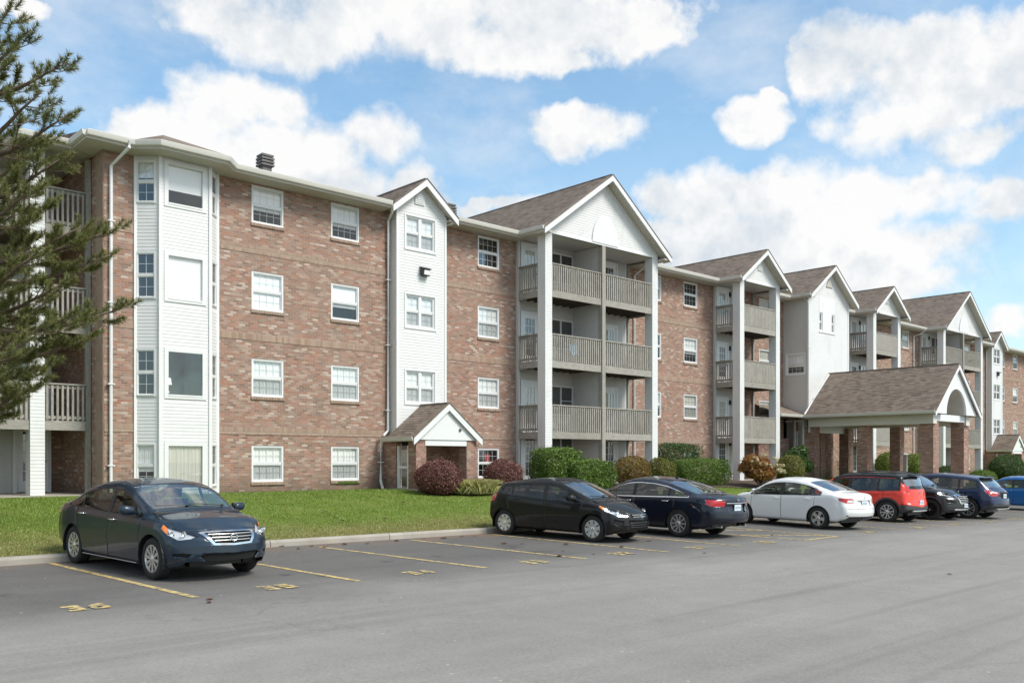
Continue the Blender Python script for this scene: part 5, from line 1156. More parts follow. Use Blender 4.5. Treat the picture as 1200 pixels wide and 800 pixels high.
def hull2(P):
    P = sorted(set((round(a, 5), round(b, 5), i) for i, (a, b) in enumerate(P)))
    if len(P) < 3: return []
    def half(Q):
        h = []
        for p in Q:
            while len(h) > 1 and (h[-1][0]-h[-2][0])*(p[1]-h[-2][1]) - (h[-1][1]-h[-2][1])*(p[0]-h[-2][0]) <= 1e-9: h.pop()
            h.append(p)
        return h
    a, b = half(P), half(P[::-1]); return [p[2] for p in a[:-1] + b[:-1]]
class Car:
    def __init__(s, S):
        s.S = S; s.L2f, s.L2r = S['nose'], S['tail']; s.cache()
    def cache(s):
        S = s.S; xs_ = np.arange(S['tail'], S['nose']+.0051, .01); s.gx = xs_
        def smooth(pts, sg):
            y = np.interp(xs_, [p[0] for p in pts], [p[1] for p in pts]); k = int(sg/.01*3); w = np.exp(-.5*(np.arange(-k, k+1)*.01/sg)**2); w /= w.sum()
            return np.convolve(np.pad(y, k, mode='edge'), w, 'valid')
        s.top = smooth(S['top'], .055); s.sh = smooth(S['sh'], .09); s.bot = smooth(S['bot'], .05); s.w = smooth(S['w'], .12)
    def at(s, a, x): return float(np.interp(x, s.gx, a))
    def lean(s, z, front):
        return pl(s.S['lean_f' if front else 'lean_r'], z)
    def xmap(s, x, y, z):
        S = s.S; w = s.at(s.w, x)
        f = sm(S['nose']-1.0, S['nose'], x); r = sm(S['tail']+.95, S['tail'], x) if x < S['tail']+.95 else 0
        r = sm(0, 1, (S['tail']+.95-x)/.95) if x < S['tail']+.95 else 0
        v = min(1, abs(y)/max(.3, S['w0']))
        return x - f*f*(S['bend_f']*v**2.3 + s.lean(z, True)) + r*r*(S['bend_r']*v**2.3 + s.lean(z, False))
    def xf(s, y, z): return s.xmap(s.S['nose'], y, z)
    def xr(s, y, z): return s.xmap(s.S['tail'], y, z)
    def ctrl(s, x):
        S = s.S; zt, zs, zb, w = s.at(s.top, x), s.at(s.sh, x), s.at(s.bot, x), s.at(s.w, x)
        zs = min(zs, zt - .012); h = zt - zs; c = min(1, max(0, (h-.08)/.30)); tum = S.get('tumble', .36)
        crown = .03 + .035*c; zr = zt - min(crown, h*.6); wsh = w*.965; wr = (wsh - .16*(1-c)) - tum*(zr - zs)*(.35+.65*c)
        zm = zb + (zs-zb)*.52
        return [(w*.90, zb), (w*.975, zb+.06), (w*1.0, zm), (w*.992, zs-.09), (wsh, zs), (wr, zr), (0, zt)]
    def section(s, x):
        C = s.ctrl(x); rad = [0, .05, .16, .05, .045, .10, 0]; pts = [C[0]]
        for i in range(1, 6):
            a, p, b = map(np.array, (C[i-1], C[i], C[i+1])); la, lb = np.linalg.norm(a-p), np.linalg.norm(b-p); r = min(rad[i], .42*la, .42*lb)
            p0, p1 = p + (a-p)/max(la, 1e-6)*r, p + (b-p)/max(lb, 1e-6)*r
            q0 = np.array(pts[-1]); ns = SUBD[i-1]
            for k in range(1, ns): pts.append(tuple(q0 + (p0-q0)*k/ns))
            for t in (0, .25, .5, .75, 1): pts.append(tuple(p0*(1-t)**2 + 2*p*t*(1-t) + p1*t*t))
        q0 = np.array(pts[-1]); e = np.array(C[6])
        for k in range(1, 9):
            t = k/8; pts.append((q0[0]*(1-t), q0[1] + (e[1]-q0[1])*(1-(1-t)**2)))
        return pts
    def edge(s, x):      # roof rail point
        return s.ctrl(x)[5]
SUBD = [1, 3, 3, 1, 4]
def build_shell(c):
    S = c.S; bm = bmesh.new(); R_ = .075
    xs_ = list(np.linspace(S['tail']+R_, S['nose']-R_, S.get('nst', 84)))
    ends = [R_*(1-math.sin(t)) for t in np.linspace(0, math.pi/2, 5)]
    stn = [(S['tail'] + R_*(1-math.sin(t)), R_*(1-math.cos(t))) for t in np.linspace(math.pi/2, .0, 6)][:-1] + [(x, 0) for x in xs_] + [(S['nose'] - R_*(1-math.sin(t)), R_*(1-math.cos(t))) for t in np.linspace(0, math.pi/2, 6)][1:]
    rows = []
    for x, ins in stn:
        sec = c.section(min(max(x, S['tail']), S['nose'])); zc = (sec[0][1]+sec[-1][1])/2; hh = (sec[-1][1]-sec[0][1])/2; row = []
        if x > S['nose']-R_ or x < S['tail']+R_:
            pass
        for y, z in sec:
            ky = max(0, 1 - ins/max(.2, sec[8][0])); kz = 1 - ins/max(.1, hh); yy, zz = y*ky, zc + (z-zc)*kz
            row.append(bm.verts.new((c.xmap(x, yy, zz), yy, zz)))
        rows.append(row)
    for a, b in zip(rows, rows[1:]):
        for i in range(len(a)-1): bm.faces.new((a[i], a[i+1], b[i+1], b[i]))
    for row, xe in ((rows[0], S['tail']), (rows[-1], S['nose'])):
        K = 9; prev = row; zc0, zc1 = row[0].co.z, row[-1].co.z
        # walk the outline inwards towards the centre line
        for k in range(1, K+1):
            t = k/K; nxt = []
            for i, v in enumerate(row):
                s_ = i/(len(row)-1); y = v.co.y*(1-t); z = v.co.z + ((zc0 + (zc1-zc0)*s_) - v.co.z)*t
                nxt.append(bm.verts.new((c.xmap(xe, y, z), y, z)))
            for i in range(len(row)-1):
                try: bm.faces.new((prev[i], prev[i+1], nxt[i+1], nxt[i]))
                except ValueError: pass
            prev = nxt
    bmesh.ops.remove_doubles(bm, verts=bm.verts, dist=.0008)
    bmesh.ops.recalc_face_normals(bm, faces=bm.faces)
    ctr = sum((f.normal.y*f.calc_area() for f in bm.faces if f.calc_center_median().y > .5))
    if ctr < 0: bmesh.ops.reverse_faces(bm, faces=bm.faces)
    bm.faces.layers.int.new('pid'); return bm
class Cutter:
    def __init__(s, bm): s.bm = bm; s.lay = bm.faces.layers.int['pid']; s.ids = {'body': 0}
    def pid(s, name): return s.ids.setdefault(name, len(s.ids))
    def cut(s, pts, d, name, only=('body',), nmin=.15, box=None):
        bm = s.bm; d = Vector(d).normalized(); up = Vector((0,0,1)) if abs(d.z) < .9 else Vector((1,0,0)); a = d.cross(up).normalized(); b = d.cross(a)
        P = [Vector(p) for p in pts]; idx = hull2([(p.dot(a), p.dot(b)) for p in P]); P = [P[i] for i in idx]
        if len(P) < 3: return
        bm.faces.ensure_lookup_table(); bm.normal_update(); ok = {s.pid(o) for o in only}
        us = [p.dot(a) for p in P]; vs = [p.dot(b) for p in P]; u0, u1, v0, v1 = min(us)-.3, max(us)+.3, min(vs)-.3, max(vs)+.3
        cur = []
        for f in bm.faces:
            if f[s.lay] in ok and f.normal.dot(d) > nmin:
                m = f.calc_center_median()
                if box and not all(lo <= q <= hi for q, (lo, hi) in zip(m, box)): continue
                if u0 < m.dot(a) < u1 and v0 < m.dot(b) < v1: cur.append(f)
        cen = sum(P, Vector())/len(P)
        for i in range(len(P)):
            if not cur: return
            p, q = P[i], P[(i+1) % len(P)]
            if (q-p).length < 1e-5: continue
            n = (q-p).cross(d).normalized()
            if n.dot(cen-p) > 0: n = -n
            es = {e for f in cur for e in f.edges}; vv = {v for f in cur for v in f.verts}
            r = bmesh.ops.bisect_plane(bm, geom=list(vv)+list(es)+cur, plane_co=p, plane_no=n, dist=1e-5)
            fs = [g for g in r['geom'] if isinstance(g, bmesh.types.BMFace)]
            cur = [f for f in fs if f.is_valid and (f.calc_center_median()-p).dot(n) < 0]
        k = s.pid(name)
        for f in cur: f[s.lay] = k
    def take(s, name, push=0.0, mirror=True, d=None):
        "faces of one region as vertex and face lists, right half mirrored"
        k = s.ids.get(name)
        if k is None: return None
        fs = [f for f in s.bm.faces if f[s.lay] == k]
        if not fs: return None
        s.bm.normal_update(); vs = {}; V, F, Nn = [], [], []
        nv = {}
        for f in fs:
            for v in f.verts: nv.setdefault(v, Vector()); nv[v] += f.normal
        for f in fs:
            loop = []
            for v in f.verts:
                if v not in vs: vs[v] = len(V); n_ = nv[v].normalized(); V.append(v.co + (Vector(d)*push if d else n_*push)); Nn.append(n_)
                loop.append(vs[v])
            F.append(tuple(loop))
        return V, F
def region_obj(name, R1, mats, parent, side=0, smooth=True, thick=0):
    "side 0: both halves in one mesh; +1 / -1: one side only"
    V, F = R1; VV, FF = [], []
    for sg in ((1, -1) if side == 0 else (side,)):
        b = len(VV); VV += [(v.x, v.y*sg, v.z) for v in V]; FF += [tuple(b+i for i in (f if sg > 0 else f[::-1])) for f in F]
    me = bpy.data.meshes.new(name); me.from_pydata(VV, [], FF); me.materials.append(mats)
    bm = bmesh.new(); bm.from_mesh(me); bmesh.ops.remove_doubles(bm, verts=bm.verts, dist=.0004)
    bm.to_mesh(me); bm.free()
    if smooth: me.polygons.foreach_set('use_smooth', [True]*len(me.polygons)); me.set_sharp_from_angle(angle=R(38))
    o = bpy.data.objects.new(name, me); col.objects.link(o); o.parent = parent
    if thick:
        md = o.modifiers.new('shell', 'SOLIDIFY'); md.thickness = thick; md.offset = -1
    return o
def add(mb, name, mat, parent, smooth=False): return mb.build(name, mat, parent, smooth, local=True)
def wheel_meshes(r, w, style, key, mat='alloy'):
    ty = MB(); rr = r*.66
    ty.lathe([(rr, -w*.42), (rr+.012, -w*.48), (r*.86, -w*.5), (r*.965, -w*.43), (r, -w*.32), (r, w*.32), (r*.965, w*.43), (r*.86, w*.5), (rr+.012, w*.48), (rr, w*.42)], 40)
    rim = MB(); rim.lathe([(rr*.99, .40*w), (rr*1.01, .46*w), (rr*.95, .47*w), (rr*.90, .36*w), (rr*.87, -.3*w), (rr*.99, -.42*w)], 40)
    n, kind = style; y0 = .36*w
    for i in range(n):
        for off in ((-.13, .13) if kind == 'split' else ((-.06, .06) if kind == 'twin' else (0,))):
            a = 2*math.pi*i/n + (off if kind == 'split' else off*1.0); a2 = 2*math.pi*i/n + off*2.2 if kind == 'split' else a
            wi, wo = {'cover': (.030, .052), 'split': (.014, .018), 'five': (.040, .052), 'twin': (.012, .014), 'y': (.018, .026)}[kind]
            p = lambda rad, s_, an, yy: (rad*math.cos(an) - s_*math.sin(an), yy, rad*math.sin(an) + s_*math.cos(an))
            r0, r1 = .045, rr*.93
            rim.add([p(r0, -wi, a, y0+.012), p(r0, wi, a, y0+.012), p(r1, wo, a2, y0+.02), p(r1, -wo, a2, y0+.02), p(r0, -wi, a, y0-.03), p(r0, wi, a, y0-.03), p(r1, wo, a2, y0-.02), p(r1, -wo, a2, y0-.02)], [(0,1,2,3), (0,4,5,1), (1,5,6,2), (2,6,7,3), (3,7,4,0)])
    rim.lathe([(0, y0+.03), (.035, y0+.028), (.06, y0+.014), (.065, y0-.02)], 20)
    br = MB(); br.lathe([(0, .02*w), (rr*.86, .02*w), (rr*.86, -.05*w), (0, -.05*w)], 24)
    hub = MB(); hub.lathe([(0, y0+.036), (.026, y0+.034), (.03, y0+.02)], 14)
    return [ty.mesh('tyre', M['tyre'], True), rim.mesh('rim', M[mat], False), br.mesh('brake_disc', M['black_trim']), hub.mesh('hub_cap', M['chrome'])]
def build_car(S, name, label, cat, loc, heading, paint, group=None):
    c = Car(S); bm = build_shell(c); K = Cutter(bm); P = lambda *a: Vector(a)
    root = bpy.data.objects.new(name, None); col.objects.link(root); root.location = loc; root.rotation_euler = S.get('tilt', (0, 0, 0)); root.rotation_euler[2] = heading
    tag(root, label, cat, group); pm = M[paint]
    fa, ra, r, tw = S['fa'], S['ra'], S['r'], S['w0']
    # --- wheel arches
    for ax in (fa, ra):
        K.cut([P(ax + (r+.055)*math.cos(a), 1, r + (r+.055)*math.sin(a)) for a in np.linspace(0, 2*math.pi, 33)[:-1]], (0,1,0), 'arch', nmin=.05)
    if S.get('clad'):
        for ax in (fa, ra):
            K.cut([P(ax + (r+.12)*math.cos(a), 1, r + (r+.12)*math.sin(a)) for a in np.linspace(0, 2*math.pi, 33)[:-1]], (0,1,0), 'clad', nmin=.05)
        K.cut([P(ra+r+.02, 1, .1), P(fa-r-.02, 1, .1), P(fa-r-.02, 1, .36), P(ra+r+.02, 1, .40)], (0,1,0), 'clad', nmin=-.2, box=((-3,3),(.3,2),(0,.6)))
    # --- glass
    B0, B1 = S['dlo']; lo, hi = [], []
    for x in np.linspace(B0, B1, 40):
        e = c.edge(x); z0 = c.at(c.sh, x) + S.get('sill', .03); z1 = e[1] - S.get('header', .045)
        if z1 > z0 + .015: lo.append((x, z0)); hi.append((x, z1))
    poly = lo + hi[::-1]
    if 'dlo_pts' in S: poly = S['dlo_pts']
    def clip(Q, a, b): return [(min(max(x, a), b), z) for x, z in Q] if False else None
    hp = [poly[i] for i in hull2(poly)]
    def clip_poly(Q, axis_x, keep_less):
        out = []
        for i in range(len(Q)):
            p, q = Q[i], Q[(i+1) % len(Q)]; ip, iq = ((p[0] <= axis_x) == keep_less), ((q[0] <= axis_x) == keep_less)
            if ip: out.append(p)
            if ip != iq: t = (axis_x-p[0])/(q[0]-p[0]); out.append((axis_x, p[1]+(q[1]-p[1])*t))
        return out
    side_box = ((-3, 3), (.25, 2), (.5, 2.2))
    grow = lambda Q, g: (lambda cx_, cz_: [(x + g*(1 if x > cx_ else -1), z + g*(1 if z > cz_ else -1)) for x, z in Q])(sum(q[0] for q in Q)/len(Q), sum(q[1] for q in Q)/len(Q))
    K.cut([P(x, 1, z) for x, z in grow(hp, .020)], (0, 1, .25), 'window_trim', box=side_box)
    K.cut([P(x, 1, z) for x, z in grow(hp, -.001)], (0, 1, .25), 'pillar', only=('window_trim',), box=side_box)
    wins = []
    bp = S['pillars']            # list of (x0, x1) pillar gaps, front to back
    cuts = [B1 + .5] + [v for g in bp for v in (g[1], g[0])] + [B0 - .5]
    for i in range(0, len(cuts), 2):
        Q = clip_poly(clip_poly(hp, cuts[i], True), cuts[i+1], False)
        if len(Q) >= 3:
            K.cut([P(x, 1, z) for x, z in Q], (0, 1, .25), 'window%d' % (i//2), only=('pillar', 'window_trim', 'body'), box=side_box); wins.append('window%d' % (i//2))
    x0, x1 = S['ws']; Q = []
    for x in np.linspace(x0, x1, 6):
        yw = c.edge(x)[0] - S.get('apillar', .045) ; Q += [P(c.xmap(x, yw, c.at(c.top, x)), yw, c.at(c.top, x) - .02), P(c.xmap(x, 0, 0) if False else x, -.2, c.at(c.top, x))]
    sl = Vector((c.at(c.top, x0) - c.at(c.top, x1), 0, 0)); dx, dz = x1-x0, c.at(c.top, x1)-c.at(c.top, x0); nrm = Vector((dz, 0, -dx)) if x1 < x0 else Vector((-dz, 0, dx))
    if nrm.z < 0: nrm = -nrm
    K.cut(Q, nrm, 'windscreen', nmin=.3)
    x0, x1 = S['rw']; Q = []
    for x in np.linspace(x0, x1, 6):
        yw = c.edge(x)[0] - S.get('cpillar', .07); Q += [P(c.xmap(x, yw, c.at(c.top, x)), yw, c.at(c.top, x)), P(c.xmap(x, 0, c.at(c.top, x)), -.2, c.at(c.top, x))]
    dx, dz = x1-x0, c.at(c.top, x1)-c.at(c.top, x0); nrm = Vector((-abs(dz), 0, abs(dx)))
    K.cut(Q, nrm, 'rear_window', nmin=.25)
    # --- front: lamps, grille, intakes as outlines (y, z) seen from the front
    fr = lambda Q, g=c.xf: [P(g(*q), *q) if len(q) == 2 else P(*q) for q in Q]; before = ['body', 'clad']
    for nm, Q, d, mt, push in S['front']:
        K.cut(fr(Q), d, nm, only=tuple(before), nmin=S.get('fmin', .08), box=((fa-.35, 3), (-.01, 2), (.1, 1.2))); before.append(nm)
    for nm, Q, d, mt, push in S['rear']:
        K.cut(fr(Q, c.xr), d, nm, only=tuple(before), nmin=.06, box=((-3.5, ra+.45), (-.01, 2), (.1, S.get('rear_top', 1.3)))); before.append(nm)
    # --- doors
    body_only = ('body',) if not S.get('clad') else ('body', 'clad')
    dz0, dpts = S['bot_door'], S['doors']
    for i, (xa, xb) in enumerate(dpts):
        za = c.at(c.sh, (xa+xb)/2) + .0
        Q = [(xa, dz0), (xb, dz0), (xb, za), (xa, za)]
        if i == 1: Q = [(max(xa, ra+r*.55), dz0 + .26) if False else (ra + r*.98, dz0), (xb, dz0), (xb, za), (ra + r*.35, za), (ra + r*.45, r + .30)]
        for nm, g in (('seam', .006), ('door%d' % i, -.006)):
            K.cut([P(x, 1, z) for x, z in grow(Q, g)], (0, 1, 0), nm, only=('body', 'seam') if nm != 'seam' else ('body',), nmin=.2)
    # bonnet and boot shut lines
    def line_cut(Q, d, wd=.007):
        for (a, b) in zip(Q, Q[1:]):
            a, b = Vector(a), Vector(b); o = (b-a).cross(Vector(d)).normalized()*wd/2; K.cut([a+o, a-o, b-o, b+o], d, 'seam', nmin=.1)
    for Q, d in S.get('lines', []): line_cut([(c.xmap(x, y, z if z else c.at(c.top, x)), y, z if z else c.at(c.top, x)) for x, y, z in Q], d)
    if S.get('black_roof'):
        K.cut([P(B0-.9, y, 0) for y in (-1, 1.2)] + [P(S['ws'][1]+.02, y, 0) for y in (-1, 1.2)], (0, 0, 1), 'roof_skin', nmin=.25, box=((-3, 3), (-1, 2), (1.25, 2.2)))
    # --- objects
    body = region_obj('body', K.take('body'), pm, root, thick=.012)
    for nm, mt, out in (('seam', 'seam', 'panel_gaps'), ('pillar', 'black_trim', 'window_pillar'), ('window_trim', S.get('dlo_mat', 'black_trim'), 'window_surround'), ('clad', 'clad', 'lower_cladding'), ('roof_skin', 'black_trim', 'roof_panel')):
        T = K.take(nm, -.004 if nm == 'seam' else .0)
        for sg in ((1, -1) if nm in ('window_trim', 'pillar', 'clad') else (0,)):
            if T: region_obj(out, T, M[mt] if nm != 'roof_skin' else M[S['black_roof']], root if nm in ('clad', 'roof_skin') else body, sg)
    for nm, out in (('windscreen', 'windscreen'), ('rear_window', 'rear_window')):
        T = K.take(nm, -.004)
        if T:
            g = region_obj(out, T, M['screen_glass'], root)
    for w_ in wins:
        T = K.take(w_, -.006)
        if T:
            for sg in (1, -1): region_obj('side_window', T, M['car_glass'], root, sg)
    for i in range(len(dpts)):
        T = K.take('door%d' % i)
        if T:
            for sg in (1, -1):
                dr = region_obj('door', T, pm, root, sg, thick=.012); xa, xb = dpts[i]; hx = xa + (.16 if i == 0 else .15) if i == 0 else max(xa, ra+r*.5)+.14
                hz = c.at(c.sh, hx) - .115; hw = c.at(c.w, hx)*.995; h = MB(); h.tube([(hx-.09, sg*hw, hz), (hx-.075, sg*(hw+.03), hz+.004), (hx+.075, sg*(hw+.03), hz+.006), (hx+.09, sg*hw, hz+.004)], .013, 8); h.build('door_handle', M[S.get('handle', 'chrome')] if S.get('handle') != 'paint' else pm, dr, True, local=True)
    for grp in ('front', 'rear'):
        for nm, Q, d, mt, push in S[grp]:
            base = nm.split('#')[0]; T = K.take(nm, -push)
            if not T: continue
            if base == 'headlight':
                shell = K.take(nm, .001)
                for sg in (1, -1):
                    l = region_obj('headlight', shell, M['clear_lens'], root, sg); region_obj('lamp_housing', K.take(nm, -.045), M['lamp_bowl'], l, sg)
                    V = shell[0]; cx_ = sum((v for v in V), Vector())/len(V)
                    for k_, rad in ((-.05, .040), (.07, .036)):
                        b = MB(); cy_ = cx_.y + k_ if cx_.y + k_ < .78 else cx_.y; zz = cx_.z - .005; xx = c.xf(cy_, zz) - .055; b.lathe([(rad*1.1, .024), (rad, .02), (rad*.8, 0), (rad*.4, -.012), (0, -.015)], 16, 'x', (xx, sg*cy_, zz))
                        b.build('lamp_bowl', M['black_trim'] if S.get('dark_lamps') else M['chrome'], l, True, local=True)
            elif base in ('taillight', 'reverse_light', 'indicator', 'fog_lamp', 'reflector'):
                for sg in (1, -1): region_obj(base, T, M[mt], root, sg)
            else: region_obj(base, T, M[mt] if mt != 'paint' else pm, root)
    K.take('arch')
    # --- wheel wells, underbody, wheels
    well = MB()
    for ax in (fa, ra):
        for sg in (1, -1):
            rad = r + .056; wo = c.at(c.w, ax)*.985; wi = wo - .36; A = np.linspace(-.35, math.pi+.35, 18)
            for a, b in zip(A, A[1:]): well.add([(ax+rad*math.cos(q), sg*y_, r+rad*math.sin(q)) for q, y_ in ((a, wo), (b, wo), (b, wi), (a, wi))], [(0,1,2,3)])
            well.add([(ax+rad*math.cos(a), sg*wi, r+rad*math.sin(a)) for a in A], [tuple(range(len(A)))])
    well.box(ra-.5, fa+.4, -tw*.5, tw*.5, S['bot_door']-.0, S['bot_door']+.09); well.box(ra+r+.1, fa-r-.1, -tw*.84, tw*.84, S['bot_door']+.012, S['bot_door']+.07)
    well.box(S['tail']+.42, S['nose']-.5, -tw*.6, tw*.6, S['bot_door']+.08, S['bot_door']+.15)
    add(well, 'underbody', M['black_trim'], root)
    WM = wheel_meshes(r, S.get('tw', .205), S['wheel'], name, S.get('rim_mat', 'alloy'))
    for ax in (fa, ra):
        for sg in (1, -1):
            w_ = bpy.data.objects.new('wheel', None); col.objects.link(w_); w_.parent = root; w_.location = (ax, sg*(c.at(c.w, ax) - S.get('tw', .205)*.5 - .025), r); w_.rotation_euler = (0, rng.uniform(0, 1.2), 0 if sg > 0 else math.pi); w_.empty_display_size = .2
            for nm, me in zip(('tyre', 'rim', 'brake_disc', 'hub_cap'), WM):
                o = bpy.data.objects.new(nm, me); col.objects.link(o); o.parent = w_
    # --- cabin
    sx = S['seat_x']; bz = S['bot_door']; sw = tw*.30
    fl = MB(); fl.box(ra-.2, fa-.5, -tw*.83, tw*.83, bz+.07, bz+.12); fl.box(ra-.25, ra+.0, -tw*.80, tw*.80, bz+.1, c.at(c.sh, ra)-.05)
    for sg in (1, -1): fl.box(ra-.2, fa-.45, sg*tw*.86-.02, sg*tw*.86+.02, bz+.1, c.at(c.sh, 0)-.06)
    add(fl, 'cabin_floor', M['cabin'], root)
    ds = MB(); xd = S['ws'][0]-.16; zd = c.at(c.top, S['ws'][0]) - .06; ds.prism([(xd+.35, -tw*.82, zd-.02), (xd+.30, -tw*.82, zd-.4), (xd-.28, -tw*.82, zd-.35), (xd-.22, -tw*.82, zd-.02), (xd+.05, -tw*.82, zd)], (0, tw*1.64, 0)); add(ds, 'dashboard', M['cabin'], root)
    st = MB(); cc = Vector((xd-.36, tw*.42, zd-.04)); ring = [(cc.x + .05*math.cos(a)*.5, cc.y + .18*math.sin(a), cc.z + .17*math.cos(a)) for a in np.linspace(0, 2*math.pi, 21)]; st.tube(ring, .014, 6, False); add(st, 'steering_wheel', M['black_trim'], root)
    hd = c.at(c.top, sx)
    for yy in (tw*.42, -tw*.42):
        s_ = MB(); s_.prism([(sx+.42, yy-.24, bz+.30), (sx+.42, yy-.24, bz+.42), (sx-.05, yy-.24, bz+.36), (sx-.05, yy-.24, bz+.2)], (0, .48, 0)); s_.prism([(sx-.02, yy-.22, bz+.36), (sx-.20, yy-.19, hd-.36), (sx-.30, yy-.19, hd-.38), (sx-.16, yy-.22, bz+.30)], (0, .42, 0)); s_.prism([(sx-.205, yy-.12, hd-.33), (sx-.235, yy-.11, hd-.15), (sx-.32, yy-.11, hd-.16), (sx-.30, yy-.12, hd-.34)], (0, .24, 0)); add(s_, 'seat', M['seat'], root)
    s_ = MB(); q = sx-1.0; hq = c.at(c.top, q-.15); s_.prism([(q+.45, -tw*.74, bz+.3), (q+.45, -tw*.74, bz+.42), (q, -tw*.74, bz+.38), (q, -tw*.74, bz+.2)], (0, tw*1.48, 0)); s_.prism([(q+.02, -tw*.74, bz+.38), (q-.16, -tw*.7, min(c.at(c.sh, q)+.10, hq-.3)), (q-.26, -tw*.7, min(c.at(c.sh, q)+.08, hq-.32)), (q-.12, -tw*.74, bz+.3)], (0, tw*1.44, 0))
    for yy in (-tw*.45, tw*.45): s_.prism([(q-.17, yy-.12, c.at(c.sh, q)+.09), (q-.19, yy-.11, min(c.at(c.sh, q)+.22, hq-.12)), (q-.27, yy-.11, min(c.at(c.sh, q)+.21, hq-.13)), (q-.26, yy-.12, c.at(c.sh, q)+.08)], (0, .24, 0))
    add(s_, 'rear_bench', M['seat'], root)
    # --- mirrors, wipers, plates, badge
    mx = S['mirror']; mz = c.at(c.sh, mx) + .085; my = c.at(c.w, mx)*.955
    for sg in (1, -1):
        m = MB(); N1, N2 = 14, 9; vs = []
        for j in range(N2+1):
            t = math.pi*j/N2
            for k in range(N1):
                a = 2*math.pi*k/N1; xx = math.sin(t)*math.cos(a); yy = math.cos(t); zz = math.sin(t)*math.sin(a); e = lambda v, p_: math.copysign(abs(v)**p_, v)
                xq = e(xx, .7)*.075; xq = max(xq, -.045); vs.append((mx + xq + .01 - .02*yy, sg*(my + .135 + e(yy, .75)*.115), mz + e(zz, .7)*.072 + .01*yy))
        m.add(vs, [(j*N1+k, j*N1+(k+1) % N1, (j+1)*N1+(k+1) % N1, (j+1)*N1+k) for j in range(N2) for k in range(N1)])
        m.prism([(mx+.05, sg*(my-.02), mz-.07), (mx-.03, sg*(my-.02), mz-.07), (mx-.02, sg*(my+.09), mz-.035), (mx+.04, sg*(my+.09), mz-.035)], (0, 0, .04))
        o = add(m, 'wing_mirror', pm if not S.get('black_mirror') else M['black_trim'], root, True)
        g = MB(); g.add([(mx-.0375-.02, sg*(my+.04), mz-.055), (mx-.0375-.035, sg*(my+.235), mz-.05), (mx-.0375-.035, sg*(my+.235), mz+.06), (mx-.0375-.02, sg*(my+.04), mz+.06)], [(0,1,2,3)]); g.build('mirror_glass', M['chrome'], o, local=True)
    wx, wx1 = S['ws']
    for y0, y1 in ((.50, -.05), (-.12, -.62)):
        m = MB(); n_ = 6; pts = []
        for k in range(n_+1):
            t = k/n_; y = y0 + (y1-y0)*t; x = wx + .015 - .055*t; pts.append((c.xmap(x, y, 0), y, c.at(c.top, x) + .018 - (.03+.05)*0 - (abs(y)/.8)**2*.03))
        m.tube(pts, .010, 6); m.ball(pts[0], (.03, .03, .02), 8, 6); add(m, 'wiper', M['black_trim'], root)
    for what in S.get('extras', []): what(c, root, pm)
    bm.free(); return root
def pv(*P): return list(P)
D45 = (.72, .69, .1); DF = (1, .12, .12); DR45 = (-.75, .66, .1); DRR = (-1, .1, .15)
def slat_bars(zs, y0, y1, mat, th=.011, out=.002, nm='grille_bar'):
    def f(c, root, pm):
        for z, ya in zip(zs, y1):
            m = MB(); n_ = 14; Y_ = np.linspace(-ya, ya, n_+1); V = [(c.xf(y, z)+out, y, z) for y in Y_]; m.tube(V, th, 6); add(m, nm, M[mat], root)
    return f
def ring_badge(z, rad, bar=True, rear=False, oval=1.0):
    def f(c, root, pm):
        m = MB(); x = (c.xr(0, z)-.006) if rear else (c.xf(0, z)+.012)
        m.tube([(x, rad*oval*math.cos(a), z+rad*math.sin(a)) for a in np.linspace(0, 2*math.pi, 25)], rad*.16, 6, False)
        if bar: m.box(x-.006, x+.008, -rad*1.1, rad*1.1, z-rad*.2, z+rad*.2)
        elif oval > 1.2:
            for s in (-1, 1): m.tube([(x, s*rad*.5, z-rad*.6), (x, s*rad*.35, z+rad*.6)], rad*.13, 6)
            m.tube([(x, -rad*.45, z-rad*.1), (x, rad*.45, z+rad*.1)], rad*.13, 6)
        add(m, 'badge', M['chrome'], root)
    return f
def plate(z, rear=True, w=.30, h=.15, mat='plate', x_off=.0):
    def f(c, root, pm):
        x = c.xr(0, z)-.012-x_off if rear else c.xf(0, z)+.01; m = MB(); m.box(x-.006, x+.006, -w/2, w/2, z-h/2, z+h/2); p = add(m, 'licence_plate', M[mat], root)
        t = MB(); xx = x-.0075 if rear else x+.0065
        for i, yy in enumerate(np.linspace(-w*.34, w*.34, 6)): t.box(xx, xx+.001, yy-.010, yy+.010, z-.022, z+.022)
        t.build('plate_marks', M['plate_ink'], p, local=True)
    return f
def curved_bar(nm, z0, z1, yw, mat, rear=True, out=.012):
    def f(c, root, pm):
        m = MB(); V = []; g = c.xr if rear else c.xf; s_ = -1 if rear else 1
        for y in np.linspace(-yw, yw, 15): V.append([(g(y, z0)+s_*out*.4, y, z0), (g(y, (z0+z1)/2)+s_*out, y, z0+.3*(z1-z0)), (g(y, (z0+z1)/2)+s_*out, y, z1-.3*(z1-z0)), (g(y, z1)+s_*out*.3, y, z1), (g(y, z1)-s_*.04, y, z1), (g(y, z0)-s_*.04, y, z0)])
        for a, b in zip(V, V[1:]): m.add(a+b, [(i, (i+1) % 6, 6+(i+1) % 6, 6+i) for i in range(6)])
        m.add(V[0], [tuple(range(6))]); m.add(V[-1], [tuple(range(6))]); add(m, nm, M[mat], root, True)
    return f
def side_strip(z, x0, x1, mat, th=.012):
    def f(c, root, pm):
        for sg in (1, -1):
            m = MB(); m.tube([(x, sg*(c.at(c.w, x)*1.0), z) for x in np.linspace(x0, x1, 10)], th, 6); add(m, 'sill_strip', M[mat], root)
    return f
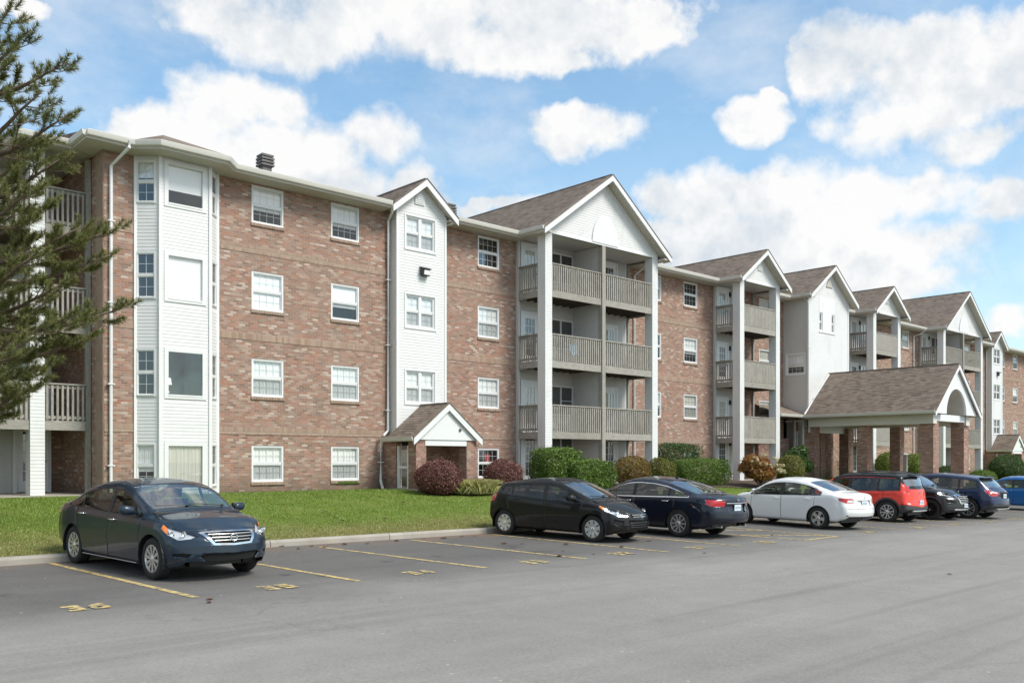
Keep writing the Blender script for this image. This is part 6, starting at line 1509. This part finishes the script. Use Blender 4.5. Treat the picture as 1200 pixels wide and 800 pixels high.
def dlo_chrome(c, root, pm):
    S = c.S; lo, hi = [], []
    for x in np.linspace(*S['dlo'], 50):
        e = c.edge(x); z0, z1 = c.at(c.sh, x)+S.get('sill', .03), e[1]-S.get('header', .045)
        if z1 > z0+.015: lo.append((x, z0-.012)); hi.append((x, z1+.012))
    pts = lo + hi[::-1] + lo[:1]
    def yat(x, z):
        C = c.ctrl(x); (y0, z0), (y1, z1) = C[4], C[5]; t = min(1, max(0, (z-z0)/max(.01, z1-z0))); return y0+(y1-y0)*t
    for sg in (1, -1):
        m = MB(); m.tube([(x, sg*(yat(x, z)+.004), z) for x, z in pts], .010, 5, False); add(m, 'window_moulding', M['chrome'], root)
def spoiler(z, x, w, ln=.22, mat=None):
    def f(c, root, pm):
        m = MB(); V = []
        for y in np.linspace(-w, w, 9):
            b = .06*(abs(y)/w)**2; V.append([(x+ln+b*.3, y, z-.02-b*.5), (x+ln*.4+b, y, z+.012-b*.5), (x+b, y, z-.012-b*.5), (x+b+.02, y, z-.035-b*.5), (x+ln*.5, y, z-.035-b*.5)])
        for a, b in zip(V, V[1:]): m.add(a+b, [(i, (i+1) % 5, 5+(i+1) % 5, 5+i) for i in range(5)])
        m.add(V[0], [(0,1,2,3,4)]); m.add(V[-1], [(0,1,2,3,4)]); add(m, 'tail_spoiler', M[mat] if mat else pm, root, True)
    return f
def roof_rails(c, root, pm):
    for sg in (1, -1):
        m = MB(); X_ = np.linspace(c.S['ws'][1]-.2, c.S['dlo'][0]+.15, 10); m.tube([(x, sg*(c.edge(x)[0]-.03), c.edge(x)[1]+.045) for x in X_], .014, 6); add(m, 'roof_rail', M['black_trim'], root)
def fin(c, root, pm):
    x = c.S['rw'][1]+.25; z = c.at(c.top, x); m = MB(); m.prism([(x-.07, -.012, z-.01), (x+.07, -.012, z-.01), (x-.04, -.012, z+.04)], (0, .024, 0)); add(m, 'aerial', pm, root)
def exhaust(y, z):
    def f(c, root, pm):
        m = MB(); x = c.xr(y, z); m.tube([(x+.15, y, z), (x-.01, y, z)], .028, 12); add(m, 'exhaust_tip', M['chrome'], root)
    return f
M['paint_slate'] = paint_mat("slate_blue_paint", (.010, .024, .044), metal=.25); M['paint_black'] = paint_mat("black_paint", (.002, .002, .0024), coat=.5, metal=0, rough=.6); M['paint_navy'] = paint_mat("navy_paint", (.006, .010, .024), metal=.25)
M['paint_white'] = paint_mat("white_paint", (.80, .80, .79), metal=0, rough=.3); M['paint_red'] = paint_mat("red_paint", (.80, .045, .022), metal=.05); M['paint_charcoal'] = paint_mat("charcoal_paint", (.006, .0065, .007), metal=.1)
M['paint_indigo'] = paint_mat("indigo_paint", (.016, .026, .075), metal=.3); M['paint_azure'] = paint_mat("azure_paint", (.008, .12, .36), metal=.25)

SEDAN = dict(nose=2.28, tail=-2.34, fa=1.35, ra=-1.35, r=.318, w0=.88, bend_f=.44, bend_r=.30, bot_door=.20,
    top=[(-2.34,.985),(-2.20,1.055),(-1.78,1.09),(-1.62,1.135),(-.98,1.385),(-.55,1.475),(-.15,1.495),(.15,1.475),(.45,1.405),(1.12,1.045),(1.25,1.0),(1.75,.92),(2.08,.82),(2.28,.70)],
    sh=[(-2.34,.93),(-1.8,1.01),(-1.2,1.005),(-.5,.975),(.4,.945),(1.1,.935),(1.6,.875),(2.0,.78),(2.28,.66)],
    bot=[(-2.34,.33),(-2.0,.24),(-1.0,.20),(1.0,.19),(2.0,.19),(2.28,.24)],
    w=[(-2.34,.80),(-1.9,.855),(-1.2,.88),(.9,.88),(1.5,.872),(2.28,.80)],
    lean_f=[(0,.10),(.25,.045),(.42,0),(.55,.01),(.68,.045),(.8,.12),(1,.3)], lean_r=[(0,.16),(.3,.06),(.5,0),(.7,.02),(.9,.06),(1.05,.10),(1.3,.2)],
    dlo=(-1.52, 1.05), sill=.035, pillars=[(-.08, .02), (-1.02, -.98)], ws=(1.06, .40), rw=(-1.66, -.92), mirror=.80, seat_x=.02, doors=[(-.03, 1.02), (-1.10, -.035)], wheel=(10, 'y'),
    front=[('headlight', [(.50,.705),(.64,.735),(1.70,.872,.855),(1.66,.875,.80),(1.80,.88,.715),(.74,.635),(.60,.655)], D45, '', 0),
           ('indicator', [(1.70,.872,.862),(1.65,.875,.80),(1.77,.88,.74),(1.82,.86,.73),(1.77,.86,.82)], D45, 'amber', .004),
           ('grille_surround', [(-.1,.77),(.42,.76),(.47,.745),(.32,.56),(-.1,.542)], DF, 'chrome', -.004), ('grille', [(-.1,.75),(.40,.74),(.29,.588),(-.1,.572)], DF, 'seam', .02),
           ('lower_intake', [(-.1,.43),(.42,.44),(.50,.40),(.40,.30),(-.1,.285)], DF, 'seam', .03), ('fog_recess', [(.60,.43),(.80,.44),(.82,.40),(.64,.375)], D45, 'seam', .02)],
    rear=[('taillight', [(.55,.90),(.86,.98),(.88,.86),(.80,.80),(.58,.80)], DR45, 'red_lamp', 0), ('rear_bumper_lip', [(-.1,.34),(.62,.36),(.6,.28),(-.1,.26)], DRR, 'black_trim', 0)],
    lines=[([(1.13,y,0) for y in np.linspace(0,.66,5)] + [(1.5,.74,0),(1.95,.70,0)], (0,.15,1)), ([(2.16,y,0) for y in np.linspace(0,.6,5)], (.3,0,1))],
    extras=[slat_bars([.718,.672,.626], 0, [.375,.335,.30], 'silver', .0085, .0), ring_badge(.665, .054), side_strip(.225, -.9, .95, 'silver', .008), plate(.55), fin])
SEDAN['front'] = [f for f in SEDAN['front']]
HATCH = dict(nose=2.13, tail=-2.03, fa=1.26, ra=-1.31, r=.308, w0=.85, bend_f=.42, bend_r=.26, bot_door=.20,
    top=[(-2.03,.95),(-1.98,1.0),(-1.82,1.13),(-1.58,1.31),(-1.28,1.365),(-.65,1.43),(-.1,1.452),(.18,1.425),(.42,1.355),(1.16,1.0),(1.25,.965),(1.72,.875),(1.98,.79),(2.13,.68)],
    sh=[(-2.03,.93),(-1.6,1.075),(-.9,1.02),(-.2,.96),(.6,.915),(1.15,.90),(1.7,.81),(2.13,.63)],
    bot=[(-2.03,.36),(-1.7,.26),(-1.0,.20),(1.0,.19),(1.85,.18),(2.13,.23)], w=[(-2.03,.78),(-1.7,.83),(-1.2,.85),(.9,.85),(1.5,.845),(2.13,.77)],
    lean_f=[(0,.10),(.25,.03),(.42,0),(.55,.02),(.68,.06),(.8,.13),(1,.3)], lean_r=[(0,.14),(.3,.05),(.5,0),(.75,.02),(.95,.05),(1.2,.10),(1.5,.2)],
    dlo=(-1.64, 1.04), sill=.035, header=.05, pillars=[(-.16, -.05), (-1.10, -1.05)], ws=(1.10, .36), rw=(-1.93, -1.62), cpillar=.05, mirror=.76, seat_x=-.08, doors=[(-.10, .98), (-1.05, -.105)], wheel=(8, 'cover'), handle='paint',
    front=[('headlight', [(.40,.655),(.56,.70),(.72,.77),(1.50,.84,.865),(1.47,.85,.83),(1.66,.84,.74),(.66,.615),(.46,.60)], D45, '', 0), ('indicator', [(1.50,.84,.87),(1.46,.85,.83),(1.58,.845,.76),(1.66,.82,.80)], D45, 'amber', .003),
           ('upper_grille', [(-.1,.66),(.36,.655),(.40,.625),(.32,.595),(-.1,.59)], DF, 'seam', .015), ('grille', [(-.1,.52),(.40,.53),(.47,.48),(.42,.32),(-.1,.30)], DF, 'seam', .03), ('fog_recess', [(.56,.50),(.74,.56),(.76,.46),(.60,.36)], D45, 'seam', .015)],
    rear=[('taillight', [(-1.62,.77,1.13),(-1.52,.79,1.07),(-1.66,.845,.84),(-1.98,.80,.80),(-1.90,.72,1.14)], (-.3,.94,.1), 'red_lamp', 0)], rear_top=1.25,
    lines=[([(1.12,y,0) for y in np.linspace(0,.66,5)] + [(1.45,.72,0),(1.72,.66,0)], (0,.15,1))],
    extras=[slat_bars([.65,.605], 0, [.34,.32], 'chrome', .010, .0), slat_bars([.47,.42,.37], 0, [.42,.42,.41], 'black_trim', .008), ring_badge(.625, .042, False, False, 1.7), spoiler(1.262, -1.84, .54, .26), plate(.62), fin])
BIG = dict(nose=2.42, tail=-2.60, fa=1.45, ra=-1.39, r=.345, w0=.925, bend_f=.42, bend_r=.30, bot_door=.21, tw=.235,
    top=[(-2.60,.99),(-2.50,1.06),(-1.95,1.10),(-1.78,1.14),(-1.02,1.40),(-.55,1.475),(-.1,1.49),(.2,1.465),(.5,1.39),(1.2,1.06),(1.35,1.02),(1.95,.95),(2.25,.85),(2.42,.72)],
    sh=[(-2.60,.93),(-1.9,1.02),(-1.2,1.01),(-.4,.98),(.5,.96),(1.2,.955),(1.8,.90),(2.42,.68)],
    bot=[(-2.60,.34),(-2.2,.25),(-1.0,.20),(1.0,.20),(2.1,.20),(2.42,.25)], w=[(-2.60,.84),(-2.1,.905),(-1.2,.925),(1.0,.925),(1.7,.91),(2.42,.83)],
    lean_f=SEDAN['lean_f'], lean_r=[(0,.20),(.3,.08),(.5,.0),(.66,.01),(.8,.06),(.95,.05),(1.05,.04),(1.3,.2)],
    dlo=(-1.66, 1.10), sill=.035, pillars=[(-.05, .06), (-1.12, -1.06)], dlo_mat='chrome', ws=(1.14, .45), rw=(-1.82, -.95), mirror=.86, seat_x=.02, doors=[(0, 1.08), (-1.15, -.005)], wheel=(10, 'split'), handle='chrome',
    front=[('headlight', [(.62,.76),(.88,.86),(.91,.76),(.66,.69)], D45, '', 0), ('grille', [(-.1,.76),(.5,.75),(.42,.60),(-.1,.58)], DF, 'seam', .02)],
    rear=[('taillight', [(.46,.93),(.70,.96),(.93,.98),(.93,.86),(.82,.81),(.50,.81)], DR45, 'red_lamp', 0), ('plate_recess', [(-.1,.87),(.34,.87),(.40,.84),(.33,.66),(-.1,.65)], DRR, 'paint', .03), ('bumper_lower', [(-.1,.36),(.72,.38),(.70,.28),(-.1,.26)], DRR, 'black_trim', 0)],
    lines=[([(-2.32,y,0) for y in np.linspace(.05,.72,5)], (-.3,.1,1)), ],
    extras=[curved_bar('boot_moulding', .872, .90, .44, 'chrome', True, .012), plate(.775, x_off=-.02), ring_badge(.965, .03, True, True, 1.8), fin, exhaust(.55, .31), exhaust(-.55, .31)])
WHITE = dict(nose=2.22, tail=-2.33, fa=1.30, ra=-1.30, r=.315, w0=.88, bend_f=.42, bend_r=.27, bot_door=.20,
    top=[(-2.33,.99),(-2.24,1.06),(-1.78,1.09),(-1.60,1.14),(-.95,1.385),(-.5,1.46),(-.1,1.475),(.2,1.455),(.5,1.385),(1.12,1.04),(1.25,1.0),(1.75,.92),(2.05,.82),(2.22,.70)],
    sh=[(-2.33,.93),(-1.75,1.01),(-1.2,.99),(-.5,.965),(.4,.94),(1.1,.925),(1.6,.87),(2.22,.66)],
    bot=SEDAN['bot'], w=[(-2.33,.79),(-1.85,.855),(-1.2,.88),(.9,.88),(1.5,.87),(2.22,.79)], lean_f=SEDAN['lean_f'], lean_r=[(0,.16),(.3,.06),(.5,0),(.66,.01),(.76,.06),(.95,.075),(1.05,.06),(1.3,.2)],
    dlo=(-1.36, 1.04), sill=.035, pillars=[(-.12, -.01), (-1.06, -1.01)], dlo_mat='black_trim', ws=(1.06, .42), rw=(-1.66, -.90), mirror=.80, seat_x=-.02, doors=[(-.06, 1.0), (-1.10, -.065)], wheel=(5, 'five'), handle='paint',
    front=[('headlight', [(.60,.73),(.84,.82),(.86,.71),(.66,.66)], D45, '', 0), ('grille', [(-.1,.72),(.5,.71),(.42,.62),(-.1,.6)], DF, 'seam', .02)],
    rear=[('taillight', [(.48,.90),(.70,.90),(.885,.93),(.86,.84),(.72,.78),(.50,.77)], DR45, 'red_lamp', 0), ('reverse_light', [(.49,.87),(.66,.87),(.68,.80),(.51,.79)], DR45, 'white_lamp', -.002), ('plate_recess', [(-.1,.84),(.30,.84),(.34,.70),(-.1,.69)], DRR, 'paint', .025)],
    lines=[([(-2.2,y,0) for y in np.linspace(.0,.68,5)], (-.3,.1,1)), ([(-2.3,.03,.62),(-2.3,.4,.62),(-2.28,.7,.60)], (-1,.2,0))],
    extras=[curved_bar('boot_moulding', .85, .875, .34, 'silver', True, .012), plate(.77, x_off=-.018), ring_badge(.945, .035, False, True), lambda c, r_, p: add(MB().box(c.xr(.68,.43)-.006, c.xr(.68,.43)+.05, .63, .73, .415, .435), 'bumper_reflector', M['seam'], r_)])
BOX = dict(nose=2.05, tail=-2.12, fa=1.26, ra=-1.34, r=.345, w0=.90, bend_f=.36, bend_r=.20, bot_door=.24, tumble=.24, tw=.235,
    top=[(-2.12,1.02),(-2.08,1.12),(-1.98,1.42),(-1.88,1.565),(-1.6,1.60),(-.8,1.62),(-.1,1.615),(.35,1.56),(.62,1.46),(1.10,1.14),(1.3,1.08),(1.75,1.0),(1.95,.90),(2.05,.78)],
    sh=[(-2.12,.98),(-1.7,1.08),(-1.0,1.03),(-.2,1.0),(.6,.985),(1.1,.99),(1.6,.93),(2.05,.74)],
    bot=[(-2.12,.36),(-1.8,.30),(-1.0,.24),(1.0,.24),(1.8,.24),(2.05,.28)], w=[(-2.12,.85),(-1.8,.885),(-1.2,.90),(1.0,.90),(1.5,.89),(2.05,.83)],
    lean_f=SEDAN['lean_f'], lean_r=[(0,.10),(.3,.03),(.45,0),(.62,.02),(.75,.06),(1.0,.09),(1.3,.10),(1.6,.10)],
    dlo=(-1.72, 1.08), sill=.03, header=.07, pillars=[(-.10, .02), (-1.05, -.98)], ws=(1.08, .58), rw=(-2.05, -1.93), mirror=.80, seat_x=-.02, doors=[(-.04, 1.0), (-1.10, -.045)], wheel=(5, 'split'), handle='paint', clad=True, black_roof='paint_black', black_mirror=True,
    front=[('headlight', [(.60,.80),(.86,.84),(.88,.76),(.62,.74)], D45, '', 0), ('grille', [(-.1,.66),(.5,.66),(.52,.46),(-.1,.45)], DF, 'seam', .02)],
    rear=[('rear_glass', [(-.1,1.43),(.55,1.41),(.60,1.32),(.54,1.10),(-.1,1.09)], DRR, 'car_glass', .0), ('taillight', [(.60,1.46),(.72,1.42),(.78,1.05),(.70,.93),(.56,1.0),(.63,1.15)], DR45, 'red_lamp', 0), ('lower_cladding#2', [(-.1,.50),(.62,.56),(.93,.60),(.93,.2),(-.1,.2)], (-.85,.5,0), 'clad', -.004), ('reverse_light', [(.62,.64),(.74,.66),(.75,.62),(.62,.60)], DR45, 'white_lamp', -.002)], rear_top=1.55,
    extras=[plate(.66, w=.30), curved_bar('skid_plate', .36, .41, .52, 'silver'), spoiler(1.60, -2.06, .58, .22, 'paint_black'), roof_rails, ring_badge(.98, .03, True, True, 1.9)])
BOX['rw'] = (-2.06, -1.94)
SUV = dict(nose=2.18, tail=-2.28, fa=1.32, ra=-1.35, r=.36, w0=.925, bend_f=.42, bend_r=.26, bot_door=.26, tumble=.30, tw=.24,
    top=[(-2.28,1.0),(-2.2,1.10),(-1.85,1.42),(-1.65,1.55),(-.9,1.645),(-.2,1.645),(.2,1.60),(.5,1.51),(1.15,1.15),(1.3,1.11),(1.8,1.03),(2.05,.92),(2.18,.80)],
    sh=[(-2.28,.98),(-1.7,1.13),(-.9,1.07),(0,1.04),(.9,1.03),(1.6,.97),(2.18,.76)],
    bot=[(-2.28,.38),(-1.9,.30),(-1.0,.26),(1.0,.26),(1.9,.26),(2.18,.30)], w=[(-2.28,.84),(-1.8,.90),(-1.2,.925),(1.0,.925),(1.5,.915),(2.18,.84)],
    lean_f=[(0,.12),(.3,.04),(.5,0),(.7,.02),(.85,.08),(1,.2)], lean_r=[(0,.14),(.3,.05),(.5,0),(.75,.02),(1.0,.06),(1.3,.15)],
    dlo=(-1.66, 1.08), sill=.03, header=.05, pillars=[(-.08, .04), (-1.08, -1.02)], ws=(1.10, .46), rw=(-2.1, -1.74), mirror=.82, seat_x=-.02, doors=[(-.02, 1.02), (-1.12, -.025)], wheel=(5, 'split'), rim_mat='alloy_dark', clad=True, handle='paint', dark_lamps=True,
    front=[('headlight', [(.44,.85),(.60,.89),(.84,.97),(.92,1.0),(.92,.92),(.76,.85),(.50,.80)], D45, '', 0), ('grille_surround', [(-.1,.90),(.42,.90),(.46,.86),(.32,.58),(-.1,.57)], DF, 'chrome', -.004), ('grille', [(-.1,.87),(.39,.87),(.29,.61),(-.1,.60)], DF, 'seam', .02), ('lower_cladding#2', [(-.1,.48),(.60,.48),(.92,.58),(.92,.22),(-.1,.22)], (.85,.5,0), 'clad', -.004), ('fog_recess', [(.56,.66),(.84,.70),(.80,.62),(.58,.60)], D45, 'seam', .01)],
    rear=[('taillight', [(.50,1.02),(.90,1.08),(.90,.98),(.52,.92)], DR45, 'red_lamp', 0)],
    extras=[slat_bars([.83,.77,.71,.65], 0, [.38,.35,.32,.30], 'silver', .016, .004), ring_badge(.80, .05, False, False, 1.7), curved_bar('skid_plate', .35, .40, .55, 'silver', False), plate(.52, False, .30, .14), roof_rails])
WAGON = dict(nose=2.30, tail=-2.40, fa=1.38, ra=-1.39, r=.37, w0=.93, bend_f=.40, bend_r=.26, bot_door=.24, tumble=.34, tw=.24,
    top=[(-2.40,.96),(-2.34,1.04),(-1.95,1.30),(-1.68,1.49),(-1.2,1.56),(-.5,1.61),(0,1.605),(.3,1.57),(.6,1.47),(1.25,1.12),(1.4,1.08),(1.9,1.0),(2.15,.9),(2.30,.78)],
    sh=[(-2.40,.93),(-1.8,1.10),(-1.0,1.05),(0,1.02),(1.0,1.0),(1.7,.94),(2.30,.74)],
    bot=[(-2.40,.38),(-2.0,.30),(-1.0,.24),(1.0,.24),(2.0,.24),(2.30,.28)], w=[(-2.40,.84),(-1.9,.905),(-1.2,.93),(1.0,.93),(1.6,.915),(2.30,.84)],
    lean_f=SEDAN['lean_f'], lean_r=[(0,.16),(.3,.05),(.5,0),(.68,.02),(.8,.07),(1.0,.08),(1.3,.15)],
    dlo=(-1.72, 1.14), sill=.03, header=.05, pillars=[(-.06, .06), (-1.10, -1.04)], ws=(1.18, .52), rw=(-2.20, -1.72), mirror=.88, seat_x=0, doors=[(0, 1.08), (-1.15, -.005)], wheel=(5, 'split'), handle='chrome',
    front=[('headlight', [(.60,.80),(.86,.90),(.88,.80),(.64,.74)], D45, '', 0), ('grille', [(-.1,.76),(.5,.75),(.42,.62),(-.1,.6)], DF, 'seam', .02)],
    rear=[('taillight', [(.44,.94),(.70,.99),(.92,1.06),(.92,.95),(.80,.83),(.50,.82)], DR45, 'red_lamp', 0), ('reverse_light', [(.50,.965),(.74,1.0),(.72,.95),(.52,.92)], DR45, 'white_lamp', -.002), ('plate_recess', [(-.1,.96),(.36,.96),(.38,.74),(-.1,.73)], DRR, 'seam', .02), ('lower_cladding', [(-.1,.52),(.90,.54),(.9,.3),(-.1,.27)], DRR, 'clad', -.002)],
    extras=[plate(.83, x_off=-.012), ring_badge(1.0, .035, False, True), spoiler(1.50, -1.88, .58, .24), curved_bar('bumper_strip', .36, .395, .58, 'silver'), exhaust(.5, .30)])
def facing(p_rear, p_front): d = Vector(p_front) - Vector(p_rear); return math.atan2(d.y, d.x)
def place(S, name, label, cat, near_rear, head, side, paint):
    "near_rear: ground point of the rear wheel on the camera side; side +1 when that is the car's left"
    c, s_ = math.cos(head), math.sin(head); off = S['w0'] - .04
    cx_ = near_rear[0] - c*S['ra'] - (-s_)*off*side; cy_ = near_rear[1] - s_*S['ra'] - c*off*side
    gx, gy = LOT[1], LOT[2]; S = dict(S); S['tilt'] = [gy*c*1 - gx*s_*1, -(gx*c + gy*s_), 0]; S['tilt'] = [(-gx*s_ + gy*c), -(gx*c + gy*s_), 0]
    return build_car(S, name, label, cat, (cx_, cy_, lot_z(cx_, cy_)), head, paint)
place(SEDAN, 'sedan_car', 'dark slate blue sedan with chrome-edged grille parked nose-out at the left', 'car', (5.03, 16.41), facing((5.03, 16.41), (5.31, 13.76)), -1, 'paint_slate')
place(HATCH, 'hatchback_car', 'glossy black hatchback parked nose-out in front of the green hedge', 'car', (15.12, 16.55), facing((15.12, 16.55), (15.56, 13.98)), -1, 'paint_black')
place(BIG, 'sedan_car', 'large navy sedan with chrome window line parked tail-out beside the black hatchback', 'car', (18.46, 13.76), R(92), 1, 'paint_navy')
place(WHITE, 'sedan_car', 'white sedan parked tail-out between the navy sedan and the red crossover', 'car', (24.25, 13.12), R(86), 1, 'paint_white')
place(BOX, 'crossover_car', 'boxy bright red crossover with black roof parked tail-out', 'car', (29.16, 13.34), R(90), 1, 'paint_red')
place(SUV, 'crossover_car', 'black crossover parked nose-out between the red crossover and the navy wagon', 'car', (31.75, 15.7), R(-90), -1, 'paint_charcoal')
place(WAGON, 'wagon_car', 'dark indigo wagon parked tail-out next to the black crossover', 'car', (33.93, 12.6), R(90), 1, 'paint_indigo')
place(WHITE, 'sedan_car', 'bright azure blue car cut off by the right edge of the view', 'car', (42.3, 12.6), R(92), 1, 'paint_azure')
